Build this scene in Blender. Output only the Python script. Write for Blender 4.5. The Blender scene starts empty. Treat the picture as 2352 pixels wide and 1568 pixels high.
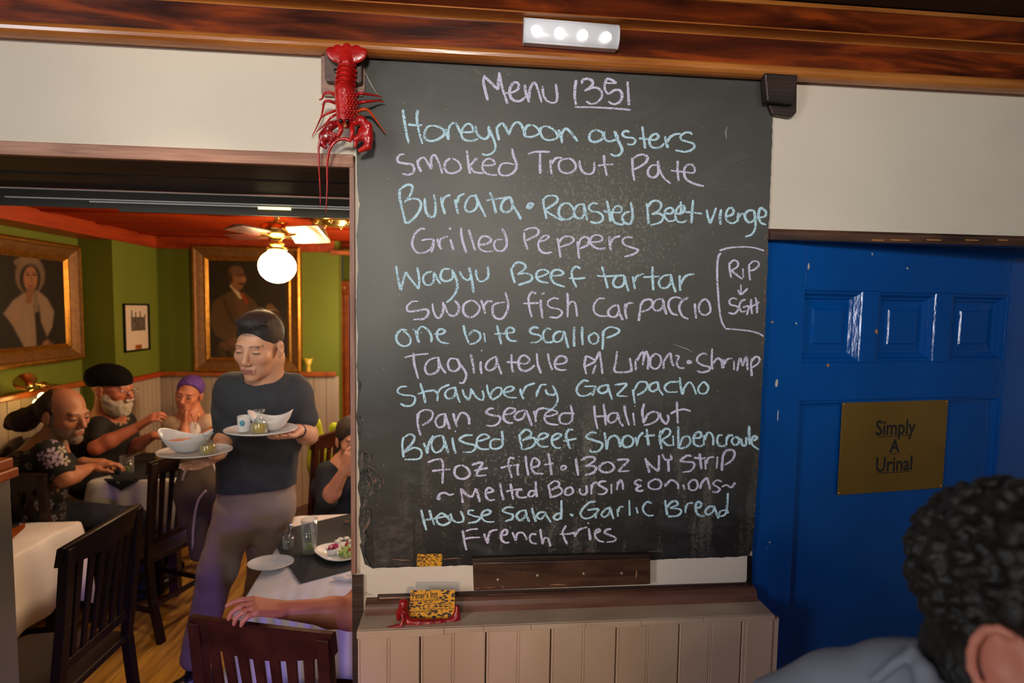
import bpy, math, random
import numpy as np
from mathutils import Vector, Matrix
random.seed(7)
PI = math.pi
scene = bpy.context.scene
col = scene.collection

# ------------------------------------------------------------------ camera
YAW, PITCH, ROLL = [math.radians(a) for a in (5.0746, 3.5696, 0.834)]
FPX, CZ = 1200.0, 1.80
_f = np.array([math.sin(YAW)*math.cos(PITCH), math.cos(YAW)*math.cos(PITCH), -math.sin(PITCH)])
_r0 = np.array([math.cos(YAW), -math.sin(YAW), 0.0]); _u0 = np.cross(_r0, _f)
_r = math.cos(ROLL)*_r0 + math.sin(ROLL)*_u0
_u = -math.sin(ROLL)*_r0 + math.cos(ROLL)*_u0
CAM = np.array([0, 0, CZ])
cam_data = bpy.data.cameras.new('camera'); cam = bpy.data.objects.new('camera', cam_data); col.objects.link(cam)
cam.matrix_world = Matrix(((_r[0], _u[0], -_f[0], 0), (_r[1], _u[1], -_f[1], 0), (_r[2], _u[2], -_f[2], CZ), (0, 0, 0, 1)))
cam_data.sensor_width = 36.0; cam_data.lens = 36.0*FPX/2352.0
cam_data.clip_start = 0.02; cam_data.clip_end = 60
cam_data.dof.use_dof = True; cam_data.dof.focus_distance = 1.36; cam_data.dof.aperture_fstop = 2.7
scene.camera = cam

# survey helpers: where the sight line through a photo pixel meets a wall, a table height, ...
def _ray(px, py): return _f + _r*(px-1176)/FPX - _u*(py-784)/FPX
def onY(px, py, Y): d = _ray(px, py); return CAM + d*(Y/d[1])
def onX(px, py, X): d = _ray(px, py); return CAM + d*(X/d[0])
def onZ(px, py, Z): d = _ray(px, py); return CAM + d*((Z-CZ)/d[2])
def pixel_of(P):
    v = np.asarray(P) - CAM; z = v @ _f
    return 1176 + FPX*(v @ _r)/z, 784 - FPX*(v @ _u)/z

# ------------------------------------------------------------------ colour management, world, lights
scene.view_settings.view_transform = 'Standard'; scene.view_settings.look = 'None'
scene.view_settings.gamma = 1.0; scene.view_settings.exposure = 0.0
scene.view_settings.use_curve_mapping = False
w = bpy.data.worlds.new('world'); scene.world = w; w.use_nodes = True
w.node_tree.nodes['Background'].inputs[0].default_value = (0.75, 0.62, 0.50, 1)
w.node_tree.nodes['Background'].inputs[1].default_value = 0.07

def area(name, loc, aim, sx, sy, power, color, spread=None):
    l = bpy.data.lights.new(name, 'AREA'); l.shape = 'RECTANGLE'; l.size = sx; l.size_y = sy
    l.energy = power; l.color = color
    if spread: l.spread = math.radians(spread)
    o = bpy.data.objects.new(name, l); col.objects.link(o); o.location = loc
    o.rotation_euler = (Vector(aim)-Vector(loc)).to_track_quat('-Z', 'Y').to_euler()
    return o
def point(name, loc, power, color, radius=0.05):
    l = bpy.data.lights.new(name, 'POINT'); l.energy = power; l.color = color; l.shadow_soft_size = radius
    o = bpy.data.objects.new(name, l); col.objects.link(o); o.location = loc
    return o
def spot(name, loc, aim, power, color, size, blend=0.6, radius=0.05):
    l = bpy.data.lights.new(name, 'SPOT'); l.energy = power; l.color = color; l.spot_size = math.radians(size)
    l.spot_blend = blend; l.shadow_soft_size = radius
    o = bpy.data.objects.new(name, l); col.objects.link(o); o.location = loc
    o.rotation_euler = (Vector(aim)-Vector(loc)).to_track_quat('-Z', 'Y').to_euler()
    return o
# the front room: daylight window on the left behind the photographer, a low warm lamp, added unseen spots above, coloured bar light
area('window_light', (-2.4, -0.9, 2.1), (0.6, 1.3, 1.8), 0.5, 1.3, 10, (0.93, 0.96, 1.0), 88)
spot('added_key_spot', (-0.12, -0.90, 2.42), (0.12, 1.3, 2.10), 128, (1.0, 0.93, 0.83), 62, 1.0, 0.16)  # added spot; its soft cone edge stands in for crowd shade below
area('room_light', (0.2, -2.4, 2.3), (0.1, 1.3, 1.9), 1.6, 0.7, 9, (1.0, 0.92, 0.80))
spot('wall_end_fill', (-1.1, -0.7, 2.45), (-1.05, 1.3, 2.42), 60, (1.0, 0.95, 0.86), 46, 1.0, 0.12)  # added unseen spot lifting the left end of the wall
spot('wall_end_fill', (1.3, -0.7, 2.45), (1.55, 1.3, 2.12), 44, (0.97, 0.97, 0.93), 62, 1.0, 0.12)  # added unseen spot lifting the right end of the wall
spot('low_lamp', (-0.60, -0.9, 1.05), (-0.20, 1.25, 0.86), 46, (1.0, 0.64, 0.38), 42, 1.0, 0.05)
spot('purple_bar_light', (0.35, -1.6, 1.35), (-1.15, 2.45, 0.20), 260, (0.30, 0.18, 1.0), 24, 0.9, 0.10)
spot('purple_bar_light', (0.9, -1.5, 1.5), (0.42, 1.2, 0.80), 11, (0.45, 0.30, 1.0), 34, 0.9, 0.05)
spot('waiter_fill_spot', (-0.45, 0.35, 2.30), (-0.86, 2.2, 1.50), 32, (1.0, 0.86, 0.74), 34, 0.9, 0.06)  # added unseen spot to brighten the waiter's face
# the dining room: daylight on the near table, a side lamp, added warm fills without fixtures
spot('table_light', (0.75, 2.7, 2.15), (-0.55, 2.2, 0.75), 36, (0.75, 0.86, 1.0), 60, 0.8, 0.15)
point('back_wall_fill', (-0.70, 3.80, 1.80), 18.0, (1.0, 0.80, 0.52), 0.08)  # added fill to brighten the right part of the back wall
area('doorway_fill', (-0.9, 1.85, 2.26), (-1.0, 2.5, 1.2), 0.9, 0.25, 1.6, (1.0, 0.74, 0.50))  # added area fill in place of front-room light reaching the waiter
area('dining_side_lamp', (0.95, 3.75, 1.95), (-2.4, 2.9, 1.15), 0.5, 0.5, 38, (1.0, 0.58, 0.28))
spot('aisle_floor_fill', (-1.25, 2.15, 2.24), (-1.42, 2.62, 0.0), 26, (1.0, 0.62, 0.28), 52, 0.9, 0.06)  # added spot to lift the aisle floor, no fixture there
point('dining_fill', (-1.75, 2.9, 2.12), 1.3, (1.0, 0.50, 0.20), 0.12)

# ------------------------------------------------------------------ materials
def lin(c):
    return tuple((x/255.0/12.92 if x/255.0 <= 0.04045 else ((x/255.0+0.055)/1.055)**2.4) for x in c)
def mat(name, base, rough=0.6, metal=0.0, base2=None, base3=None, scale=(5, 5, 5), detail=6.0, distort=0.0, stops=(0.35, 0.65),
        bump=0.0, bscale=60.0, coat=0.0, emit=None, estr=0.0, trans=0.0, ior=1.45, sheen=0.0, attr=None, spec=None, bstretch=(1, 1, 1)):
    m = bpy.data.materials.new(name); m.use_nodes = True
    nt = m.node_tree; N = nt.nodes; L = nt.links; p = N['Principled BSDF']
    p.inputs['Base Color'].default_value = (*base, 1); p.inputs['Roughness'].default_value = rough
    p.inputs['Metallic'].default_value = metal
    if coat: p.inputs['Coat Weight'].default_value = coat; p.inputs['Coat Roughness'].default_value = 0.12
    if spec is not None: p.inputs['Specular IOR Level'].default_value = spec
    if trans: p.inputs['Transmission Weight'].default_value = trans; p.inputs['IOR'].default_value = ior
    if sheen: p.inputs['Sheen Weight'].default_value = sheen
    if emit: p.inputs['Emission Color'].default_value = (*emit, 1); p.inputs['Emission Strength'].default_value = estr
    tc = N.new('ShaderNodeTexCoord')
    if base2 is not None:
        mp = N.new('ShaderNodeMapping'); mp.inputs['Scale'].default_value = scale
        nz = N.new('ShaderNodeTexNoise'); nz.inputs['Scale'].default_value = 1.0; nz.inputs['Detail'].default_value = detail
        nz.inputs['Distortion'].default_value = distort
        rp = N.new('ShaderNodeValToRGB'); rp.color_ramp.elements[0].position = stops[0]; rp.color_ramp.elements[1].position = stops[1]
        rp.color_ramp.elements[0].color = (*base, 1); rp.color_ramp.elements[1].color = (*base2, 1)
        if base3 is not None:
            e = rp.color_ramp.elements.new((stops[0]+stops[1])/2); e.color = (*base3, 1)
        L.new(tc.outputs['Object'], mp.inputs['Vector']); L.new(mp.outputs[0], nz.inputs['Vector'])
        L.new(nz.outputs['Fac'], rp.inputs[0]); L.new(rp.outputs[0], p.inputs['Base Color'])
    if attr:
        at = N.new('ShaderNodeAttribute'); at.attribute_name = attr
        L.new(at.outputs['Color'], p.inputs['Base Color'])
    if bump:
        mb = N.new('ShaderNodeMapping'); mb.inputs['Scale'].default_value = tuple(bscale*s for s in bstretch)
        nb = N.new('ShaderNodeTexNoise'); nb.inputs['Scale'].default_value = 1.0; nb.inputs['Detail'].default_value = 4
        bp = N.new('ShaderNodeBump'); bp.inputs['Strength'].default_value = bump; bp.inputs['Distance'].default_value = 0.004
        L.new(tc.outputs['Object'], mb.inputs['Vector']); L.new(mb.outputs[0], nb.inputs['Vector'])
        L.new(nb.outputs['Fac'], bp.inputs['Height']); L.new(bp.outputs[0], p.inputs['Normal'])
    return m

M = {}
M['wall'] = mat('cream_paint', lin((222, 208, 190)), 0.75, base2=lin((212, 200, 184)), scale=(2, 2, 3), bump=0.08, bscale=90)
M['crown'] = mat('varnished_pine', (0.032, 0.006, 0.003), 0.3, base2=(0.34, 0.056, 0.008), base3=(0.115, 0.020, 0.006), scale=(2.6, 9, 16), detail=7, distort=1.6, stops=(0.34, 0.70), coat=0.18, bump=0.15, bscale=40, bstretch=(0.3, 4, 4), spec=0.3)
M['torus'] = mat('varnished_torus_moulding', (0.30, 0.085, 0.015), 0.26, base2=(0.62, 0.22, 0.045), scale=(3, 20, 30), stops=(0.35, 0.7), coat=0.5, bump=0.15, bscale=40, bstretch=(0.3, 4, 4))
M['dark_wood'] = mat('dark_wood', (0.016, 0.009, 0.007), 0.45, base2=(0.045, 0.022, 0.015), scale=(2, 18, 30), bump=0.3, bscale=30, bstretch=(0.3, 3, 6))
M['soffit'] = mat('black_stained_soffit', (0.010, 0.006, 0.005), 0.5, base2=(0.060, 0.034, 0.021), scale=(2, 18, 30), bump=0.4, bscale=30, bstretch=(0.3, 3, 6), spec=0.25)
M['oak_trim'] = mat('oak_trim', (0.28, 0.115, 0.065), 0.5, base2=(0.48, 0.23, 0.14), scale=(5, 40, 70), distort=0.8, bump=0.25, bscale=50, bstretch=(0.2, 2, 4))
M['oak_jamb'] = mat('oak_jamb', (0.20, 0.080, 0.055), 0.45, base2=(0.36, 0.18, 0.13), scale=(60, 60, 5), distort=0.6, bump=0.2, bscale=50, bstretch=(2, 2, .3))
M['block_wood'] = mat('block_wood', (0.075, 0.045, 0.038), 0.5, base2=(0.15, 0.095, 0.080), scale=(20, 20, 60), bump=0.25, bscale=60)
M['block_light'] = mat('backing_wood', (0.22, 0.12, 0.085), 0.5, base2=(0.38, 0.23, 0.17), scale=(20, 60, 60), bump=0.25, bscale=60)
M['ledger'] = mat('scuffed_brown_board', (0.030, 0.013, 0.009), 0.38, base2=(0.105, 0.045, 0.026), scale=(4, 18, 26), distort=1.0, coat=0.2, bump=0.2, bscale=40, bstretch=(0.3, 2, 3))
M['scuff'] = mat('bare_wood_scuff', (0.34, 0.17, 0.09), 0.7)
M['rail_copper'] = mat('brown_quarter_round', (0.10, 0.038, 0.025), 0.38, base2=(0.17, 0.075, 0.05), scale=(6, 30, 30), coat=0.15)
M['taupe'] = mat('taupe_paint', lin((205, 178, 154)), 0.42, base2=lin((188, 160, 137)), scale=(8, 20, 8), bump=0.1, bscale=70)
M['panel'] = mat('panel_cream_paint', lin((204, 174, 150)), 0.55, base2=lin((192, 162, 138)), scale=(6, 6, 2), bump=0.12, bscale=50)
M['blue'] = mat('blue_gloss_paint', (0.0008, 0.075, 0.34), 0.11, base2=(0.0006, 0.060, 0.28), scale=(3, 3, 3), bump=0.16, bscale=75, bstretch=(1, 1, .35), spec=0.45)
M['paint_chip'] = mat('pale_paint_chip', (0.55, 0.50, 0.40), 0.6)
M['chip_orange'] = mat('orange_wood_chip', (0.50, 0.20, 0.05), 0.6)
M['brass_plate'] = mat('dull_brass', (0.24, 0.135, 0.026), 0.45, 0.35, base2=(0.17, 0.092, 0.018), scale=(3, 3, 3), bump=0.05, bscale=200)
M['brass'] = mat('brass', (0.75, 0.50, 0.16), 0.25, 1.0)
M['black_ink'] = mat('black_ink', (0.012, 0.011, 0.010), 0.6)
M['screw'] = mat('screw_metal', (0.45, 0.38, 0.30), 0.4, 0.9)
M['white_plastic'] = mat('white_plastic', (0.68, 0.68, 0.71), 0.35)
M['diffuser'] = mat('frosted_diffuser', (0.60, 0.60, 0.63), 0.22, emit=(0.95, 0.95, 1.0), estr=0.22)
M['led'] = mat('led_spot', (1, 1, 1), 0.5, emit=(1.0, 0.93, 0.82), estr=4.0)
M['red'] = mat('red_plastic', (0.56, 0.012, 0.008), 0.30, base2=(0.36, 0.006, 0.006), scale=(30, 30, 30), coat=0.4, bump=0.25, bscale=160)
M['red_orange'] = mat('orange_red_plastic', (0.70, 0.10, 0.012), 0.30, base2=(0.62, 0.03, 0.01), scale=(30, 30, 30), coat=0.4)
M['red_dark'] = mat('crimson_plastic', (0.36, 0.006, 0.010), 0.30, base2=(0.25, 0.004, 0.006), scale=(40, 40, 40), coat=0.4, bump=0.15, bscale=150)
M['black'] = mat('glossy_black', (0.006, 0.006, 0.007), 0.2)
M['black_cloth'] = mat('black_cloth', (0.010, 0.014, 0.020), 0.75, bump=0.1, bscale=200)
M['linen'] = mat('white_linen', (0.66, 0.64, 0.66), 0.8, base2=(0.60, 0.58, 0.60), scale=(6, 6, 6), bump=0.1, bscale=60)
M['china'] = mat('white_china', (0.72, 0.71, 0.70), 0.22, coat=0.3)
M['green_wall'] = mat('olive_green_paint', (0.140, 0.175, 0.009), 0.7, base2=(0.122, 0.154, 0.008), scale=(2, 2, 2), bump=0.08, bscale=60)
M['red_wood'] = mat('red_stained_wood', (0.26, 0.024, 0.003), 0.5, base2=(0.40, 0.048, 0.005), scale=(20, 3, 20), distort=0.5, coat=0.2)
M['orange_wood'] = mat('orange_varnished_wood', (0.26, 0.055, 0.008), 0.38, base2=(0.40, 0.10, 0.014), scale=(12, 12, 12), coat=0.3)
M['ceil'] = mat('red_ceiling', (0.26, 0.021, 0.003), 0.6, base2=(0.34, 0.032, 0.004), scale=(4, 1, 4), spec=0.1)
M['wains'] = mat('dining_wainscot_paint', (0.42, 0.34, 0.27), 0.6, base2=(0.36, 0.29, 0.23), scale=(6, 6, 1))
M['floor'] = mat('oak_floorboard', (0.24, 0.115, 0.020), 0.42, base2=(0.60, 0.33, 0.06), scale=(30, 2.5, 10), distort=0.5, coat=0.15)
M['gold'] = mat('gilt_frame', (0.34, 0.15, 0.022), 0.34, 0.8, base2=(0.50, 0.24, 0.04), scale=(30, 30, 30), bump=0.2, bscale=120)
M['gold_dark'] = mat('dull_gilt', (0.15, 0.065, 0.018), 0.5, 0.4, base2=(0.22, 0.10, 0.028), scale=(40, 40, 40), bump=0.35, bscale=110)
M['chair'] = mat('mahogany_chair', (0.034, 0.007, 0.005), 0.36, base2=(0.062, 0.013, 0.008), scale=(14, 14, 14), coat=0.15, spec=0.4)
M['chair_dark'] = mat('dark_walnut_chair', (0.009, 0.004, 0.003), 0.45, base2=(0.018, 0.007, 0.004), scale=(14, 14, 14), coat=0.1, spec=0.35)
M['globe'] = mat('opal_globe', (1, 0.9, 0.75), 0.4, emit=(1.0, 0.70, 0.36), estr=75.0)
M['bulb'] = mat('sconce_bulb', (1, 0.9, 0.6), 0.4, emit=(1.0, 0.62, 0.16), estr=16.0)
M['blade'] = mat('lit_fan_blade', (0.75, 0.62, 0.42), 0.4)  # paler copy for the one blade that the globe lights
M['aluminium'] = mat('aluminium_track', (0.036, 0.030, 0.018), 0.5, spec=0.3)
M['track_white'] = mat('white_track_strip', (0.80, 0.80, 0.74), 0.35)
M['reflection_glow'] = mat('reflection_glow', (1, 1, 1), 0.4, emit=(1.0, 0.78, 0.35), estr=1.6)  # glow of a lamp's reflection, not a lamp of its own
M['skin_v'] = mat('skin', (0.5, 0.3, 0.22), 0.5, attr='Col', bump=0.05, bscale=150)
M['cloth_v'] = mat('printed_cloth', (0.1, 0.1, 0.1), 0.85, attr='Col', bump=0.12, bscale=180)
M['canvas_v'] = mat('oil_paint', (0.1, 0.1, 0.1), 0.45, attr='Col', bump=0.15, bscale=90)
M['hair_black'] = mat('black_hair', (0.006, 0.0055, 0.006), 0.62, base2=(0.022, 0.020, 0.022), scale=(120, 40, 40), bump=0.6, bscale=220)
M['hair_brown'] = mat('brown_hair', (0.010, 0.006, 0.004), 0.65, base2=(0.035, 0.018, 0.012), scale=(120, 40, 40), bump=0.6, bscale=220)
M['hair_curly'] = mat('curly_black_hair', (0.0045, 0.0035, 0.003), 0.55, base2=(0.020, 0.014, 0.010), scale=(70, 70, 70), stops=(0.45, 0.75), bump=0.9, bscale=120)
M['beard'] = mat('white_beard', (0.48, 0.42, 0.36), 0.8, base2=(0.36, 0.30, 0.25), scale=(80, 80, 80), bump=0.8, bscale=150)
M['grey_beard'] = mat('grey_beard', (0.26, 0.20, 0.17), 0.8, base2=(0.16, 0.12, 0.10), scale=(90, 90, 90), bump=0.8, bscale=160)
M['felt'] = mat('black_felt', (0.004, 0.0035, 0.004), 0.95, spec=0.15)
M['tee'] = mat('slate_jersey', (0.036, 0.043, 0.056), 0.85, base2=(0.027, 0.033, 0.044), scale=(8, 8, 8), bump=0.1, bscale=220)
M['khaki'] = mat('khaki_cotton', (0.26, 0.20, 0.155), 0.85, base2=(0.22, 0.165, 0.13), scale=(8, 8, 8), bump=0.15, bscale=160)
M['cardigan'] = mat('cream_knit', (0.55, 0.42, 0.30), 0.9, base2=(0.48, 0.36, 0.26), scale=(40, 40, 40), bump=0.4, bscale=120)
M['scarf'] = mat('purple_headscarf', (0.07, 0.025, 0.22), 0.8, base2=(0.15, 0.06, 0.34), scale=(60, 60, 60))
M['navy_cloth'] = mat('dark_navy_jersey', (0.010, 0.015, 0.026), 0.85, bump=0.1, bscale=120)
M['grey_shirt'] = mat('blue_grey_shirt', (0.26, 0.275, 0.34), 0.8, base2=(0.22, 0.235, 0.30), scale=(10, 10, 10), bump=0.12, bscale=200)
M['hivis'] = mat('yellow_jacket_cloth', (0.42, 0.50, 0.008), 0.7, base2=(0.36, 0.42, 0.006), scale=(12, 12, 12))
M['olive_coat'] = mat('olive_coat_cloth', (0.060, 0.042, 0.020), 0.85, base2=(0.045, 0.032, 0.016), scale=(14, 14, 14))
M['piping'] = mat('pale_piping', (0.34, 0.29, 0.24), 0.8)
M['eye'] = mat('eye_white', (0.30, 0.25, 0.22), 0.3)
M['iris'] = mat('dark_iris', (0.02, 0.012, 0.008), 0.15)
M['shoe'] = mat('black_shoe_leather', (0.008, 0.008, 0.011), 0.35)
def thin_glass(name, tint, f0, edge):
    m = bpy.data.materials.new(name); m.use_nodes = True; nt = m.node_tree; N = nt.nodes; L = nt.links
    for n in list(N): N.remove(n)
    o = N.new('ShaderNodeOutputMaterial'); mx = N.new('ShaderNodeMixShader'); tr = N.new('ShaderNodeBsdfTransparent'); gl = N.new('ShaderNodeBsdfGlossy'); df = N.new('ShaderNodeBsdfDiffuse'); m2 = N.new('ShaderNodeMixShader')
    tr.inputs[0].default_value = (*tint, 1); gl.inputs['Roughness'].default_value = 0.06; df.inputs[0].default_value = (0.8, 0.85, 0.85, 1)
    lw = N.new('ShaderNodeLayerWeight'); lw.inputs[0].default_value = 0.35; ma = N.new('ShaderNodeMath'); ma.operation = 'MULTIPLY_ADD'; ma.inputs[1].default_value = edge; ma.inputs[2].default_value = f0
    L.new(lw.outputs['Facing'], ma.inputs[0]); L.new(ma.outputs[0], mx.inputs[0]); m2.inputs[0].default_value = 0.35
    L.new(gl.outputs[0], m2.inputs[1]); L.new(df.outputs[0], m2.inputs[2]); L.new(tr.outputs[0], mx.inputs[1]); L.new(m2.outputs[0], mx.inputs[2]); L.new(mx.outputs[0], o.inputs[0])
    return m
M['glass'] = thin_glass('clear_glass', (0.93, 0.96, 0.96), 0.06, 0.42)
M['water'] = thin_glass('water', (0.86, 0.90, 0.90), 0.05, 0.18)
M['oil'] = mat('yellow_dressing', (0.62, 0.42, 0.06), 0.25, spec=0.6)
M['lime'] = mat('lime_wedge', (0.42, 0.50, 0.06), 0.45)
M['steel'] = mat('steel', (0.6, 0.6, 0.62), 0.22, 1.0)
M['beet'] = mat('beet_dice', (0.24, 0.008, 0.05), 0.25, base2=(0.36, 0.02, 0.10), scale=(80, 80, 80), coat=0.4)
M['lettuce'] = mat('lettuce_leaf', (0.26, 0.40, 0.08), 0.5, base2=(0.45, 0.55, 0.20), scale=(40, 40, 40))
M['berry'] = mat('red_berry', (0.32, 0.01, 0.012), 0.2, coat=0.4)
M['cheese'] = mat('white_cheese', (0.70, 0.68, 0.60), 0.5, bump=0.4, bscale=100)
M['soup'] = mat('orange_soup', (0.50, 0.12, 0.02), 0.3)
M['paper'] = mat('paper', (0.62, 0.50, 0.40), 0.8)
M['print_black'] = mat('printed_photo_ink', (0.03, 0.025, 0.02), 0.7, base2=(0.16, 0.12, 0.09), scale=(60, 60, 60))
M['blue_glaze'] = mat('blue_printed_glaze', (0.10, 0.32, 0.40), 0.3)
M['ceil_front'] = mat('dark_tin_ceiling', (0.030, 0.024, 0.020), 0.4, 0.4, base2=(0.018, 0.014, 0.012), scale=(5, 5, 5))
M['blue_dark'] = mat('navy_door_paint', (0.004, 0.012, 0.07), 0.4)
M['post_paint'] = mat('grey_green_paint', (0.16, 0.14, 0.11), 0.6, base2=(0.12, 0.105, 0.085), scale=(3, 3, 2))
M['plaster'] = mat('bare_plaster', (0.55, 0.45, 0.36), 0.85, bump=0.5, bscale=120)
M['patch'] = mat('scratched_dark_plate', (0.020, 0.018, 0.017), 0.5, base2=(0.070, 0.060, 0.055), scale=(40, 40, 55), detail=8, stops=(0.42, 0.72), bump=0.2, bscale=120)
M['torn'] = mat('torn_board_layer', (0.018, 0.016, 0.014), 0.6, base2=(0.10, 0.085, 0.072), scale=(90, 90, 25), detail=6, distort=1.5, stops=(0.42, 0.75), bump=0.9, bscale=110)
M['strap'] = mat('watch_strap', (0.02, 0.02, 0.022), 0.5)

# chalkboard: worn dark slate paint with speckles, wiped smears, drips and painted glare
def chalkboard_material():
    m = bpy.data.materials.new('worn_chalkboard'); m.use_nodes = True
    nt = m.node_tree; N = nt.nodes; L = nt.links; p = N['Principled BSDF']
    tc = N.new('ShaderNodeTexCoord')
    def noise(scale, detail, dist=0.0, vec=(1, 1, 1)):
        mp = N.new('ShaderNodeMapping'); mp.inputs['Scale'].default_value = tuple(scale*v for v in vec)
        nz = N.new('ShaderNodeTexNoise'); nz.inputs['Scale'].default_value = 1; nz.inputs['Detail'].default_value = detail
        nz.inputs['Distortion'].default_value = dist
        L.new(tc.outputs['Object'], mp.inputs[0]); L.new(mp.outputs[0], nz.inputs['Vector']); return nz.outputs['Fac']
    def ramp(src, a, b, ca=(0, 0, 0), cb=(1, 1, 1)):
        r = N.new('ShaderNodeValToRGB'); r.color_ramp.elements[0].position = a; r.color_ramp.elements[1].position = b
        r.color_ramp.elements[0].color = (*ca, 1); r.color_ramp.elements[1].color = (*cb, 1)
        L.new(src, r.inputs[0]); return r.outputs[0]
    def mth(op, a, b):
        n = N.new('ShaderNodeMath'); n.operation = op
        for i, v in enumerate((a, b)):
            if isinstance(v, (int, float)): n.inputs[i].default_value = v
            else: L.new(v, n.inputs[i])
        return n.outputs[0]
    def mixc(fac, a, b):
        n = N.new('ShaderNodeMix'); n.data_type = 'RGBA'
        if isinstance(fac, (int, float)): n.inputs['Factor'].default_value = fac
        else: L.new(fac, n.inputs['Factor'])
        for k, v in ((6, a), (7, b)):
            if isinstance(v, tuple): n.inputs[k].default_value = (*v, 1)
            else: L.new(v, n.inputs[k])
        return n.outputs[2]
    base = ramp(noise(3.0, 4), 0.3, 0.7, (0.012, 0.012, 0.013), (0.022, 0.020, 0.019))
    smear = mth('MULTIPLY', ramp(noise(5, 3, 1.5, (1, 1, 2.2)), 0.50, 0.80), 0.22)
    def blob(cx, cz, rx, rz):
        mp = N.new('ShaderNodeMapping'); mp.inputs['Scale'].default_value = (1/rx, 0.0, 1/rz); mp.inputs['Location'].default_value = (-cx/rx, 0, -cz/rz)
        g = N.new('ShaderNodeTexGradient'); g.gradient_type = 'SPHERICAL'
        L.new(tc.outputs['Object'], mp.inputs[0]); L.new(mp.outputs[0], g.inputs[0]); return g.outputs['Fac']
    dust_glare = mth('MULTIPLY', blob(0.18, 2.00, 1.30, 0.86), mth('ADD', 0.62, mth('MULTIPLY', noise(2.2, 4, 0.8), 0.6)))  # chalk dust together with the gloss haze of the light, painted paler
    dust_glare = mth('MAXIMUM', dust_glare, mth('MULTIPLY', blob(-0.235, 1.88, 0.22, 0.45), 1.7))  # glossy glare at the left edge, painted in as a paler patch
    c0 = mixc(mth('MULTIPLY', dust_glare, 0.80), base, (0.160, 0.155, 0.140))
    c1 = mixc(smear, c0, (0.16, 0.165, 0.17))
    zone = mth('MAXIMUM', blob(0.34, 2.02, 0.42, 0.36), mth('MULTIPLY', blob(0.20, 1.42, 0.5, 0.36), 0.8))
    zone = mth('MAXIMUM', zone, mth('MULTIPLY', blob(0.30, 1.70, 0.7, 0.7), 0.45))
    fine = noise(140, 6, 0.0)
    speck = ramp(mth('ADD', fine, mth('MULTIPLY', mth('SUBTRACT', zone, 0.5), 0.26)), 0.60, 0.68)
    c2 = mixc(mth('MULTIPLY', speck, 0.55), c1, (0.24, 0.22, 0.17))
    drip = ramp(mth('MULTIPLY', noise(26, 3, 0.3, (1, 1, 0.14)), mth('ADD', 0.55, mth('MULTIPLY', fine, 0.9))), 0.56, 0.72)
    low = blob(0.32, 1.32, 0.62, 0.30)
    c3 = mixc(mth('MULTIPLY', mth('MULTIPLY', drip, low), 0.9), c2, (0.19, 0.165, 0.135))
    spots = N.new('ShaderNodeTexVoronoi'); spots.inputs['Scale'].default_value = 34
    L.new(tc.outputs['Object'], spots.inputs['Vector'])
    sp = ramp(spots.outputs['Distance'], 0.05, 0.085, (1, 1, 1), (0, 0, 0))
    sel = ramp(noise(14, 1), 0.52, 0.58)
    c4 = mixc(mth('MULTIPLY', mth('MULTIPLY', sp, sel), 0.5), c3, (0.30, 0.27, 0.22))
    L.new(c4, p.inputs['Base Color'])
    p.inputs['Roughness'].default_value = 0.46; p.inputs['Specular IOR Level'].default_value = 0.30
    bp = N.new('ShaderNodeBump'); bp.inputs['Strength'].default_value = 0.12; bp.inputs['Distance'].default_value = 0.002
    L.new(fine, bp.inputs['Height']); L.new(bp.outputs[0], p.inputs['Normal'])
    return m
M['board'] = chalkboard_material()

def chalk_material(name, c):
    m = bpy.data.materials.new(name); m.use_nodes = True
    nt = m.node_tree; N = nt.nodes; L = nt.links; p = N['Principled BSDF']
    p.inputs['Base Color'].default_value = (*c, 1); p.inputs['Roughness'].default_value = 0.9
    tc = N.new('ShaderNodeTexCoord'); nz = N.new('ShaderNodeTexNoise'); nz.inputs['Scale'].default_value = 420; nz.inputs['Detail'].default_value = 3
    rp = N.new('ShaderNodeValToRGB'); rp.color_ramp.elements[0].position = 0.36; rp.color_ramp.elements[1].position = 0.50
    rp.color_ramp.elements[0].color = (0.12, 0.12, 0.12, 1)
    nw = N.new('ShaderNodeTexNoise'); nw.inputs['Scale'].default_value = 30
    ad = N.new('ShaderNodeMath'); ad.operation = 'MULTIPLY_ADD'; ad.inputs[1].default_value = 0.35; 
    L.new(tc.outputs['Object'], nz.inputs['Vector']); L.new(tc.outputs['Object'], nw.inputs['Vector'])
    L.new(nw.outputs['Fac'], ad.inputs[0]); L.new(nz.outputs['Fac'], ad.inputs[2])
    sb = N.new('ShaderNodeMath'); sb.operation = 'SUBTRACT'; sb.inputs[1].default_value = 0.15
    L.new(ad.outputs[0], sb.inputs[0]); L.new(sb.outputs[0], rp.inputs[0]); L.new(rp.outputs[0], p.inputs['Alpha'])
    return m
M['chalk_blue'] = chalk_material('pale_blue_chalk', (0.52, 0.74, 0.87))
M['chalk_lilac'] = chalk_material('pale_lilac_chalk', (0.65, 0.61, 0.81))

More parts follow.
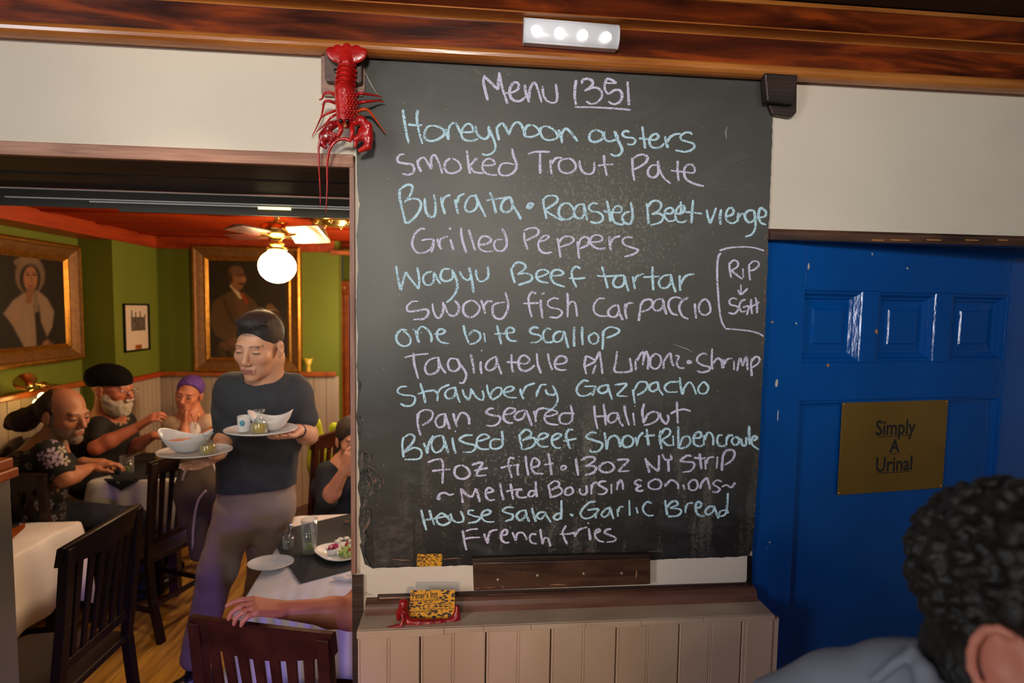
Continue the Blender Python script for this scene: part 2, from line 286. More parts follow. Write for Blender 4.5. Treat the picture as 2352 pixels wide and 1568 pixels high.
def leopard_material(name, scale):
    m = bpy.data.materials.new(name); m.use_nodes = True
    nt = m.node_tree; N = nt.nodes; L = nt.links; p = N['Principled BSDF']; p.inputs['Roughness'].default_value = 0.5
    tc = N.new('ShaderNodeTexCoord'); mp = N.new('ShaderNodeMapping'); mp.inputs['Scale'].default_value = (0.62*scale, 0.62*scale, 1.25*scale)
    nz = N.new('ShaderNodeTexNoise'); nz.inputs['Scale'].default_value = 1.6
    mx = N.new('ShaderNodeMix'); mx.data_type = 'RGBA'; mx.blend_type = 'ADD'; mx.inputs['Factor'].default_value = 0.55
    vo = N.new('ShaderNodeTexVoronoi'); vo.inputs['Scale'].default_value = 1.0
    rp = N.new('ShaderNodeValToRGB'); rp.color_ramp.interpolation = 'CONSTANT'
    rp.color_ramp.elements[0].color = (0.028, 0.022, 0.024, 1); rp.color_ramp.elements[1].position = 0.47; rp.color_ramp.elements[1].color = (0.78, 0.35, 0.012, 1)
    L.new(tc.outputs['Object'], mp.inputs[0]); L.new(mp.outputs[0], nz.inputs['Vector'])
    L.new(mp.outputs[0], mx.inputs[6]); L.new(nz.outputs['Color'], mx.inputs[7]); L.new(mx.outputs[2], vo.inputs['Vector'])
    L.new(vo.outputs['Distance'], rp.inputs[0]); L.new(rp.outputs[0], p.inputs['Base Color'])
    return m
M['leopard'] = leopard_material('leopard_print_card', 150)
M['leopard_small'] = leopard_material('leopard_print_sticker', 330)
M['card_yellow'] = mat('yellow_card', (0.78, 0.35, 0.012), 0.5)
# ------------------------------------------------------------------ object helpers
def _origin(parent):
    o = Vector((0, 0, 0)); p = parent
    while p is not None: o = o + p.location; p = p.parent
    return o
def tag(o, label=None, cat=None, group=None, kind=None):
    if label: o['label'] = label
    if cat: o['category'] = cat
    if group: o['group'] = group
    if kind: o['kind'] = kind
    return o
def thing(name, loc, label, cat, group=None, rotz=0.0):
    o = bpy.data.objects.new(name, None); o.empty_display_size = 0.05; col.objects.link(o)
    o.location = tuple(float(v) for v in loc); o.rotation_euler = (0, 0, rotz)
    return tag(o, label, cat, group)
def link_mesh(name, me, mt, parent=None, smooth=False, bevel=0.0, local=False):
    if mt is not None and len(me.materials) == 0: me.materials.append(M[mt] if isinstance(mt, str) else mt)
    o = bpy.data.objects.new(name, me); col.objects.link(o)
    if parent is not None:
        o.parent = parent
        if not local:
            off = _origin(parent); me.transform(Matrix.Translation(-off))
    if smooth:
        me.polygons.foreach_set('use_smooth', [True]*len(me.polygons))
    if bevel:
        b = o.modifiers.new('bevel', 'BEVEL'); b.width = bevel; b.segments = 2; b.limit_method = 'ANGLE'; b.angle_limit = math.radians(40)
    return o
class MB:
    def __init__(s): s.v = []; s.f = []
    def add(s, vs, fs):
        n = len(s.v); s.v += [tuple(float(c) for c in v) for v in vs]; s.f += [tuple(i+n for i in f) for f in fs]; return s
    def box(s, lo, hi, rot=None, piv=None):
        x0, y0, z0 = lo; x1, y1, z1 = hi
        vs = [(x0, y0, z0), (x1, y0, z0), (x1, y1, z0), (x0, y1, z0), (x0, y0, z1), (x1, y0, z1), (x1, y1, z1), (x0, y1, z1)]
        if rot is not None:
            c = Vector(piv) if piv else Vector(((x0+x1)/2, (y0+y1)/2, (z0+z1)/2)); vs = [tuple(c+rot@(Vector(v)-c)) for v in vs]
        return s.add(vs, [(0, 3, 2, 1), (4, 5, 6, 7), (0, 1, 5, 4), (1, 2, 6, 5), (2, 3, 7, 6), (3, 0, 4, 7)])
    def hexa(s, vs): return s.add(vs, [(0, 3, 2, 1), (4, 5, 6, 7), (0, 1, 5, 4), (1, 2, 6, 5), (2, 3, 7, 6), (3, 0, 4, 7)])
    def bar(s, p0, p1, wx, wy, up=(0, 0, 1), w1=None):
        p0 = Vector(p0); p1 = Vector(p1); d = (p1-p0).normalized(); u = Vector(up)
        a = d.cross(u); a = a.normalized() if a.length > 1e-4 else Vector((1, 0, 0)); b = a.cross(d)
        w1 = w1 or (wx, wy); vs = []
        for p, (hx, hy) in ((p0, (wx, wy)), (p1, w1)):
            for sx, sy in ((-1, -1), (1, -1), (1, 1), (-1, 1)): vs.append(tuple(p+a*sx*hx/2+b*sy*hy/2))
        return s.hexa(vs)
    def tube(s, pts, rads, n=8, cap=True, flat=1.0):
        pts = [Vector(p) for p in pts]; k = len(pts); rads = rads if hasattr(rads, '__len__') else [rads]*k
        base = len(s.v); vs = []; prev = None
        for i in range(k):
            d = (pts[min(i+1, k-1)]-pts[max(i-1, 0)]).normalized()
            if prev is None:
                a = d.cross(Vector((0.13, 0.95, 0.3))); a = a.normalized() if a.length > 1e-3 else d.cross(Vector((1, 0, 0))).normalized()
            else:
                a = (prev - d*prev.dot(d)).normalized()
            prev = a; b = d.cross(a)
            for j in range(n):
                t = 2*PI*j/n; vs.append(pts[i]+a*math.cos(t)*rads[i]+b*math.sin(t)*rads[i]*flat)
        fs = [(i*n+j, i*n+(j+1) % n, (i+1)*n+(j+1) % n, (i+1)*n+j) for i in range(k-1) for j in range(n)]
        if cap: fs += [tuple(range(n-1, -1, -1)), tuple((k-1)*n+j for j in range(n))]
        return s.add(vs, fs)
    def lathe(s, prof, c, n=32, sx=1.0, sy=1.0, zmod=None):
        vs = []
        for r, z in prof:
            for j in range(n):
                t = 2*PI*j/n; zz = z + (zmod(t, r, z) if zmod else 0)
                vs.append((c[0]+r*sx*math.cos(t), c[1]+r*sy*math.sin(t), c[2]+zz))
        k = len(prof)
        fs = [(i*n+j, i*n+(j+1) % n, (i+1)*n+(j+1) % n, (i+1)*n+j) for i in range(k-1) for j in range(n)]
        return s.add(vs, fs)
    def prism(s, poly, vec):
        n = len(poly); vec = Vector(vec); a = [Vector(p) for p in poly]
        return s.add(a+[p+vec for p in a], [tuple(range(n)), tuple(range(2*n-1, n-1, -1))]+[(i, i+n, (i+1) % n+n, (i+1) % n) for i in range(n)])
    def extrude_x(s, prof, x0, x1):   # prof: (y,z) loop
        n = len(prof); a = [(x0, y, z) for y, z in prof]; b = [(x1, y, z) for y, z in prof]
        return s.add(a+b, [tuple(range(n-1, -1, -1)), tuple(range(n, 2*n))]+[(i, (i+1) % n, (i+1) % n+n, i+n) for i in range(n)])
    def build(s, name, mt, parent=None, smooth=False, bevel=0.0, local=False, loc=None):
        me = bpy.data.meshes.new(name); me.from_pydata(s.v, [], s.f); me.update()
        o = link_mesh(name, me, mt, parent, smooth, bevel, local)
        return o
def sph(c, r, n=16, m=10, squash=(1, 1, 1)):
    b = MB(); prof = [(max(1e-4, r*math.sin(PI*i/m)), -r*math.cos(PI*i/m)) for i in range(m+1)]
    vs = []
    for rr, z in prof:
        for j in range(n):
            t = 2*PI*j/n; vs.append((c[0]+rr*math.cos(t)*squash[0], c[1]+rr*math.sin(t)*squash[1], c[2]+z*squash[2]))
    fs = [(i*n+j, i*n+(j+1) % n, (i+1)*n+(j+1) % n, (i+1)*n+j) for i in range(m) for j in range(n)]
    return b.add(vs, fs)
def crom(P, sub=6):
    P = [np.array(p, float) for p in P]
    if len(P) < 3: return P
    out = []
    Q = [2*P[0]-P[1]]+P+[2*P[-1]-P[-2]]
    for i in range(1, len(Q)-2):
        for j in range(sub):
            t = j/sub; a, b, c, d = Q[i-1], Q[i], Q[i+1], Q[i+2]
            out.append(0.5*((2*b)+(-a+c)*t+(2*a-5*b+4*c-d)*t*t+(-a+3*b-3*c+d)*t**3))
    out.append(P[-1]); return out
def copy_tree(o, loc, rotz, label, group=None, parent=None):
    c = o.copy(); col.objects.link(c)
    if parent is None:
        c.location = loc; c.rotation_euler = (0, 0, rotz); c['label'] = label
        if group: c['group'] = group
    else: c.parent = parent
    for ch in list(o.children): copy_tree(ch, None, None, None, None, c)
    return c
def text_mesh(body, size, origin, ux, uy, mt, name, parent, bold=0.0, xs=1.0, align='CENTER', shear=0.0, lift=0.0004):
    cu = bpy.data.curves.new('t', 'FONT'); cu.body = body; cu.size = size; cu.align_x = align; cu.offset = bold; cu.shear = shear
    cu.extrude = 0.00012; cu.resolution_u = 3
    to = bpy.data.objects.new('t', cu); col.objects.link(to); dg = bpy.context.evaluated_depsgraph_get()
    me = bpy.data.meshes.new_from_object(to.evaluated_get(dg)); bpy.data.objects.remove(to); bpy.data.curves.remove(cu)
    ux = Vector(ux).normalized(); uy = Vector(uy).normalized(); un = ux.cross(uy)
    Mx = Matrix(((ux.x*xs, uy.x, un.x, 0), (ux.y*xs, uy.y, un.y, 0), (ux.z*xs, uy.z, un.z, 0), (0, 0, 0, 1)))
    me.transform(Matrix.Translation(Vector(origin)+un*lift) @ Mx); me.materials.clear()
    return link_mesh(name, me, mt, parent)

# ------------------------------------------------------------------ implicit surfaces for bodies and soft shapes
def rotm(f, up=(0, 0, 1)):
    f = np.array(f, float); f /= np.linalg.norm(f); up = np.array(up, float)
    r = np.cross(f, up); r /= np.linalg.norm(r); u = np.cross(r, f); return np.stack([r, f, u], 1)  # columns right, forward, up
class SDF:
    def __init__(s, lo, hi, h):
        s.lo = np.array(lo, np.float32); s.h = h
        s.n = np.ceil((np.array(hi)-np.array(lo))/h).astype(int)+1
        s.F = np.full(tuple(s.n), 1.0, np.float32)
    def _blk(s, a, b):
        i0 = np.clip(np.floor((np.array(a)-s.lo)/s.h).astype(int), 0, s.n-1); i1 = np.clip(np.ceil((np.array(b)-s.lo)/s.h).astype(int)+1, 1, s.n)
        if (i1 <= i0).any(): return None
        ax = [(s.lo[k]+s.h*np.arange(i0[k], i1[k])).astype(np.float32) for k in range(3)]
        X, Y, Z = np.meshgrid(*ax, indexing='ij', copy=False)
        return (slice(i0[0], i1[0]), slice(i0[1], i1[1]), slice(i0[2], i1[2])), X, Y, Z
    def _mix(s, sl, d, k, sub):
        A = s.F[sl]
        if sub:
            d = -d; h = np.maximum(k-np.abs(A-d), 0)/max(k, 1e-6); s.F[sl] = np.maximum(A, d)+h*h*k*0.25
        else:
            h = np.maximum(k-np.abs(A-d), 0)/max(k, 1e-6); s.F[sl] = np.minimum(A, d)-h*h*k*0.25
    def cap(s, a, b, ra, rb=None, k=0.02, sub=False):
        rb = ra if rb is None else rb; a = np.array(a, np.float32); b = np.array(b, np.float32); m = max(ra, rb)+k+3*s.h
        B = s._blk(np.minimum(a, b)-m, np.maximum(a, b)+m)
        if B is None: return s
        sl, X, Y, Z = B; ba = b-a; L2 = max(float(ba@ba), 1e-9)
        t = np.clip(((X-a[0])*ba[0]+(Y-a[1])*ba[1]+(Z-a[2])*ba[2])/L2, 0, 1)
        d = np.sqrt((X-a[0]-t*ba[0])**2+(Y-a[1]-t*ba[1])**2+(Z-a[2]-t*ba[2])**2)-(ra+(rb-ra)*t)
        s._mix(sl, d, k, sub); return s
    def chain(s, pts, rads, k=0.02):
        for i in range(len(pts)-1): s.cap(pts[i], pts[i+1], rads[i], rads[i+1], k)
        return s
    def ell(s, c, r, R=None, k=0.02, sub=False):
        c = np.array(c, np.float32); r = np.array(r, np.float32); m = float(r.max())+k+3*s.h
        B = s._blk(c-m, c+m)
        if B is None: return s
        sl, X, Y, Z = B; X = X-c[0]; Y = Y-c[1]; Z = Z-c[2]
        if R is not None:
            X, Y, Z = [X*R[0, i]+Y*R[1, i]+Z*R[2, i] for i in range(3)]
        k0 = np.sqrt((X/r[0])**2+(Y/r[1])**2+(Z/r[2])**2); k1 = np.sqrt((X/r[0]**2)**2+(Y/r[1]**2)**2+(Z/r[2]**2)**2)
        s._mix(sl, k0*(k0-1)/np.maximum(k1, 1e-6), k, sub); return s
    def halfcut(s, p, n, k=0.004):
        n = np.array(n, np.float32); n /= np.linalg.norm(n)
        X, Y, Z = np.meshgrid(*[s.lo[q]+s.h*np.arange(s.n[q]) for q in range(3)], indexing='ij', copy=False)
        d = ((X-p[0])*n[0]+(Y-p[1])*n[1]+(Z-p[2])*n[2]).astype(np.float32)
        s.F = np.maximum(s.F, d); return s
    def ripple(s, amp, fx, fy, fz, ph=0.0):
        X, Y, Z = np.meshgrid(*[(s.lo[q]+s.h*np.arange(s.n[q])).astype(np.float32) for q in range(3)], indexing='ij', copy=False)
        near = np.abs(s.F) < 0.06
        w = np.sin(X[near]*fx+2.1*np.sin(Z[near]*fz*0.6+ph))*np.sin(Y[near]*fy+1.7*np.sin(X[near]*fx*0.5))*np.sin(Z[near]*fz+ph+1.3*np.sin(Y[near]*fy*0.7))
        s.F[near] += amp*w; return s
    def mesh(s, name, mt, parent=None, colfn=None, relax=2):
        F = s.F; F[0] = F[-1] = 1; F[:, 0] = F[:, -1] = 1; F[:, :, 0] = F[:, :, -1] = 1
        I = F < 0; c = np.zeros(tuple(s.n-1), np.int8)
        for dx in (0, 1):
            for dy in (0, 1):
                for dz in (0, 1): c += I[dx:s.n[0]-1+dx, dy:s.n[1]-1+dy, dz:s.n[2]-1+dz]
        act = (c > 0) & (c < 8); idx = np.argwhere(act); ids = np.full(act.shape, -1, np.int32); ids[act] = np.arange(len(idx))
        i, j, k = idx.T; C = {}
        for dx in (0, 1):
            for dy in (0, 1):
                for dz in (0, 1): C[dx, dy, dz] = F[i+dx, j+dy, k+dz]
        acc = np.zeros((len(idx), 3)); cnt = np.zeros(len(idx))
        for ax in range(3):
            for a in (0, 1):
                for b in (0, 1):
                    p0 = [a, b]; p0.insert(ax, 0); p1 = [a, b]; p1.insert(ax, 1)
                    v0 = C[tuple(p0)]; v1 = C[tuple(p1)]; x = (v0 < 0) != (v1 < 0); t = v0[x]/(v0[x]-v1[x])
                    q = np.array(p0, float)[None].repeat(x.sum(), 0); q[:, ax] = t; acc[x] += q; cnt[x] += 1
        V = (idx+acc/cnt[:, None])*s.h+s.lo
        quads = []
        for ax in range(3):
            sl0 = [slice(None)]*3; sl1 = [slice(None)]*3; sl0[ax] = slice(0, -1); sl1[ax] = slice(1, None)
            A = I[tuple(sl0)]; B = I[tuple(sl1)]; e = np.argwhere(A != B); o1, o2 = [q for q in range(3) if q != ax]
            e = e[(e[:, o1] > 0) & (e[:, o2] > 0) & (e[:, o1] < s.n[o1]-1) & (e[:, o2] < s.n[o2]-1)]
            ins = A[tuple(e.T)]; u = np.zeros(3, int); v = np.zeros(3, int); u[o1] = 1; v[o2] = 1
            qd = np.stack([ids[tuple((e-u-v).T)], ids[tuple((e-v).T)], ids[tuple(e.T)], ids[tuple((e-u).T)]], 1)
            fl = ins if ax != 1 else ~ins
            qd[~fl] = qd[~fl][:, ::-1]; quads.append(qd)
        Q = np.concatenate(quads)
        for _ in range(relax):   # light smoothing
            S = np.zeros_like(V); n = np.zeros(len(V))
            for a in range(4):
                b = (a+1) % 4; np.add.at(S, Q[:, a], V[Q[:, b]]); np.add.at(n, Q[:, a], 1); np.add.at(S, Q[:, b], V[Q[:, a]]); np.add.at(n, Q[:, b], 1)
            V = 0.5*V+0.5*S/np.maximum(n, 1)[:, None]
        me = bpy.data.meshes.new(name); me.vertices.add(len(V)); me.vertices.foreach_set('co', V.astype(np.float32).ravel())
        me.loops.add(len(Q)*4); me.loops.foreach_set('vertex_index', Q.astype(np.int32).ravel())
        me.polygons.add(len(Q)); me.polygons.foreach_set('loop_start', np.arange(len(Q), dtype=np.int32)*4)
        me.update(calc_edges=True); me.validate()
        if colfn is not None:
            ca = me.color_attributes.new('Col', 'FLOAT_COLOR', 'POINT'); rgb = colfn(V)
            ca.data.foreach_set('color', np.concatenate([rgb, np.ones((len(V), 1))], 1).astype(np.float32).ravel())
        return link_mesh(name, me, mt, parent, smooth=True)

def frame_of(c, f, up=(0, 0, 1), s=1.0):
    R = rotm(f, up); c = np.array(c, float)
    return lambda x, y, z: c+R@(np.array([x, y, z])*s), R
def head_shape(S, c, f, up=(0, 0, 1), s=1.0, nose=1.0, neck=True, k=0.018):
    P, R = frame_of(c, f, up, s); E = lambda p, r, k=k, sub=False: S.ell(P(*p), np.array(r)*s, R, k*s, sub)
    E((0, -.018, .036), (.074, .094, .086)); E((0, .028, -.018), (.064, .062, .088)); E((0, .040, -.072), (.047, .044, .038))
    E((0, .072, -.098), (.022, .018, .018)); E((-.040, .058, -.022), (.022, .022, .022)); E((.040, .058, -.022), (.022, .022, .022))
    S.cap(P(-.034, .078, .024), P(.034, .078, .024), .012*s, .012*s, .014*s)
    for q in (-1, 1):
        E((q*.031, .101, .006), (.016, .012, .010), .012, True)
        E((q*.031, .0775, .004), (.0155, .012, .0105), .004)
    S.cap(P(0, .088, .012), P(0, .110*(.6+.4*nose), -.030), .0075*s, .0120*s, .010*s)
    for q in (-1, 1): S.ell(P(q*.012, .099, -.037), np.array((.0075, .009, .007))*s, R, .006*s)
    S.cap(P(-.020, .086, -.061), P(.020, .086, -.061), .0065*s, .0065*s, .006*s)
    S.cap(P(-.016, .0865, -.073), P(.016, .0865, -.073), .0080*s, .0080*s, .006*s)
    S.cap(P(-.022, .0965, -.0668), P(.022, .0965, -.0668), .0022*s, .0022*s, .003*s, True)
    for q in (-1, 1):
        S.ell(P(q*.079, -.010, -.004), np.array((.009, .020, .032))*s, R, .006*s)
        S.ell(P(q*.091, -.004, .000), np.array((.008, .010, .018))*s, R, .004*s, True)
        S.ell(P(q*.077, .000, -.028), np.array((.006, .008, .010))*s, R, .004*s)
    return P, R
def skin_colour(P0, R, s, tone, brow=(0.02, 0.015, 0.012), lip=None, beard=None, mask=None, scalp=None):
    tone = np.array(tone); lip = np.array(lip if lip is not None else tone*np.array([.75, .5, .5]))
    c0 = P0(0, 0, 0)
    def fn(V):
        q = (V-c0)@R/s; x, y, z = q.T; out = np.tile(tone, (len(V), 1)).astype(float)
        out *= (1+0.05*np.sin(V[:, :1]*40)*np.sin(V[:, 2:]*33))
        def blend(w, c): nonlocal out; w = np.clip(w, 0, 1)[:, None]; out = out*(1-w)+np.array(c)*w
        ax = np.abs(x); near = (y > .03) & (np.abs(z) < .14) & (ax < .1)
        blend(np.exp(-((ax-.045)/.02)**2-((z+.03)/.022)**2)*.35*near, tone*np.array([1.1, .72, .68]))
        blend(np.exp(-(x/.014)**2-((z+.032)/.014)**2)*.35*(y > .09), tone*np.array([1.1, .7, .65]))
        if beard is not None:
            w = ((z < -.045+.0*ax) & (z > -.15) & (y > -.01)).astype(float)*np.clip((ax*.6-z-.045)*60, 0, 1); blend(w*.8, beard)
        if scalp is not None: blend(((z > .06) | ((z > .0) & (y < -.02)))*.7, scalp)
        blend(((ax < .022-np.abs(z+.067)*.5) & (z < -.058) & (z > -.079) & (y > .07))*.75, lip)
        blend(((np.abs(z+.0668) < .0016) & (ax < .022) & (y > .07))*1., lip*.35)
        bz = .024+.004*np.sin(np.clip((ax-.012)/.04, 0, 1)*PI)
        blend(((ax > .012) & (ax < .050) & (np.abs(z-bz) < .0034) & (y > .05))*.75, brow)
        blend(((ax > .016) & (ax < .046) & (np.abs(z-.001+(.00*ax)) < .0022) & (y > .06))*.85, tone*.12)
        return out
    return fn
def eyes(P, R, s, parent, open_=1.0):
    for q in (-1, 1):
        e = sph((0, 0, 0), .0098*s, 12, 8); o = e
        c = P(q*.031, .0805, .003); vs = [tuple(c+R@np.array(v)) for v in e.v]; b = MB(); b.add(vs, e.f); eo = b.build('eye', 'eye', parent, True)
        c2 = P(q*.031, .0882, .002); e2 = sph((0, 0, 0), .0052*s, 10, 6, (1, .6, 1)); b = MB(); b.add([tuple(c2+R@np.array(v)) for v in e2.v], e2.f); b.build('iris', 'iris', eo, True)
def hand(S, wr, d, n, side=1, s=1.0, curl=0.5, spread=0.16, thumb=0.7, k=0.008, curls=None):
    """wr wrist, d direction of the palm, n back-of-hand normal, side +1 puts the thumb on d x n side"""
    d = np.array(d, float); d /= np.linalg.norm(d); n = np.array(n, float); n -= d*(n@d); n /= np.linalg.norm(n); t = np.cross(d, n)*side; wr = np.array(wr, float)
    L = .095*s; pc = wr+d*L*.5
    for o in (-.030, -.010, .010, .030):
        S.cap(wr+t*o*.55*s+d*.008, wr+d*L*(.93-.0*abs(o))+t*o*s, .0155*s, .0120*s, .012*s)
    for i, (o, ln) in enumerate(((.030, .072), (.010, .080), (-.010, .074), (-.030, .058))):
        c = curls[i] if curls else curl; b = wr+d*L*(.97-.10*(o/.03-.3)**2*.5)+t*o*s; dd = d+t*o/.03*spread*.5; dd /= np.linalg.norm(dd)
        ang = 0; p = b; r = .0090*s
        for seg, fr in enumerate((.45, .31, .24)):
            ang += c*(0.55 if seg == 0 else 0.75); v = dd*math.cos(ang)-n*math.sin(ang); q = p+v*ln*s*fr
            S.cap(p, q, r, r*.92, .0045*s); p = q; r *= .92
    b = wr+d*.022*s+t*.024*s-n*.004*s; v1 = d*.62+t*(.75*thumb+.1)-n*.25; v1 /= np.linalg.norm(v1); q = b+v1*.042*s; S.cap(b, q, .0145*s, .0110*s, .010*s)
    v2 = d*.85+t*.25*thumb-n*.30; v2 /= np.linalg.norm(v2); q2 = q+v2*.028*s; S.cap(q, q2, .0105*s, .0100*s, .006*s); q3 = q2+(v2-n*.25)*.024*s; S.cap(q2, q3, .0098*s, .0080*s, .005*s)
def arm(S, sh, el, wr, r=(.047, .040, .043, .027), k=.02):
    sh, el, wr = [np.array(p, float) for p in (sh, el, wr)]
    S.cap(sh, el, r[0], r[1], k); m = el+(wr-el)*.3; S.cap(el, m, r[1]*.98, r[2], k); S.cap(m, wr, r[2], r[3], k)
def torso(S, neck, hipc, shL, shR, w=.13, dpt=.085, wr=.115, k=.07, fwd=None):
    neck, hipc, shL, shR = [np.array(p, float) for p in (neck, hipc, shL, shR)]
    ax = shR-shL; ax /= np.linalg.norm(ax); up = neck-hipc; up /= np.linalg.norm(up); fw = np.cross(up, ax); fw /= np.linalg.norm(fw); fw = np.cross(ax, up) if False else fw
    R = np.stack([ax, fw, up], 1); H = np.linalg.norm(neck-hipc)
    S.ell(hipc+up*H*.70, (w+.045, dpt+.028, H*.30), R, k); S.ell(hipc+up*H*.32, (wr+.02, dpt+.012, H*.33), R, k); S.ell(hipc+up*H*.02, (wr+.045, dpt+.03, H*.22), R, k)
    S.cap(shL+(shR-shL)*.06, shR-(shR-shL)*.06, .052, .052, .05); S.cap(neck-up*.04, neck-up*.01, .075, .062, .05)
    return R, up, H
# ------------------------------------------------------------------ structure
W = 1.30
def struct(o): o['kind'] = 'structure'; return o
def lerp(a, b, t): return a+(b-a)*t
ZT = float(onY(728, 355.4, W)[2])          # underside of the white wall over the opening
XJ = float(onY(806, 800, W)[0])            # jamb edge
XB = 0.776
b = MB()
b.box((-3.2, W, ZT), (XJ+.012, W+.16, 2.75)); b.box((XJ+.012, W, 0), (XB-.006, W+.16, 2.75))
b.box((XB-.006, W, 2.0), (1.80, W+.16, 2.75)); b.box((1.80, W, 0), (3.2, W+.16, 2.75))
wall_front = struct(b.build('wall_front', 'wall'))
fl = MB().box((-3.2, -3.2, -.05), (3.2, 1.46, 0)); struct(fl.build('floor', 'floor'))
# crown moulding
def zc(y, Y): return float(onY(1900, y, Y)[2])
prof = [(1.30, 2.384), (1.292, 2.384)]
for t in range(9):
    a = PI*t/8; prof.append((1.284-.024*math.sin(a), lerp(zc(190, 1.28), zc(158, 1.28), (1-math.cos(a))/2)))
prof_t = prof+[(1.30, prof[-1][1])]
ztor = prof[-1][1]
def xw(x): return (-3.2, x)
tr = struct(MB().extrude_x(prof_t, -3.2, 3.2).build('trim_1', 'torus', smooth=False))
zb2 = zc(97, 1.285); zb3 = zc(80, 1.262); zb4 = zc(72, 1.252); zb5 = zc(21, 1.225); zb6 = zc(9, 1.215)
pl = [(1.30, ztor), (1.286, ztor), (1.286, zb2), (1.30, zb2)]
crown = struct(MB().extrude_x(pl, -3.2, 3.2).build('trim_2', 'crown'))
pc = [(1.30, zb2), (1.286, zb2)]
for t in range(1, 6):
    a = PI/2*t/5; pc.append((1.286-.024*(1-math.cos(a)), lerp(zb2, zb3, math.sin(a))))
pc += [(1.250, zb3), (1.250, zb4), (1.30, zb4)]
MB().extrude_x(pc, -3.2, 3.2).build('cove_strip', 'torus', crown)
pu = [(1.30, zb4), (1.262, zb4), (1.240, lerp(zb4, zb5, .6)), (1.228, zb5), (1.30, zb5)]
MB().extrude_x(pu, -3.2, 3.2).build('upper_board', 'crown', crown)
MB().extrude_x([(1.30, zb5), (1.222, zb5), (1.216, zb6), (1.30, zb6)], -3.2, 3.2).build('top_lip', 'torus', crown)
cb = MB().box((-3.2, -3.2, zb6+.002), (3.2, 1.30, zb6+.06)); cf = struct(cb.build('ceiling', 'ceil_front'))
for i in range(5):
    x = .95+i*.28
    MB().hexa([(x, -1.2, zb6-.025), (x+.05, -1.2, zb6-.025), (x+.05+.55, 1.1, zb6-.025), (x+.55, 1.1, zb6-.025), (x, -1.2, zb6+.003), (x+.05, -1.2, zb6+.003), (x+.60, 1.1, zb6+.003), (x+.55, 1.1, zb6+.003)]).build('ceiling_ridge', 'ceil_front', cf)
# opening: oak trim, soffit boards, jamb
zs = float(onY(400, 372, W)[2])
tr = MB().box((-3.2, W-.012, zs), (XJ+.010, W, ZT+.001)).box((-3.2, W, zs), (XJ, W+.004, ZT)).build('trim_3', 'oak_trim', bevel=.002); struct(tr)
jb = MB().box((XJ, W-.010, 1.135), (XJ+.012, W+.0005, zs+.012)); jo = struct(jb.build('trim_4', 'oak_jamb', bevel=.0015))
MB().box((XJ, W, 0), (XJ+.0118, W+.16, zs)).build('jamb_liner', 'dark_wood', jo)
MB().box((XJ+.004, W-.008, 0), (XJ+.028, W-.0005, 1.130)).build('jamb_foot', 'dark_wood', jo)
so = struct(MB().box((-3.2, W, zs+.002), (XJ, 1.455, zs+.028)).build('trim_5', 'soffit', bevel=.002))
MB().box((-3.2, 1.461, zs-.001), (XJ+.30, 1.64, zs+.028)).build('soffit_board', 'soffit', so, bevel=.002)
MB().box((-3.2, 1.47, zs+.028), (XJ+.30, 1.60, 2.75)).build('header_beam', 'dark_wood', so)
# sliding track
tk = struct(MB().box((float(onY(8, 460, 1.67)[0]), 1.650, float(onY(400, 489, 1.65)[2])+.008), (XJ+.1, 1.655, zs-.002)).build('trim_6', 'aluminium'))
x0 = float(onY(15, 460, 1.648)[0])
def trackbar(ya, yb, Y0, Y1, xa, xb, mt, nm):
    MB().box((xa, Y0, float(onY(400, yb, Y0)[2])), (xb, Y1, float(onY(400, ya, Y0)[2]))).build(nm, mt, tk)
trackbar(441.5, 444.5, 1.644, 1.652, -2.0, XJ+.1, 'track_white', 'track_lip')
trackbar(462, 465, 1.642, 1.650, x0, XJ+.1, 'track_white', 'track_rail')
trackbar(467, 470, 1.640, 1.650, float(onY(205, 465, 1.64)[0]), XJ+.1, 'track_white', 'track_rail')
trackbar(474, 489, 1.646, 1.66, float(onY(275, 480, 1.65)[0]), XJ+.1, 'aluminium', 'track_channel')
a_ = onY(593, 478, 1.638); b_ = onY(668, 480, 1.638)
MB().box((a_[0], 1.636, a_[2]-.003), (b_[0], 1.641, a_[2]+.004)).build('lamp_reflection', 'reflection_glow', tk)  # orange lamp reflection on the track, put in as a glowing strip
# half wall at the far left
hx = float(onY(26, 1150, 1.62)[0]); hz = float(onY(20, 1128, 1.50)[2]); hz2 = float(onY(20, 1078, 1.50)[2])
hw = struct(MB().box((-2.3, 1.52, 0), (hx, 1.62, hz)).build('wall_left_partition', 'post_paint', bevel=.003)); hw.name = 'wall_partition'
MB().box((-2.3, 1.50, hz), (hx+.018, 1.63, hz+(hz2-hz)*.5)).box((-2.3, 1.505, hz+(hz2-hz)*.5), (hx+.008, 1.625, hz2)).build('cap_rail', 'orange_wood', hw, bevel=.005)
# ledge, quarter round, bead-board apron under the chalkboard
zl = 1.0355
ledge = struct(MB().box((-.250, 1.219, zl-.012), (.787, W, zl)).build('trim_7', 'taupe', bevel=.0015))
for xa, xb, h in ((-.2505, -.045, .019), (-.045, .05, .014), (.05, .165, .015), (.165, .30, .013), (.30, .44, .016), (.44, .60, .013), (.60, .787, .014)):
    MB().box((xa+.0004, 1.214, zl-h), (xb-.0004, 1.2188, zl-.0008)).build('lip_piece', 'taupe', ledge, bevel=.0012)
q = [(W, zl), (1.276, zl)]
for t in range(7):
    a = PI/2*t/6; q.append((1.276+.020*(1-math.cos(a)), zl+.010+.022*math.sin(a)))
q += [(W, zl+.034)]
MB().extrude_x(q, -.243, .776).build('quarter_round', 'rail_copper', ledge, smooth=False)
zbb = [float(onY(900, 1366, 1.297)[2]), float(onY(900, 1357, 1.297)[2])]
MB().box((-.215, 1.2945, zl+.033), (.765, 1.2995, zbb[0]+.002)).build('gap_strip', 'dark_wood', ledge)
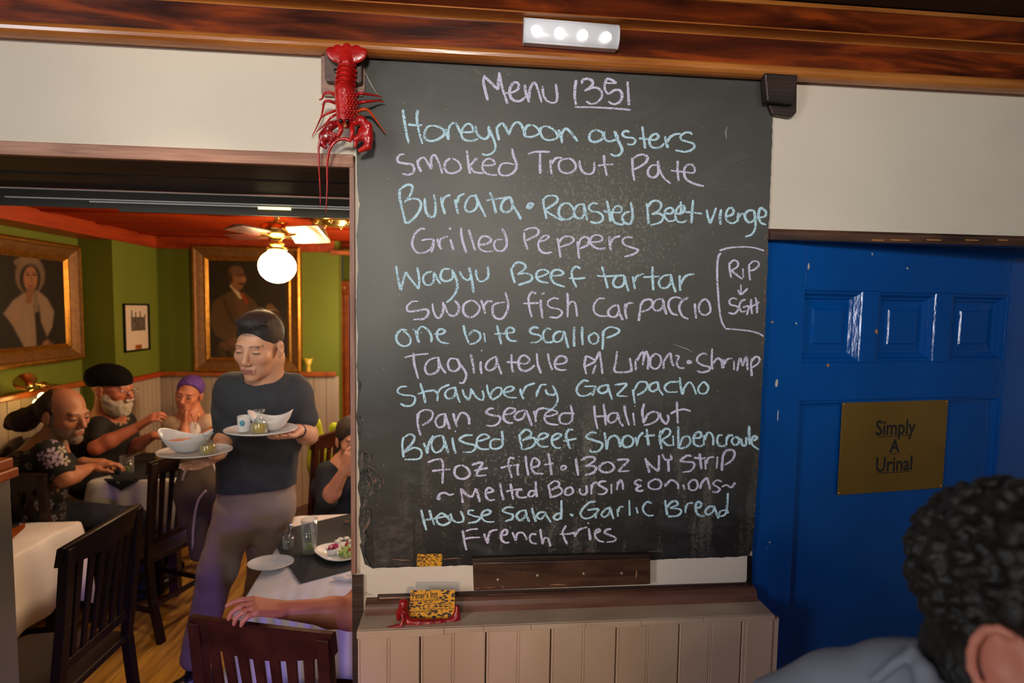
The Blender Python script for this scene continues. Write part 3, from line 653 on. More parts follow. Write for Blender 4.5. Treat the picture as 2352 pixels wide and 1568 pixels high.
for xa, xb, mt in ((-.21, -.12, 'block_light'), (-.09, -.03, 'block_wood'), (.06, .33, 'ledger'), (.36, .75, 'ledger')):
    MB().box((xa, 1.290, zl+.034), (xb, 1.2942, zbb[0]-.002)).build('filler_strip', mt, ledge)
apron = struct(MB().box((-.2495, 1.236, 0), (.786, W, zl-.012)).build('wall_apron', 'dark_wood'))
pxs = [820, 965, 1116, 1265, 1415, 1559, 1702, 1788]
def vplank(xa, xb, Y, z0, z1, mt, parent, name='board', bead=True, g=.0016):
    b = MB(); xm = (xa+xb)/2; bw = .0035
    P = [(xa+g, Y+.012), (xa+g, Y+.002), (xa+g+.002, Y), (xa+g+.005, Y), (xa+g+.0058, Y+.0016)]
    P += [(xa+g+.0066, Y)]
    if bead: P += [(xm-bw-.0012, Y), (xm-bw, Y+.0022), (xm-bw*.5, Y+.0004), (xm+bw*.5, Y+.0004), (xm+bw, Y+.0022), (xm+bw+.0012, Y)]
    P += [(xb-g-.002, Y), (xb-g, Y+.002), (xb-g, Y+.012)]
    n = len(P); lo = [(x, y, z0) for x, y in P]; hi = [(x, y, z1) for x, y in P]
    b.add(lo+hi, [(i, (i+1) % n, (i+1) % n+n, i+n) for i in range(n)]+[tuple(range(n-1, -1, -1)), tuple(range(n, 2*n))])
    return b.build(name, mt, parent)
for a, c in zip(pxs[:-1], pxs[1:]):
    vplank(float(onY(a, 1500, 1.2235)[0]), float(onY(c, 1500, 1.2235)[0]), 1.2235, 0.0, zl-.0135, 'panel', apron, bead=(c < 1780))
MB().box((.716, 1.2185, 0), (.7865, 1.2232, zl-.0145)).build('corner_stile', 'panel', apron, bevel=.002)

# nested rectangle relief (frames, door panels): list of (inset, depth); depth > 0 goes into the wall
def relief(o, ux, uz, un, w, h, steps, close=True, start=0):
    o, ux, uz, un = [np.array(v, float) for v in (o, ux, uz, un)]; b = MB(); R = []
    for s, d in steps:
        R.append([o+ux*x+uz*z-un*d for x, z in ((s, s), (w-s, s), (w-s, h-s), (s, h-s))])
    vs = [p for r in R for p in r]; fs = []
    for i in range(len(R)-1):
        for j in range(4): fs.append((i*4+j, i*4+(j+1) % 4, (i+1)*4+(j+1) % 4, (i+1)*4+j))
    if close: k = (len(R)-1)*4; fs.append((k, k+1, k+2, k+3))
    return b.add(vs, fs)
# ------------------------------------------------------------------ blue door, slightly ajar
DA = math.radians(7.0); HX, HY = .745, 1.305
dt = np.array([math.cos(DA), math.sin(DA), 0]); dn = np.array([math.sin(DA), -math.cos(DA), 0])
def onD(px, py, off=0.0):
    d = _ray(px, py); P0 = np.array([HX, HY, 0])+dn*off; t = (dn@(P0-CAM))/(dn@d); return CAM+d*t
def dl(px, py, off=0.0):
    p = onD(px, py, off)-np.array([HX, HY, 0]); return float(p@dt), float(p[2])
door = struct(thing('door_1', (HX, HY, 0), 'glossy blue panelled door with a brass sign', None, rotz=DA))
for k in ('label', 'category'):
    if k in door: del door[k]
T = {}
tA = dl(1847, 700)[0]; p1 = (dl(1842, 667)[0], dl(1985, 667)[0]); p2 = (dl(2021, 667)[0], dl(2155, 667)[0]); p3 = (dl(2190, 667)[0], dl(2318, 674)[0])
zt_, zb_ = (dl(1842, 667)[1]+dl(2318, 674)[1])/2, (dl(1836, 836)[1]+dl(2307, 828)[1])/2
zlo = (dl(1829, 923)[1]+dl(2302, 907)[1])/2
tEnd = p3[1]+.20; TH = .038
def dbox(n, t0, t1, z0, z1, y0=0.0): return MB().box((t0, y0, z0), (t1, TH, z1)).build(n, 'blue', door, bevel=.0012, local=True)
dbox('stile', 0.0, tA-.0006, .01, 2.03, -.0015); dbox('stile', p3[1], tEnd, .01, 2.03)
dbox('top_rail', tA+.0002, p3[1]-.0003, zt_, 2.03); dbox('middle_rail', tA+.0002, p3[1]-.0003, zlo, zb_)
dbox('mullion', p1[1], p2[0], zb_+.0003, zt_-.0003); dbox('mullion', p2[1], p3[0], zb_+.0003, zt_-.0003)
dbox('bottom_rail', tA+.0002, p3[1]-.0003, .01, .25)
steps = [(0, 0), (.0025, .0008), (.005, .0045), (.009, .0042), (.017, .0145), (.021, .0148), (.0255, .0205), (.030, .0210), (.050, .0170), (.0525, .0130), (.056, .0122)]
for (a, c) in (p1, p2, p3):
    relief((a, 0, zb_), (1, 0, 0), (0, 0, 1), (0, -1, 0), c-a, zt_-zb_, steps).build('panel', 'blue', door, local=True)
relief((tA, 0, .25), (1, 0, 0), (0, 0, 1), (0, -1, 0), p3[1]-tA, zlo-.25, [(0, 0), (.002, .0005), (.004, .005), (.008, .0045), (.013, .010), (.016, .0105), (.018, .014), (.022, .0142)]).build('panel', 'blue', door, local=True)
def chip(px, py, wpx, hpx, mt, nm='paint_chip'):
    t, z = dl(px, py, .0022); s = 1/820.0; pts = []
    n = 7
    for i in range(n):
        a = 2*PI*i/n; r = random.uniform(.6, 1.1); pts.append((t+math.cos(a)*r*wpx*s/2, -.0022, z+math.sin(a)*r*hpx*s/2))
    MB().prism(pts, (0, .002, 0)).build(nm, mt, door, local=True)
for a in ((1858, 612, 5, 17, 'paint_chip'), (2004, 583, 3, 7, 'paint_chip'), (2014, 761, 7, 12, 'chip_orange'), (1902, 839, 7, 9, 'chip_orange'), (1774, 740, 9, 5, 'chip_orange'), (1784, 880, 9, 22, 'paint_chip'), (1829, 742, 4, 5, 'paint_chip'), (1768, 1245, 5, 4, 'paint_chip'), (1787, 955, 3, 30, 'paint_chip'), (2085, 616, 5, 5, 'paint_chip')): chip(*a)
# old plugged lock hole
t, z = dl(1771, 1263, .002)
MB().lathe([(.0005, .0), (.016, .0), (.017, -.001), (.0185, .0012)], (0, 0, 0), 20).v
lk = MB(); base = MB().lathe([(.0002, .0015), (.014, .0012), (.0155, .0004), (.017, .0014), (.019, 0)], (0, 0, 0), 18)
lk.add([(t+x, -.0017-zz, z+y) for x, y, zz in base.v], base.f); lk.build('plugged_hole', 'blue', door, local=True)
lt = struct(MB().extrude_x([(W, float(onY(1900, 528, 1.285)[2])), (1.290, float(onY(1900, 528, 1.285)[2])), (1.287, float(onY(1900, 535, 1.285)[2])), (1.283, float(onY(1900, 537, 1.283)[2])), (1.283, float(onY(1900, 553, 1.283)[2])), (W+.02, float(onY(1900, 553, 1.283)[2]))], XB-.004, 1.80).build('trim_8', 'ledger'))
for pxx in (2010, 2065, 2150, 2230, 2300):
    P = onY(pxx, 551, 1.2825); MB().box((P[0]-random.uniform(.008, .03), 1.2822, P[2]-.0015), (P[0]+random.uniform(.008, .03), 1.2835, P[2]+.0012)).build('scuff_mark', 'chip_orange', lt)
struct(MB().box((.70, 1.44, 0), (2.0, 1.9, 2.2)).build('wall_behind_door', 'dark_wood'))
bpy.data.objects['wall_behind_door'].location = (0, .10, 0)
# brass sign
c0 = dl(1940, 926, .006); c1 = dl(2185, 919, .006); c2 = dl(2177, 1125, .006); c3 = dl(1935, 1138, .006)
t0, t1 = (c0[0]+c3[0])/2, (c1[0]+c2[0])/2; z1, z0 = (c0[1]+c1[1])/2, (c2[1]+c3[1])/2
sg = thing('door_sign', (HX, HY, 0), 'square dull brass sign reading Simply A Urinal screwed to the blue door', 'sign', rotz=DA)
plate_ = MB().box((t0, .0055, z0), (t1, .0075, z1)).build('plate', 'brass_plate', sg, bevel=.0006, local=True)
for tt in (t0+.006, t1-.006):
    for zz in (z0+.006, z1-.006):
        s_ = sph((tt, .0052, zz), .0032, 10, 6, (1, .5, 1)); s_.build('screw', 'brass', plate_, True, local=True)
def sign_text(body, px, py, size, xs, lw):
    t, z = dl(px, py, .004)
    me = text_mesh(body, size, (0, 0, 0), (1, 0, 0), (0, 0, 1), 'black_ink', 'lettering', None, bold=.0012, xs=xs, lift=0)
    me.data.transform(Matrix.Translation((t, .0052, z))); me.parent = sg
    MB().box((t-lw/2, .0050, z-.006), (t+lw/2, .0056, z-.0038)).build('underline', 'black_ink', sg, local=True)
H1 = (z1-z0)
sign_text('Simply', 2063, 999, .060, .88, .112); sign_text('A', 2061, 1040, .054, .9, .024); sign_text('Urinal', 2060, 1083, .060, .88, .112)

# ------------------------------------------------------------------ corner blocks
def blk(name, pts, Y, th, mt, parent, bevel=.0015):
    P = [onY(x, y, Y) for x, y in pts]; P = [(p[0], Y, p[2]) for p in P]
    return MB().prism(P[::-1], (0, th, 0)).build(name, mt, parent, bevel=bevel)
cl = thing('corner_block', onY(785, 150, 1.295), 'weathered brown corner block screwed to a paler backing board behind the red lobster', 'block')
blk('backing_board', [(737, 119), (838, 124), (838, 205), (834, 221), (745, 221), (737, 213)], 1.289, .011, 'block_light', cl)
blk('front_block', [(745, 108), (831, 113), (831, 186), (826, 190), (751, 186), (745, 180)], 1.268, .0205, 'block_wood', cl, .003)
P = onY(771, 162, 1.267); s_ = sph((P[0], 1.2672, P[2]), .0048, 12, 6, (1, .35, 1)); s_.build('screw', 'black', cl, True)
cr = thing('corner_block', onY(1800, 210, 1.295), 'dark stained corner block with a rounded backing piece at the right top of the chalkboard', 'block')
blk('backing_board', [(1762, 176), (1831, 178), (1830, 258), (1818, 269), (1775, 262), (1768, 245)], 1.283, .0165, 'dark_wood', cr, .002)
blk('front_block', [(1756, 166), (1834, 171), (1826, 238), (1762, 232)], 1.262, .0205, 'dark_wood', cr, .004)

# ------------------------------------------------------------------ light bar on the crown
lb = thing('light_bar', onY(1311, 75, 1.28), 'white push-on light bar with four glowing spots on the dark crown moulding', 'lamp')
A = onY(1202, 67, 1.262); B = onY(1421, 84, 1.262); ux = (B-A)/np.linalg.norm(B-A); Lb = float(np.linalg.norm(B-A)); uz = np.cross(ux, (0, 1, 0)); uz /= np.linalg.norm(uz)
uz = uz if uz[2] > 0 else -uz
def halfcyl(x0, x1, r, yb, n=14, sq=.62, flat=0):
    b = MB(); vs = []
    for xx in (x0, x1):
        for i in range(n+1):
            a = PI*i/n; p = A+ux*xx+uz*r*math.cos(a); vs.append((p[0], yb-r*sq*math.sin(a), p[2]))
    f = [(i, i+1, i+n+2, i+n+1) for i in range(n)]+[tuple(range(n, -1, -1)), tuple(range(n+1, 2*n+2)), (0, n+1, 2*n+1, n)]
    return b.add(vs, f)
hr = .0285
MB().hexa([tuple(np.array((0, 0, 0))+A+ux*x+uz*z+np.array((0, y-1.262, 0))) for z in (-hr*.97, hr*.97) for x, y in ((.001, 1.268), (Lb-.001, 1.268), (Lb-.001, 1.285), (.001, 1.285))]).build('base', 'white_plastic', lb, bevel=.002)
dif_ = halfcyl(.0035, Lb-.0035, hr*.93, 1.268).build('diffuser', 'diffuser', lb, True)
for x in (0, Lb-.0035): halfcyl(x, x+.0035, hr, 1.2685).build('end_cap', 'white_plastic', lb)
for sgn in (-1, 1):
    P0 = A+ux*.002+uz*sgn*hr*.93; P1 = A+ux*(Lb-.002)+uz*sgn*hr*.93
    MB().tube([(P0[0], 1.266, P0[2]), (P1[0], 1.266, P1[2])], .0022, 8).build('edge_strip', 'white_plastic', lb, True)
for fx, fy in ((1231, 70), (1285, 75), (1339, 80), (1393, 85)):
    P = onY(fx, fy, 1.252); s_ = sph((P[0], 1.2512, P[2]), .0122, 18, 8, (1, .16, 1)); s_.build('led_spot', 'led', dif_, True)

# ------------------------------------------------------------------ dining room shell
XL, XA, YS, YB = -2.44, -2.66, 3.87, 4.4
ZCE, ZR0, ZR1 = 2.33, 1.225, 1.262
XC = float(onY(778, 700, YB)[0])
wl = struct(MB().box((XA-.1, 1.46, 0), (XA, YS, 2.6)).build('wall_left', 'green_wall'))
MB().box((XA-.1, YS, 0), (XL, YS+.06, 2.6)).box((XL-.15, YS+.06, 0), (XL, YB+.1, 2.6)).build('pilaster', 'green_wall', wl)
wb = struct(MB().box((XL-.2, YB, 0), (XC, YB+.1, 2.6)).build('wall_back', 'green_wall'))
struct(MB().box((XC-.1, 5.0, 0), (1.4, 5.1, 2.6)).build('wall_far', 'green_wall'))
struct(MB().box((1.3, 1.95, 0), (1.4, 5.0, 2.6)).build('wall_right', 'green_wall'))
dc = struct(MB().box((XA-.1, 1.655, ZCE), (1.4, 5.1, ZCE+.06)).build('ceiling_dining', 'ceil'))
for i in range(7): MB().box((XA, 1.9+i*.45, ZCE-.012), (1.3, 1.97+i*.45, ZCE)).build('ceiling_batten', 'ceil', dc)
cn = struct(MB().box((XA, 1.66, 2.235), (XL+.012, YB, ZCE)).build('trim_9', 'red_wood', bevel=.006))
MB().box((XL, YB-.03, 2.235), (XC-.03, YB, ZCE)).build('cornice_board', 'red_wood', cn, bevel=.004)
MB().box((XC-.05, YB-.06, 2.215), (XC+.6, YB+.0, 2.25)).build('cornice_board', 'orange_wood', cn, bevel=.004)
rl = struct(MB().box((XA, 1.66, ZR0), (XA+.045, YS, ZR1)).build('trim_10', 'orange_wood', bevel=.008))
MB().box((XL, YS-.04, ZR0), (XL+.045, YB, ZR1)).build('rail', 'red_wood', rl, bevel=.008)
MB().box((XL, YB-.05, ZR0), (XC-.02, YB, ZR1)).build('rail', 'orange_wood', rl, bevel=.008)
wn = struct(MB().box((XL, YB-.012, 0), (XC, YB-.010, ZR0)).build('wall_wainscot', 'wains'))
n = 14
for i in range(n):
    vplank(lerp(XL, XC, i/n), lerp(XL, XC, (i+1)/n), YB-.024, 0, ZR0-.002, 'wains', wn, 'board', bead=True, g=.002)
nn = 9
for i in range(nn):
    y0, y1 = lerp(YS, YB-.03, i/nn), lerp(YS, YB-.03, (i+1)/nn)
    MB().box((XL+.002, y0+.002, 0), (XL+.016, y1-.002, ZR0-.002)).build('board', 'wains', wn, bevel=.002)
wn = struct(MB().box((XA+.0005, 1.7, 0), (XA+.0015, YS-.05, ZR0-.01)).build('wall_wainscot_left', 'wains'))
for i in range(22):
    y0, y1 = lerp(1.7, YS-.05, i/22), lerp(1.7, YS-.05, (i+1)/22)
    MB().box((XA+.002, y0+.002, 0), (XA+.016, y1-.002, ZR0-.002)).build('board', 'wains', wn, bevel=.002)
# far doorway casing on the right
Yc = 4.92
xa, xb = float(onY(777, 800, Yc)[0]), float(onY(801, 800, Yc)[0])
zt2, zt1, zrb = float(onY(790, 645, Yc)[2]), float(onY(790, 675, Yc)[2]), 0
dc2 = struct(thing('door_2', (xa, Yc, 0), 'x', None))
for k in ('label', 'category'):
    if k in dc2: del dc2[k]
MB().box((xa, Yc, 0), (xb, 5.0, zt1)).build('casing', 'orange_wood', dc2, bevel=.006)
for i in (1, 2): MB().box((lerp(xa, xb, i/3)-.004, Yc-.006, 0), (lerp(xa, xb, i/3)+.004, Yc, zt1)).build('casing_bead', 'orange_wood', dc2, bevel=.002)
MB().box((xa-.008, Yc-.01, zt1), (xb+.008, 5.0, zt2)).build('rosette_block', 'orange_wood', dc2, bevel=.005)
s_ = sph(((xa+xb)/2, Yc-.01, (zt1+zt2)/2), .03, 14, 8, (1, .3, 1)); s_.build('rosette', 'orange_wood', dc2, True)
MB().box((xb, Yc+.03, 0), (xb+.8, 4.99, zt1-.02)).build('door_leaf', 'blue_dark', dc2)
MB().box((xb, Yc, zt1), (xb+.9, 5.0, zt2-.01)).build('casing', 'orange_wood', dc2, bevel=.004)
# dining floor of narrow boards
fd = struct(MB().box((XA-.1, 1.46, -.06), (1.4, 5.1, -.012)).build('floor_dining', 'dark_wood'))
nb = 40
for i in range(nb):
    x0 = lerp(XA, 1.3, i/nb); x1 = lerp(XA, 1.3, (i+1)/nb); y = 1.46
    cut = random.uniform(2.2, 4.2)
    for (ya, yb) in ((1.462, cut), (cut, 5.0)):
        MB().box((x0+.001, ya+.001, -.012), (x1-.001, yb-.001, random.uniform(-.0012, 0))).build('floorboard', 'floor', fd)

# ------------------------------------------------------------------ pictures
def paint_canvas(name, o, ux, uz, w, h, shapes, bg, parent, res=260):
    nx = int(res*w/max(w, h)); nz = int(res*h/max(w, h)); o, ux, uz = [np.array(v, float) for v in (o, ux, uz)]
    U, V = np.meshgrid(np.linspace(0, w, nx), np.linspace(0, h, nz), indexing='ij'); P = o+U[..., None]*ux+V[..., None]*uz; P = P.reshape(-1, 3)
    v = P-CAM; zc_ = v@_f; X = 1176+FPX*(v@_r)/zc_; Y = 784-FPX*(v@_u)/zc_
    C = np.tile(np.array(bg, float), (len(P), 1)); C *= (1+.18*np.sin(X*.11+np.sin(Y*.07)*2)*np.sin(Y*.09))[:, None]
    for sh in shapes:
        kind, c, soft = sh[0], np.array(sh[-2], float), sh[-1]
        if kind == 'e':
            _, cx, cy, rx, ry, ang = sh[:6]; a = math.radians(ang); dx, dy = X-cx, Y-cy
            d = (np.sqrt(((dx*math.cos(a)+dy*math.sin(a))/rx)**2+((-dx*math.sin(a)+dy*math.cos(a))/ry)**2)-1)*min(rx, ry)
        elif kind == 'l':
            pts, r = sh[1], sh[2]; d = np.full(len(P), 1e9)
            for (ax, ay), (bx, by) in zip(pts[:-1], pts[1:]):
                L2 = max((bx-ax)**2+(by-ay)**2, 1e-6); t = np.clip(((X-ax)*(bx-ax)+(Y-ay)*(by-ay))/L2, 0, 1)
                d = np.minimum(d, np.hypot(X-ax-t*(bx-ax), Y-ay-t*(by-ay))-r)
        else:
            pts = sh[1]; n_ = len(pts); inside = np.zeros(len(P), bool); d = np.full(len(P), 1e9)
            for i in range(n_):
                ax, ay = pts[i]; bx, by = pts[(i+1) % n_]
                cr_ = ((ay > Y) != (by > Y)) & (X < (bx-ax)*(Y-ay)/((by-ay) or 1e-9)+ax); inside ^= cr_
                L2 = max((bx-ax)**2+(by-ay)**2, 1e-6); t = np.clip(((X-ax)*(bx-ax)+(Y-ay)*(by-ay))/L2, 0, 1)
                d = np.minimum(d, np.hypot(X-ax-t*(bx-ax), Y-ay-t*(by-ay)))
            d = np.where(inside, -d, d)
        soft = soft*.55; wgt = np.clip(.5-d/(2*soft), 0, 1)[:, None]; C = C*(1-wgt)+c*.85*wgt
    me = bpy.data.meshes.new(name); fs = [(i*nz+j, (i+1)*nz+j, (i+1)*nz+j+1, i*nz+j+1) for i in range(nx-1) for j in range(nz-1)]
    me.from_pydata([tuple(p) for p in P], [], fs); ca = me.color_attributes.new('Col', 'FLOAT_COLOR', 'POINT')
    ca.data.foreach_set('color', np.concatenate([C, np.ones((len(C), 1))], 1).astype(np.float32).ravel())
    return link_mesh(name, me, 'canvas_v', parent)
fr_steps = [(0, .0), (.001, -.050), (.012, -.062), (.022, -.060), (.028, -.050), (.05, -.040), (.068, -.030), (.080, -.034), (.088, -.026), (.098, -.018)]
# back wall portrait
Yp = YB-.004
def rectY(pxs_, Y):
    P = [onY(x, y, Y) for x, y in pxs_]; xs = [p[0] for p in P]; zs_ = [p[2] for p in P]
    return (xs[0]+xs[3])/2, (xs[1]+xs[2])/2, (zs_[2]+zs_[3])/2, (zs_[0]+zs_[1])/2
x0, x1, z0, z1 = rectY([(441, 558), (692, 573), (692, 855), (447, 853)], Yp-.03)
pb = thing('framed_portrait', (x0, Yp, z0), 'large gilt framed painting of a seated man in brown on the back wall', 'painting', 'gilt framed portraits')
fw_ = (x1-x0)
st = [(s*1.18, d) for s, d in fr_steps]
relief((x0, Yp, z0), (1, 0, 0), (0, 0, 1), (0, -1, 0), x1-x0, z1-z0, st[:4], False).build('outer_moulding', 'gold', pb)
relief((x0, Yp, z0), (1, 0, 0), (0, 0, 1), (0, -1, 0), x1-x0, z1-z0, st[3:7], False).build('cove_moulding', 'gold_dark', pb)
relief((x0, Yp, z0), (1, 0, 0), (0, 0, 1), (0, -1, 0), x1-x0, z1-z0, st[6:], False).build('inner_moulding', 'gold', pb)
br = (.085, .042, .014); fl_ = (.24, .10, .04)
man = [('e', 560, 640, 90, 60, 0, (.020, .014, .007), 60),
       ('p', [(492, 700), (506, 682), (530, 668), (562, 672), (585, 690), (600, 720), (625, 760), (635, 830), (540, 830), (520, 790), (494, 760), (488, 725)], br, 6),
       ('l', [(500, 700), (493, 735), (505, 762), (530, 775), (565, 780)], 12, (.095, .048, .016), 6), ('l', [(515, 690), (535, 740)], 4, (.05, .025, .01), 4),
       ('p', [(545, 668), (566, 700), (590, 760), (560, 755), (535, 690)], (.11, .055, .018), 5),
       ('l', [(532, 656), (545, 672), (552, 682)], 4, (.55, .42, .24), 2), ('l', [(556, 676), (567, 694)], 4, (.26, .03, .010), 3),
       ('e', 545, 640, 17, 27, 0, fl_, 5), ('e', 541, 622, 15, 12, 0, (.13, .06, .028), 6), ('e', 560, 630, 5, 3, 0, (.05, .02, .012), 4), ('l', [(548, 632), (556, 632)], 2, (.05, .02, .01), 3),
       ('l', [(550, 651), (563, 653)], 2.5, (.05, .022, .012), 2), ('e', 561, 642, 4, 6, 0, (.30, .13, .055), 3), ('e', 530, 640, 5, 12, 0, (.04, .02, .01), 4),
       ('l', [(620, 708), (630, 720)], 10, (.16, .08, .025), 5), ('l', [(618, 712), (634, 713)], 2.5, (.35, .25, .12), 2), ('l', [(630, 722), (645, 745), (625, 770)], 11, (.075, .038, .014), 6),
       ('e', 515, 795, 12, 9, 30, (.13, .055, .02), 5), ('e', 538, 785, 14, 10, 0, (.15, .065, .024), 5), ('l', [(505, 800), (520, 826)], 7, (.06, .03, .012), 5), ('l', [(560, 800), (600, 815)], 18, (.07, .036, .013), 9)]
iw = .098*1.18-.004
paint_canvas('canvas', (x0+iw, Yp-.016, z0+iw), (1, 0, 0), (0, 0, 1), x1-x0-2*iw, z1-z0-2*iw, man, (.016, .011, .006), pb)
# left wall portrait (partly outside the frame)
XP = XA+.004
Yo = float(onX(188, 700, XP+.045)[1]); Yc_ = float(onX(64, 700, XP)[1]); Yl = 2*Yc_-Yo
zt = (onX(60, 545, XP+.05)[2]); zb = float(onX(60, 842, XP+.05)[2])
pa = thing('framed_portrait', (XP, Yl, zb), 'gilt framed painting of a woman in a white bonnet and shawl on the left wall', 'painting', 'gilt framed portraits')
o_ = (XP, Yl, zb)
relief(o_, (0, 1, 0), (0, 0, 1), (1, 0, 0), Yo-Yl, zt-zb, st[:4], False).build('outer_moulding', 'gold', pa)
relief(o_, (0, 1, 0), (0, 0, 1), (1, 0, 0), Yo-Yl, zt-zb, st[3:7], False).build('cove_moulding', 'gold_dark', pa)
relief(o_, (0, 1, 0), (0, 0, 1), (1, 0, 0), Yo-Yl, zt-zb, st[6:], False).build('inner_moulding', 'gold', pa)
wh = (.24, .16, .105); fc = (.30, .125, .055)
woman = [('p', [(8, 720), (30, 690), (55, 672), (88, 668), (108, 685), (124, 715), (120, 750), (108, 772), (95, 740), (90, 700), (78, 700), (82, 760), (84, 812), (62, 818), (52, 790), (28, 745)], wh, 5),
         ('e', 40, 715, 9, 20, 15, (.27, .16, .11), 7), ('l', [(60, 720), (66, 790)], 4, (.26, .17, .12), 5), ('l', [(106, 700), (112, 745)], 4, (.25, .16, .11), 4),
         ('e', 69, 632, 34, 44, 0, (.15, .095, .06), 5), ('e', 65, 598, 24, 12, 0, (.18, .115, .07), 5), ('e', 40, 602, 8, 8, 0, (.15, .09, .055), 4), ('e', 69, 640, 24, 34, 0, (.012, .007, .004), 5),
         ('e', 70, 640, 16, 28, 0, fc, 4), ('l', [(70, 665), (66, 690)], 8, (.20, .085, .04), 5), ('l', [(61, 631), (66, 631)], 1.8, (.05, .02, .015), 2), ('l', [(76, 631), (82, 631)], 1.8, (.05, .02, .015), 2),
         ('l', [(60, 626), (67, 625)], 1, (.09, .04, .02), 2), ('l', [(75, 625), (83, 626)], 1, (.09, .04, .02), 2), ('l', [(71, 633), (73, 647)], 1.6, (.20, .08, .04), 2), ('l', [(66, 656), (76, 656)], 1.8, (.22, .04, .025), 2),
         ('l', [(82, 672), (84, 712)], 5, (.17, .11, .07), 4), ('e', 104, 795, 8, 15, 25, (.24, .11, .055), 5), ('l', [(118, 790), (124, 812)], 4, (.12, .065, .035), 4)]
paint_canvas('canvas', (XP+.016, Yl+iw, zb+iw), (0, 1, 0), (0, 0, 1), Yo-Yl-2*iw, zt-zb-2*iw, woman, (.010, .006, .004), pa)
pz = onX(86, 829, XP+.045); MB().box((pz[0]-.001, pz[1]-.05, pz[2]-.010), (pz[0]+.003, pz[1]+.05, pz[2]+.012)).build('name_plate', 'gold_dark', pa)
# small black framed photograph
c = [onX(x, y, XL+.012) for x, y in ((283, 697), (343, 697), (345, 803), (289, 809))]
ya, yb_, z1, z0 = (c[0][1]+c[3][1])/2, (c[1][1]+c[2][1])/2, (c[0][2]+c[1][2])/2, (c[2][2]+c[3][2])/2
ps = thing('framed_photograph', (XL, ya, z0), 'small black framed black and white photograph with a caption on the green left wall', 'picture')
relief((XL+.001, ya, z0), (0, 1, 0), (0, 0, 1), (1, 0, 0), yb_-ya, z1-z0, [(0, 0), (0, -.014), (.012, -.014), (.014, -.006)], False).build('frame', 'black', ps)
MB().box((XL+.001, ya+.010, z0+.010), (XL+.005, yb_-.010, z1-.010)).build('mount', 'paper', ps)
a1, a2 = onX(301, 728, XL+.006), onX(334, 758, XL+.006)
MB().box((XL+.005, a1[1], a2[2]), (XL+.007, a2[1], a1[2])).build('photo_print', 'print_black', ps)
sk = MB(); 
for px_, top in ((303, 712), (312, 716), (322, 714), (333, 722)):
    p0 = onX(px_, 730, XL+.006); p1_ = onX(px_, top, XL+.006); sk.box((XL+.0052, p0[1]-.006, p0[2]), (XL+.0068, p0[1]+.006, p1_[2]))
sk.build('skyline_print', 'print_black', ps)['kind'] = 'stuff'
a1, a2 = onX(311, 792, XL+.006), onX(326, 800, XL+.006); MB().box((XL+.005, a1[1], a2[2]), (XL+.0068, a2[1], a1[2])).build('caption_label', 'orange_wood', ps)

# ------------------------------------------------------------------ ceiling fan with globe
gx, gy, gz = onY(637, 612, 3.0)
fan = thing('ceiling_fan', (gx, gy, ZCE), 'brass ceiling fan with lamp-lit cream blade above the lit white globe', 'fan')
MB().lathe([(.001, .0), (.07, -.0), (.065, -.03), (.02, -.045), (.014, -.05), (.014, -.075), (.06, -.08), (.085, -.10), (.085, -.135), (.06, -.155), (.03, -.165), (.03, -.185), (.045, -.195), (.02, -.21), (.001, -.211)], (gx, gy, ZCE), 28).build('motor', 'brass', fan, True)
for i, ang in enumerate((-22, 68, 158, 248)):
    a = math.radians(ang); d = Vector((math.cos(a), math.sin(a), 0)); n_ = Vector((-d.y, d.x, 0)); c_ = Vector((gx, gy, ZCE-.150)); rz = -.036 if i == 0 else .008
    P = []
    for r, wdt in ((.09, .040), (.12, .058), (.24, .066), (.30, .060), (.32, .03)):
        P.append((r, wdt))
    top = [c_+d*r+n_*wd+Vector((0, 0, rz)) for r, wd in P]+[c_+d*r-n_*wd-Vector((0, 0, rz)) for r, wd in P[::-1]]
    MB().prism(top, (0, 0, .006)).build('blade', 'blade' if i == 0 else 'chair', fan)  # globe-lit blade coloured cream, blades in shade given dark wood
    MB().bar(c_+d*.05, c_+d*.13, .03, .006).build('blade_bracket', 'brass', fan)
MB().lathe([(.055, gz+.105-ZCE), (.058, gz+.098-ZCE), (.048, gz+.080-ZCE), (.03, gz+.078-ZCE)], (gx, gy, ZCE), 24).build('globe_collar', 'brass', fan, True)
sph((gx, gy, gz), .097, 28, 18, (1, 1, .93)).build('globe', 'globe', fan, True)
mp = onZ(771, 507, ZCE-.004)
ml = thing('ceiling_rose', (mp[0], mp[1], ZCE), 'round brass ceiling rose beside the top of the doorway', 'ceiling rose')
MB().lathe([(.001, 0), (.15, 0), (.15, -.012), (.13, -.022), (.11, -.014), (.085, -.014), (.07, -.03), (.03, -.04), (.001, -.042)], (mp[0], mp[1], ZCE), 32).build('ring', 'brass', ml, True)
for i in range(8):
    a = PI*i/4; s_ = sph((mp[0]+.13*math.cos(a), mp[1]+.13*math.sin(a), ZCE-.022), .016, 10, 6); s_.build('boss', 'brass', ml, True)
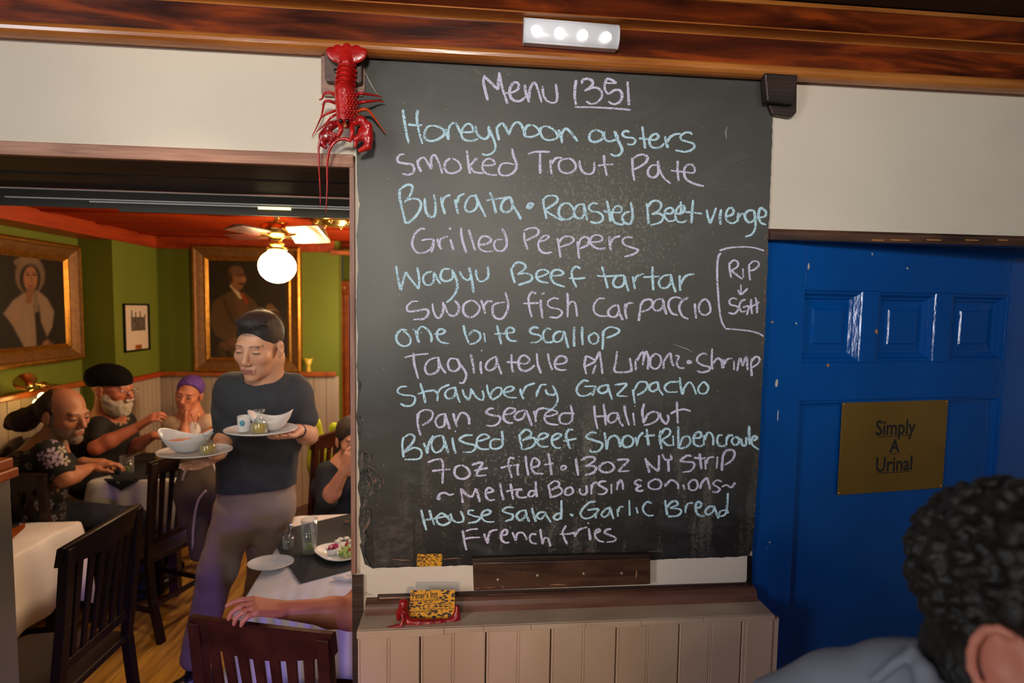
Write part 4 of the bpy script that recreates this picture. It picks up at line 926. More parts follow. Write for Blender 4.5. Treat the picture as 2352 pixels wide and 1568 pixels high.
# wall lamp on the left wall
s0 = onX(62, 882, XA+.16); s1 = onX(118, 886, XA+.05)
sc = thing('wall_lamp', (XA, s1[1], s1[2]), 'brass swing-arm wall lamp with a glowing yellow bulb above the chair rail', 'lamp')
MB().lathe([(.001, 0), (.03, 0), (.028, .012), (.001, .02)], (0, 0, 0), 18)
bpl = MB(); base = MB().lathe([(.001, .02), (.028, .012), (.03, 0)], (0, 0, 0), 18); bpl.add([(XA+z, s1[1]+x, s1[2]+y) for x, y, z in base.v], base.f); bpl.build('back_plate', 'brass', sc, True)
MB().tube([(XA+.02, s1[1], s1[2]), (XA+.10, s1[1]-.02, s1[2]+.01), (s0[0], s0[1]+.03, s0[2])], .006, 8).build('arm', 'brass', sc, True)
shd = MB(); base = MB().lathe([(.012, .05), (.020, .045), (.030, .02), (.052, -.03), (.054, -.032), (.050, -.03), (.028, .018), (.012, .04)], (0, 0, 0), 24)
R_ = Matrix.Rotation(math.radians(115), 3, Vector((.3, .4, 0)).normalized()); shd.add([tuple(Vector(s0)+R_@Vector(v)) for v in base.v], base.f); shd.build('shade', 'brass', sc, True)
for q_, r_ in (((97, 911), .022), ((85, 925), .02)):
    p_ = onX(q_[0], q_[1], XA+.14); sph(p_, r_, 14, 10, (1, 1, 1.15)).build('bulb', 'bulb', sc, True)
gl = onY(709, 835, YB-.02)
sv = thing('votive_glass', (gl[0], YB-.025, ZR1), 'small amber glass on the chair rail right of the seated man painting', 'glass')
MB().lathe([(.001, 0), (.022, 0), (.016, .02), (.016, .05), (.035, .11), (.033, .11), (.013, .052), (.001, .05)], (gl[0], YB-.026, ZR1), 20).build('goblet', 'oil', sv, True)
# ------------------------------------------------------------------ chalkboard
YBD = 1.2945
cbt = thing('chalkboard', onY(1290, 720, 1.297), 'large worn black chalkboard hand lettered with a restaurant menu in blue and lilac chalk', 'chalkboard')
outl = [(836, 131), (858, 134), (900, 137), (960, 139), (1010, 141), (1040, 142), (1075, 143), (1140, 147), (1200, 150), (1300, 156), (1420, 162), (1560, 169), (1700, 176), (1753, 179), (1753, 205), (1750, 230), (1760, 236), (1770, 242), (1774, 252), (1774, 300), (1771, 400), (1766, 520), (1762, 640), (1757, 770), (1750, 900), (1745, 1010), (1739, 1110), (1733, 1200), (1728, 1262), (1722, 1276), (1650, 1280), (1560, 1283), (1495, 1286), (1380, 1289), (1200, 1294), (1082, 1298), (960, 1301), (856, 1305), (846, 1300), (836, 1288), (831, 1262), (833, 1240), (825, 1215), (823, 1190), (828, 1160), (822, 1120), (826, 1090), (822, 1060), (824, 1020), (819, 960), (823, 900), (819, 840), (822, 780), (818, 700), (822, 620), (819, 540), (826, 470), (820, 420), (819, 340), (822, 250), (828, 170)]
P = []
for (ax, ay), (bx, by) in zip(outl, outl[1:]+outl[:1]):
    k = max(1, int(math.hypot(bx-ax, by-ay)/9))
    for i in range(k):
        t = i/k; jx = random.uniform(-.9, .9); p = onY(lerp(ax, bx, t)+(jx if abs(by-ay) > abs(bx-ax) else 0), lerp(ay, by, t)+(jx*1.2 if abs(by-ay) <= abs(bx-ax) else 0), YBD); P.append((p[0], YBD, p[2]))
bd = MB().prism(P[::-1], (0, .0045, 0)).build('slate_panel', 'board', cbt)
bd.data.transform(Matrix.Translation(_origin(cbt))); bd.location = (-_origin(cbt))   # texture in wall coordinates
# torn, curled layers along the left edge
def flake(pts, lift, mt='torn'):
    pts = crom([(x, y) for x, y in pts], 2); n = len(pts); b = MB(); cx = sum(p[0] for p in pts)/n; cy = sum(p[1] for p in pts)/n
    c = onY(cx, cy, YBD-.0004); ring = []
    for i, (x, y) in enumerate(pts):
        ring.append(onY(x, y, YBD-.0006-lift*.45*(.3+.7*abs(math.sin(i*2.3)))))
    mid = [onY(lerp(cx, x, .6), lerp(cy, y, .6), YBD-.0006-lift*.25*random.random()) for x, y in pts]
    b.add([c]+mid+ring, [(0, 1+i, 1+(i+1) % n) for i in range(n)]+[(1+i, 1+n+i, 1+n+(i+1) % n, 1+(i+1) % n) for i in range(n)])
    return b.build('torn_flake', mt, cbt, True)
flake([(825, 1040), (833, 1030), (834, 1045), (838, 1065), (832, 1078), (826, 1090)], .004)
flake([(836, 1040), (855, 1044), (848, 1060), (838, 1058)], .0035)
flake([(838, 1064), (852, 1070), (866, 1074), (860, 1078), (846, 1074)], .004)
flake([(826, 1085), (845, 1074), (866, 1092), (880, 1108), (876, 1120), (862, 1132), (840, 1140), (827, 1132)], .005)
flake([(828, 1140), (848, 1148), (840, 1165), (828, 1160)], .0035)
flake([(826, 1170), (850, 1170), (850, 1200), (838, 1225), (846, 1236), (830, 1248), (826, 1210)], .005)
flake([(826, 1250), (838, 1240), (838, 1280), (852, 1300), (838, 1296)], .004)
flake([(824, 950), (830, 965), (828, 1000), (823, 1010)], .003)
flake([(824, 870), (829, 882), (827, 900), (823, 905)], .003)
def scratch(pts, wpx, mt, nm='torn_fibre', Y=YBD-.0012, parent=None):
    Q = crom([onY(x, y, Y) for x, y in pts], 3); MB().tube([tuple(q) for q in Q], [wpx/920*.5*(1-.7*abs(2*i/(len(Q)-1)-1)) for i in range(len(Q))], 5, flat=.5).build(nm, mt, parent or cbt)
for pts, w_ in (([(880, 1100), (880, 1112), (868, 1122), (856, 1133), (838, 1141)], 3), ([(862, 1078), (850, 1070), (840, 1066)], 2), ([(853, 1046), (848, 1058)], 2.5), ([(866, 1090), (862, 1105), (870, 1110)], 2),
                ([(836, 1096), (846, 1108), (850, 1120)], 1.6), ([(846, 1088), (856, 1100), (858, 1112)], 1.6), ([(842, 1148), (834, 1160), (832, 1168)], 2), ([(849, 1172), (850, 1190), (840, 1212), (830, 1225)], 2.2),
                ([(845, 1236), (834, 1240), (828, 1250)], 2), ([(835, 1030), (832, 1045), (837, 1060)], 1.8)): scratch(pts, w_, 'scuff')
for pts, w_, mt in (([(877, 1286), (888, 1286)], 2.5, 'scuff'), ([(900, 1284), (925, 1286), (944, 1286)], 3.2, 'scuff'), ([(1016, 1284), (1040, 1282), (1058, 1282)], 2.4, 'scuff'), ([(1340, 1266), (1380, 1264)], 1.8, 'scuff'),
                    ([(1490, 1266), (1520, 1265)], 1.5, 'paint_chip'), ([(1725, 1266), (1722, 1275)], 3, 'paint_chip'), ([(836, 160), (850, 190), (866, 216)], 2.2, 'paint_chip'), ([(1089, 156), (1098, 166), (1108, 174)], 1.4, 'scuff'), ([(1670, 290), (1667, 305), (1669, 320)], 2.0, 'paint_chip'), ([(1545, 790), (1575, 800), (1590, 808)], 1.6, 'paint_chip'), ([(1766, 536), (1758, 545), (1756, 552)], 2.2, 'scuff')): scratch(pts, w_, mt, 'edge_scratch')
for i in range(34):
    y = random.uniform(540, 1230); x = 1766-(y-520)*.0495; p = onY(x-1.5, y, YBD-.0006); MB().box((p[0]-.0008, YBD-.0006, p[2]-random.uniform(.001, .004)), (p[0]+.0008, YBD+.001, p[2]+.001)).build('edge_chip', 'scuff', cbt)
c4 = [onY(x, y, YBD-.0008) for x, y in ((857, 1187), (949, 1185), (950, 1298), (859, 1301))]
MB().prism([(c[0], YBD-.0008, c[2]) for c in c4][::-1], (0, .0009, 0)).build('patch_plate', 'patch', cbt, bevel=.0003)
# the thin black shelf strip and the screwed batten below it
lg = thing('batten', onY(1290, 1320, 1.29), 'scuffed brown wooden batten with four brass screws fixed below the chalkboard', 'batten')
def pan(pts, Y, th, mt, nm, parent, bevel=.001):
    Q = [onY(x, y, Y) for x, y in pts]; return MB().prism([(q_[0], Y, q_[2]) for q_ in Q][::-1], (0, th, 0)).build(nm, mt, parent, bevel=bevel)
pan([(1086, 1294), (1494, 1282), (1494, 1341), (1482, 1342), (1300, 1349), (1088, 1357)], 1.281, .0185, 'ledger', 'plank', lg, .0015)
pan([(1084, 1283), (1200, 1279), (1360, 1275), (1493, 1273), (1494, 1281), (1360, 1284), (1200, 1290), (1086, 1294)], 1.279, .0150, 'dark_wood', 'top_strip', lg, .001)
for x, y in ((1144, 1332), (1235, 1322.5), (1341.5, 1318), (1428.6, 1317)):
    p = onY(x, y, 1.2805); s_ = sph((p[0], 1.2808, p[2]), .0044, 12, 6, (1, .3, 1)); s_.build('screw', 'screw', lg, True)
for pts, w_ in (([(1110, 1348), (1125, 1349), (1138, 1347)], 2), ([(1150, 1345), (1158, 1350)], 5), ([(1263, 1343), (1280, 1342), (1300, 1343)], 4), ([(1461, 1308), (1462, 1318), (1459, 1328)], 4), ([(1090, 1352), (1100, 1350)], 5), ([(1102, 1294), (1140, 1292), (1190, 1289)], 1.6), ([(1201, 1311), (1209, 1323)], 1.5), ([(1420, 1278), (1470, 1276), (1492, 1275)], 2), ([(1330, 1345), (1350, 1346)], 1.6), ([(1230, 1340), (1244, 1345)], 1.6)):
    scratch(pts, w_, 'scuff', 'bare_scuff', 1.2808, lg)
# plaster damage of the wall under the board, dark gap at the right
pan([(812, 1300), (823, 1304), (832, 1330), (822, 1345), (834, 1358), (858, 1367), (840, 1368), (815, 1362)], 1.2985, .002, 'plaster', 'broken_plaster', wall_front, .0008)
pan([(1717, 1277), (1727, 1276), (1727, 1345), (1712, 1346), (1716, 1330)], 1.2975, .002, 'black', 'dark_gap', wall_front, 0)

# ------------------------------------------------------------------ chalk writing
CR = {'A': (820, 130, 4.48), 'B': (1300, 130, 4.48), 'C': (820, 440, 4.48), 'D': (1300, 440, 4.48), 'E': (820, 740, 4.48), 'F': (1300, 740, 4.48), 'G': (820, 980, 4.612), 'H': (1300, 980, 4.612)}
CHALK = [
('lilac', 5.2, 'A:1315 190,1300 260,1320 350,1345 450;1305 200,1380 270,1450 340;1465 160,1455 250,1450 340;1462 165,1490 300,1520 400,1550 485;1520 375,1590 370,1650 340,1665 300,1650 270,1615 268,1580 310,1570 370,1590 430,1640 458,1690 450,1735 410;1725 290,1740 380,1770 470;1765 460,1775 360,1800 290,1830 268,1855 320,1880 400,1900 470;1912 305,1915 380,1950 450,2010 475,2050 460,2060 400,2045 280'
 '|B:105 240,92 330,90 420,103 495;160 280,175 240,220 228,265 245,275 280,240 320,190 352;190 352,270 320,330 325,368 365,365 420,320 470,260 487,208 458;420 225,398 290,405 350,440 385;415 222,470 240,520 272;410 272,520 274;440 385,500 345,550 345,575 385,570 440,530 480,480 487,435 460;632 255,640 350,648 500;90 518,300 522,480 532,670 548'),
('blue', 5.2, 'A:472 545,490 680,510 800,535 890;625 550,615 620,630 740,675 900;525 697,600 706,675 702;790 710,730 720,695 780,700 840,750 868,820 855,880 820,900 785,870 735,790 708;912 745,920 790,945 855;945 850,940 760,965 700,1005 682,1035 720,1075 800;1080 775,1150 778,1195 765,1180 710,1140 690,1095 725,1075 790,1090 840,1140 865,1210 860,1245 840;1220 712,1230 780,1270 830,1320 845,1360 800,1350 715;1350 715,1375 780,1410 860,1425 930,1400 985,1340 1012,1285 1000;1435 720,1445 790,1462 860;1440 730,1480 690,1510 700,1545 760,1565 805;1565 805,1590 730,1630 680,1670 680,1705 730,1735 800;1790 700,1745 720,1720 780,1735 820,1800 825,1860 800,1880 780,1850 730,1800 700;1930 715,1890 740,1890 790,1920 840,1980 860,2040 845,2065 820,2040 770,1990 730,1930 712;2075 750,2090 810,2112 890;2112 885,2105 810,2130 755,2155 742,2200 780,2240 830,2270 870'
 '|B:300 752,255 780,240 840,270 875,330 872,380 830,370 780,300 750;395 770,395 830,430 870,490 860,530 830,495 765;495 765,530 850,570 930,575 980,540 1015,500 1020,455 1000;655 775,610 765,580 800,620 830,680 835,715 860,700 895,660 905,630 898;785 715,795 800,805 870,815 945;750 840,830 848,880 855;870 860,930 850,950 815,920 795,880 815,858 870,880 925,940 938,990 915,1010 890;1020 820,1030 880,1050 940;1040 880,1070 830,1120 800,1180 792;1300 800,1270 780,1220 785,1180 820,1190 855,1250 875,1310 895,1320 930,1280 965,1220 978,1125 963'),
('lilac', 4.8, 'A:490 1003,440 1010,415 1050,430 1085,500 1100,565 1110,588 1150,570 1200,520 1215,465 1203;620 1060,630 1120,660 1185;625 1090,650 1050,690 1040,720 1080,755 1140,768 1155;768 1150,760 1080,770 1030,800 1012,830 1060,860 1140,878 1205;960 1045,915 1080,900 1140,925 1185,980 1200,1040 1180,1070 1140,1040 1080,980 1045;1130 965,1140 1060,1150 1130,1162 1205;1235 1040,1195 1085,1165 1120;1165 1130,1200 1180,1250 1195,1300 1198;1290 1115,1350 1120,1415 1105,1400 1065,1350 1050,1305 1080,1290 1140,1320 1195,1380 1215,1445 1218;1595 945,1610 1020,1635 1080,1640 1140,1600 1200,1530 1225,1475 1210,1460 1160,1490 1105,1550 1095,1620 1110;1758 1000,1850 978,1985 980;1885 985,1882 1080,1885 1205;1990 1060,1992 1130,2000 1210;1998 1110,2030 1060,2060 1040,2115 1042;2190 1045,2100 1065,2075 1120,2100 1180,2170 1200,2235 1170,2252 1120,2220 1065,2180 1045'
 '|B:140 1068,145 1130,180 1190,240 1208,285 1180,292 1080;390 1012,398 1110,420 1225;330 1122,400 1112,488 1108;682 1040,685 1120,690 1200,705 1275;685 1055,740 1015,800 1008,840 1035,820 1090,760 1130,690 1165;940 1115,880 1120,845 1170,850 1220,900 1245,945 1210,950 1150,943 1070;943 1070,965 1170,1010 1250,1080 1308;1150 1070,1148 1170,1160 1278;1080 1170,1150 1180,1230 1188;1230 1188,1310 1195,1325 1150,1290 1110,1235 1125,1215 1180,1230 1250,1290 1295,1360 1320,1420 1332'),
('blue', 5.0, 'C:440 -30,440 60,465 180,495 300;450 -29,500 -64,550 -71,570 -39,550 31,490 111;490 100,560 75,630 80,660 130,640 200,580 280,520 320,480 303;697 65,700 140,715 220,760 262,800 240,808 140,790 28;865 55,875 130,905 230;880 120,900 60,960 32;1010 80,1020 150,1040 228;1030 120,1050 50,1110 18;1235 35,1160 55,1115 130,1120 190,1170 208,1225 170,1240 100,1215 32;1215 32,1250 110,1290 190,1325 260;1365 5,1390 60,1410 130,1430 220;1330 90,1450 72,1585 55;1580 60,1520 80,1485 140,1490 190,1540 212,1590 180,1600 110,1575 50;1580 80,1610 150,1650 215,1690 285;1745 155,1775 120,1810 130,1780 170,1750 160,1790 145,1770 155;1915 75,1925 160,1950 280;1920 80,1960 45,2030 42,2065 70,2040 120,1930 190;1930 190,2000 235,2080 280,2130 290;2140 115,2095 150,2075 220,2110 275,2170 285,2220 250,2230 190,2190 130,2130 115'
 '|D:190 125,120 140,85 200,100 262,160 270,190 220,185 130;180 125,200 200,220 295;330 125,270 120,235 160,260 200,330 210,378 250,370 300,310 322,250 308;420 92,440 180,460 310;385 200,460 212,500 212;490 215,560 210,570 165,530 145,490 180,475 250,500 315,560 338,600 330;665 110,680 180,685 260,665 325,615 325,580 280,600 225,660 205;830 120,840 200,850 330;840 160,880 105,940 95,980 130,960 190,880 230;880 230,960 225,1000 260,970 315,870 345;1020 220,1080 225,1105 190,1070 165,1025 190,1015 250,1050 300,1100 300,1130 280;1130 230,1200 215,1220 160,1180 140,1140 180,1125 250,1150 305,1200 315,1245 295;1180 100,1185 160,1180 240;1308 85,1298 200,1290 325;1225 208,1310 215,1400 228;1450 185,1460 260,1485 325;1485 325,1520 240,1545 165;1597 180,1585 260,1590 340;1640 260,1710 235,1725 190,1695 165,1660 190,1645 260,1670 310,1720 325,1760 300;1780 215,1770 260,1765 310;1770 270,1800 235,1830 225;1930 190,1870 200,1840 250,1870 310,1920 305,1945 260,1930 190;1935 195,1950 300,1945 380,1910 440,1845 463;1965 265,2040 258,2060 215,2030 180,2000 170,1985 210,1980 260,2010 320,2060 340'),
('lilac', 4.6, 'C:700 388,660 380,600 430,568 510,580 580,630 630,710 620,770 570,785 500;665 503,720 490,790 490;790 490,785 560,765 625;825 485,840 540,870 595;845 545,860 490,935 458;960 490,975 540,992 600;945 378,960 380,950 388;1070 370,1080 480,1125 630;1150 390,1180 490,1215 605;1240 548,1320 540,1380 505,1350 465,1290 460,1255 510,1260 580,1320 615,1400 612;1495 380,1530 460,1540 550,1500 605,1440 605,1410 555,1430 500,1500 490;1720 420,1725 500,1755 595;1720 400,1780 375,1850 378,1868 420,1830 460,1720 510;1865 515,1930 500,1975 465,1935 450,1885 490,1865 550,1890 610,1940 632,2005 622;2065 480,2080 580,2095 680;2075 530,2120 470,2190 460,2230 490,2200 530,2090 570'
 '|D:120 510,125 600,135 690;130 560,150 490,200 465,235 490,220 550,140 585;250 520,350 510,375 475,330 445,270 460,250 520,290 570,350 588,410 580;445 455,450 530,460 605;455 540,490 480,560 455;690 475,630 468,585 495,600 545,680 575,740 600,700 640,600 670'),
('blue', 4.8, 'C:402 765,420 880,450 1015;450 1015,475 920,500 825;500 825,560 910,635 1000;635 1000,640 900,620 780;770 820,710 840,680 890,700 950,750 960,790 910,790 825;790 825,820 890,860 950;960 795,890 800,860 860,880 910,940 918,985 880,980 800;985 820,1025 910,1030 1000,980 1090,920 1140;1055 820,1090 880,1140 910,1170 870,1155 780;1155 780,1180 900,1200 1040;1225 800,1230 870,1260 920,1310 915,1350 870,1345 770;1585 790,1600 860,1625 940;1590 790,1640 730,1700 735,1735 770,1710 810,1650 850;1650 850,1740 840,1800 870,1780 920,1660 960;1830 880,1900 870,1970 830,1920 800,1860 820,1845 870,1880 920,1970 938;1995 860,2060 865,2125 840,2080 805,2020 815,1995 870,2030 940,2140 980'
 '|D:150 790,100 770,60 820,70 900,110 985;30 888,110 895,200 885;370 770,395 860,430 995;320 865,420 870,600 860;600 865,530 865,485 930,510 980,570 975,600 930,600 865;600 865,620 950,645 1025;690 870,695 930,710 1000;700 930,730 870,800 845;890 770,890 880,900 1015;795 880,900 875,960 870;1080 850,1000 870,955 930,980 985,1040 985,1080 930,1080 850;1080 850,1100 950,1130 1035;1170 860,1170 940,1175 1020;1175 960,1230 870,1320 845'),
('lilac', 4.6, 'C:630 1128,570 1130,515 1180,530 1230,620 1225,710 1210,735 1250,690 1305,580 1315;775 1150,790 1240,830 1300,870 1270,890 1200,885 1135;900 1160,930 1240,985 1280,1040 1240,1045 1170,1005 1120;1180 1115,1110 1150,1090 1220,1120 1275,1180 1290,1240 1250,1260 1190,1220 1135,1170 1113;1275 1115,1300 1180,1320 1255;1305 1180,1340 1130,1395 1128;1525 1035,1550 1120,1550 1210,1500 1300,1430 1300,1395 1240,1410 1160,1520 1135;1845 1048,1800 1035,1765 1090,1775 1200,1800 1290;1710 1150,1790 1148,1870 1145;1890 1110,1895 1200,1910 1305;1900 1058,1930 1040;2080 1105,2020 1095,1960 1140,1990 1190,2080 1210,2110 1250,2060 1295,1980 1290;2165 1040,2170 1160,2165 1290'
 '|D:15 1180,50 1135,95 1150,115 1285;400 1100,340 1100,290 1160,290 1230,340 1275,430 1280;545 1165,480 1180,435 1230,450 1280,510 1285,545 1230,535 1160;540 1190,555 1260,585 1320;610 1150,610 1230,625 1310;615 1200,640 1150,695 1145;770 1150,760 1240,748 1330;765 1180,800 1120,870 1110,890 1160,850 1210,765 1240;1000 1100,930 1115,895 1165,915 1220,970 1215,1005 1160,995 1100;995 1100,1010 1190,1035 1265;1190 1100,1130 1085,1070 1110,1055 1180,1090 1250,1150 1270;1260 1090,1190 1130,1165 1200,1200 1280,1260 1310;1325 1150,1330 1220,1340 1305;1440 1100,1390 1130,1365 1200,1390 1255,1440 1268,1485 1230,1475 1150,1440 1105'),
('lilac', 4.2, 'D:1580 605,1700 575,1850 568,1950 580,2040 608;1595 630,1565 680,1555 850,1565 1050,1580 1220,1600 1330,1640 1405;1640 1410,1780 1420,1930 1440,2035 1485;1680 725,1685 800,1700 885;1680 740,1730 705,1770 730,1760 775,1700 810;1700 810,1750 850,1815 900;1820 790,1825 885;1885 745,1885 830,1895 912;1885 750,1930 715,1980 725,1980 765,1940 800,1895 815;1800 955,1800 1050;1770 1010,1800 1055,1870 995;1760 1105,1710 1095,1680 1130,1700 1165,1760 1180,1770 1215,1730 1255,1670 1245;1850 1110,1800 1130,1785 1190,1810 1235,1860 1225;1820 1190,1880 1180,1860 1270;1905 1105,1905 1180,1915 1260;1950 1085,1965 1160,1965 1250;1890 1190,1940 1165,1990 1135'),
('blue', 4.6, 'E:515 80,450 80,405 140,420 210,480 245,540 225,550 170,520 120,475 90;600 80,615 140,640 210;625 150,630 80,670 45,730 80,765 140,765 205;575 70,585 78;655 98,668 106;795 120,870 120,905 90,870 68,830 90,825 150,860 200,945 220;1095 30,1115 120,1150 215;1150 130,1200 85,1260 110,1265 170,1210 215,1155 225;1305 110,1320 205;1440 30,1460 120,1485 225;1412 120,1500 115,1560 110;1545 110,1610 100,1610 65,1570 55,1535 90,1550 160,1590 190,1645 190;1870 60,1820 50,1780 80,1800 115,1870 130,1900 160,1860 200,1780 210;2000 75,1950 65,1915 120,1930 190,1980 208,2020 195;2130 95,2060 100,2020 150,2040 200,2100 185,2135 90;2135 90,2150 170,2175 265'
 '|F:85 45,82 140,85 250;168 45,165 140,172 235;290 105,240 140,240 190,280 222,325 200,330 140,290 103;375 90,380 180,375 280;385 150,395 85,450 50,520 60,550 90,500 130,415 160'),
('lilac', 4.6, 'E:490 362,600 335,735 322;580 315,590 430,630 580;820 360,740 390,700 460,720 525,780 530,840 480,835 355;835 360,860 450,915 525;1020 375,960 375,935 430,955 490,1010 500,1055 460,1040 395,1020 375;1050 420,1105 490,1125 550,1095 620,1050 620;1170 325,1190 420,1205 525;1275 400,1270 450,1282 530;1278 288,1288 294;1425 350,1350 400,1325 460,1360 495,1420 465,1440 400,1425 345;1430 370,1460 460,1490 535;1590 330,1590 420,1605 515;1538 408,1650 412,1680 412;1660 420,1740 425,1775 385,1730 340,1680 360,1660 430,1690 490,1760 495,1830 440;1850 315,1860 430,1895 525;1965 318,1980 410,2010 490;2030 430,2110 425,2155 400,2140 355,2080 350,2040 400,2040 460,2090 490,2160 488'
 '|F:205 345,190 440,210 535;205 345,250 362,300 395,260 425,195 455;195 455,290 405,345 300;345 300,360 400,375 530;310 440,290 480,275 530;525 295,515 400,500 500,590 515,680 500;655 365,670 440,675 505;720 380,715 430,720 490;725 400,780 310,800 330,790 440;795 400,825 300,850 380,840 485;920 320,870 370,870 450,930 478,975 420,970 350,920 318;1005 480,1010 400,1070 320,1085 400,1110 450;1125 345,1160 350,1140 420,1165 465,1220 470;1245 410,1265 395,1288 410,1265 422,1245 410;1450 335,1420 318,1360 350,1350 400,1400 440,1475 460,1470 495,1400 515,1350 500;1505 270,1500 380,1505 485;1508 430,1560 370,1600 400,1610 475;1620 380,1625 470;1628 430,1660 380,1710 370;1730 395,1728 490;1760 500,1790 370,1820 450;1820 450,1855 355,1870 490;1910 370,1905 460,1912 555;1910 400,1950 355,1990 370,1980 420,1915 465'),
('blue', 4.6, 'E:515 660,450 665,415 710,470 745,570 755,600 790,570 850,500 860,445 835;650 625,680 720,705 830;625 738,720 708,800 700;800 700,830 740,825 810;825 750,860 680,950 640;1020 665,940 690,905 740,940 785,1000 760,1020 690;1005 665,1030 750,1060 825;1085 690,1105 750,1150 800;1150 800,1170 740,1175 680;1175 690,1220 760,1280 800,1305 770,1290 700;1335 640,1350 720,1385 790;1370 760,1400 700,1450 670,1490 690,1470 750,1390 800;1510 720,1570 710,1615 680,1580 660,1530 680,1510 730,1560 770,1645 775;1680 680,1690 740,1715 790;1700 740,1740 660,1830 625;1870 690,1850 720,1848 765;1850 740,1890 650,1950 640;1940 690,1960 735,2030 745,2040 700;2010 650,2050 720,2065 800,2030 870,1990 895,1930 885'
 '|F:235 605,180 600,125 650,110 710,150 755,220 750,280 710;190 660,300 660,290 700,270 755;430 640,360 660,330 700,370 730,430 700,430 640,450 720,475 795;500 645,600 630,620 645,570 700,530 750,630 762;690 690,695 750,710 835;700 700,750 620,820 615,840 660,790 720,730 750;940 610,870 640,860 690,900 710,950 670,940 610,960 690,1000 750;1160 610,1060 620,1015 670,1050 715,1150 715;1170 565,1180 660,1200 745;1200 740,1220 670,1270 615,1310 660,1340 740;1400 620,1360 680,1380 730,1440 725,1465 670,1430 620,1400 620'),
('lilac', 4.8, 'E:622 935,625 1050,655 1165;630 990,640 930,700 900,760 910,780 950,750 1010,670 1060;900 940,840 960,805 1020,840 1080,900 1050,905 935;905 935,930 1020,955 1100;990 935,1005 1000,1030 1080;1020 1030,1060 940,1110 935,1150 980,1155 1050;1410 885,1360 890,1330 930,1390 955,1470 970,1460 1030,1400 1065,1330 1060;1500 950,1580 940,1630 900,1570 880,1520 920,1510 990,1550 1030,1610 1035;1740 900,1660 920,1620 970,1650 1005,1710 980,1740 900;1740 900,1770 980,1800 1065;1820 910,1835 970,1840 1025;1835 980,1860 900,1930 880;1925 970,2000 960,2065 930,2020 905,1950 930,1930 990,1970 1040,2070 1055;2195 850,2215 930,2210 1010,2160 1045,2095 1030,2085 970,2130 935,2240 940'
 '|F:290 855,300 980,325 1095;385 835,400 940,410 1055;290 970,370 965,450 965;530 930,460 940,430 990,460 1035,520 1000,535 930;535 950,555 1020,590 1070;600 855,615 950,650 1060;690 930,705 1060;706 860,712 864;805 835,785 920,800 1040;805 1030,840 950,900 920,950 940,940 1000,880 1040,800 1060;965 930,985 1000,1030 1050;1030 1050,1055 1000,1045 950;1140 815,1145 920,1150 1040;1075 940,1150 905,1220 895,1285 915'),
('blue', 5.0, 'E:480 1180,465 1260,480 1390;485 1180,550 1150,590 1180,570 1240,480 1340;480 1340,580 1290,650 1310,665 1360,630 1405,490 1410;685 1240,710 1300,728 1350;725 1330,740 1240,785 1165;870 1160,790 1190,765 1260,800 1335,860 1320,900 1250,880 1160;880 1160,910 1250,940 1345;980 1185,990 1260,1015 1350;1008 1116,1016 1124;1190 1160,1110 1165,1055 1205,1110 1240,1200 1260,1220 1290,1180 1330,1090 1335;1240 1225,1310 1205,1360 1180,1310 1150,1250 1180,1230 1250,1270 1300,1360 1305;1490 1115,1500 1200,1490 1270,1440 1300,1380 1290,1375 1230,1420 1200,1490 1210;1670 1150,1680 1220,1700 1310;1675 1160,1730 1105,1780 1120,1790 1160,1700 1215;1700 1215,1800 1185,1840 1220,1800 1280,1710 1312;1850 1205,1920 1195,1965 1160,1920 1140,1870 1170,1860 1240,1900 1280,1970 1275;2000 1215,2060 1195,2100 1160,2060 1145,2010 1180,2010 1250,2050 1290,2100 1290;2225 1105,2180 1105,2150 1160,2170 1240,2195 1305;2120 1220,2190 1210,2260 1195'
 '|F:315 1140,270 1130,210 1180,290 1215,365 1240,370 1280,330 1325,260 1330,250 1305;395 1130,410 1220,420 1310;420 1300,440 1200,500 1165,540 1200,560 1285;640 1160,590 1190,580 1250,620 1285,680 1260,690 1200,640 1160;715 1180,730 1275;730 1260,750 1180,795 1130;830 1095,840 1180,850 1270;805 1175,860 1165,915 1160;975 1110,965 1200,985 1305;975 1150,1020 1095,1070 1110,1060 1160,980 1210;985 1210,1040 1260,1090 1265;1100 1165,1105 1270;1155 1070,1155 1180,1160 1300;1165 1290,1200 1190,1260 1175,1280 1230,1240 1280,1170 1300;1320 1190,1380 1185,1390 1140,1350 1130,1315 1180,1320 1250,1370 1275,1420 1260;1420 1160,1418 1265;1425 1210,1455 1140,1490 1140,1515 1190,1515 1265;1610 1160,1570 1165,1555 1220,1580 1270,1640 1270;1650 1180,1650 1265;1650 1220,1670 1170,1720 1160;1730 1180,1705 1220,1730 1260,1770 1250,1780 1200,1740 1175;1800 1195,1815 1260,1850 1260,1855 1180;1885 1065,1885 1160,1890 1260;1860 1205,1930 1195;1930 1220,1965 1190,1940 1170,1910 1200,1920 1260,1985 1310'),
('lilac', 5.0, 'G:750 375,820 350,890 340;890 340,912 400,905 600;795 468,890 455,990 450;1100 405,1045 430,1035 500,1080 545,1150 545,1195 500,1170 440,1110 402;1215 405,1280 382,1330 385,1290 450,1270 510,1300 518,1368 510;1240 465,1300 450,1385 435;1670 335,1620 330,1605 400,1640 540;1520 435,1600 415,1720 400;1710 390,1700 440,1705 515;1710 313,1718 317;1785 305,1795 400,1815 515;1850 430,1920 410,1930 365,1880 330,1850 370,1850 440,1890 490,1975 495;2028 280,2045 390,2060 510;1980 400,2080 388;2155 435,2185 410,2215 425,2190 455,2155 440'
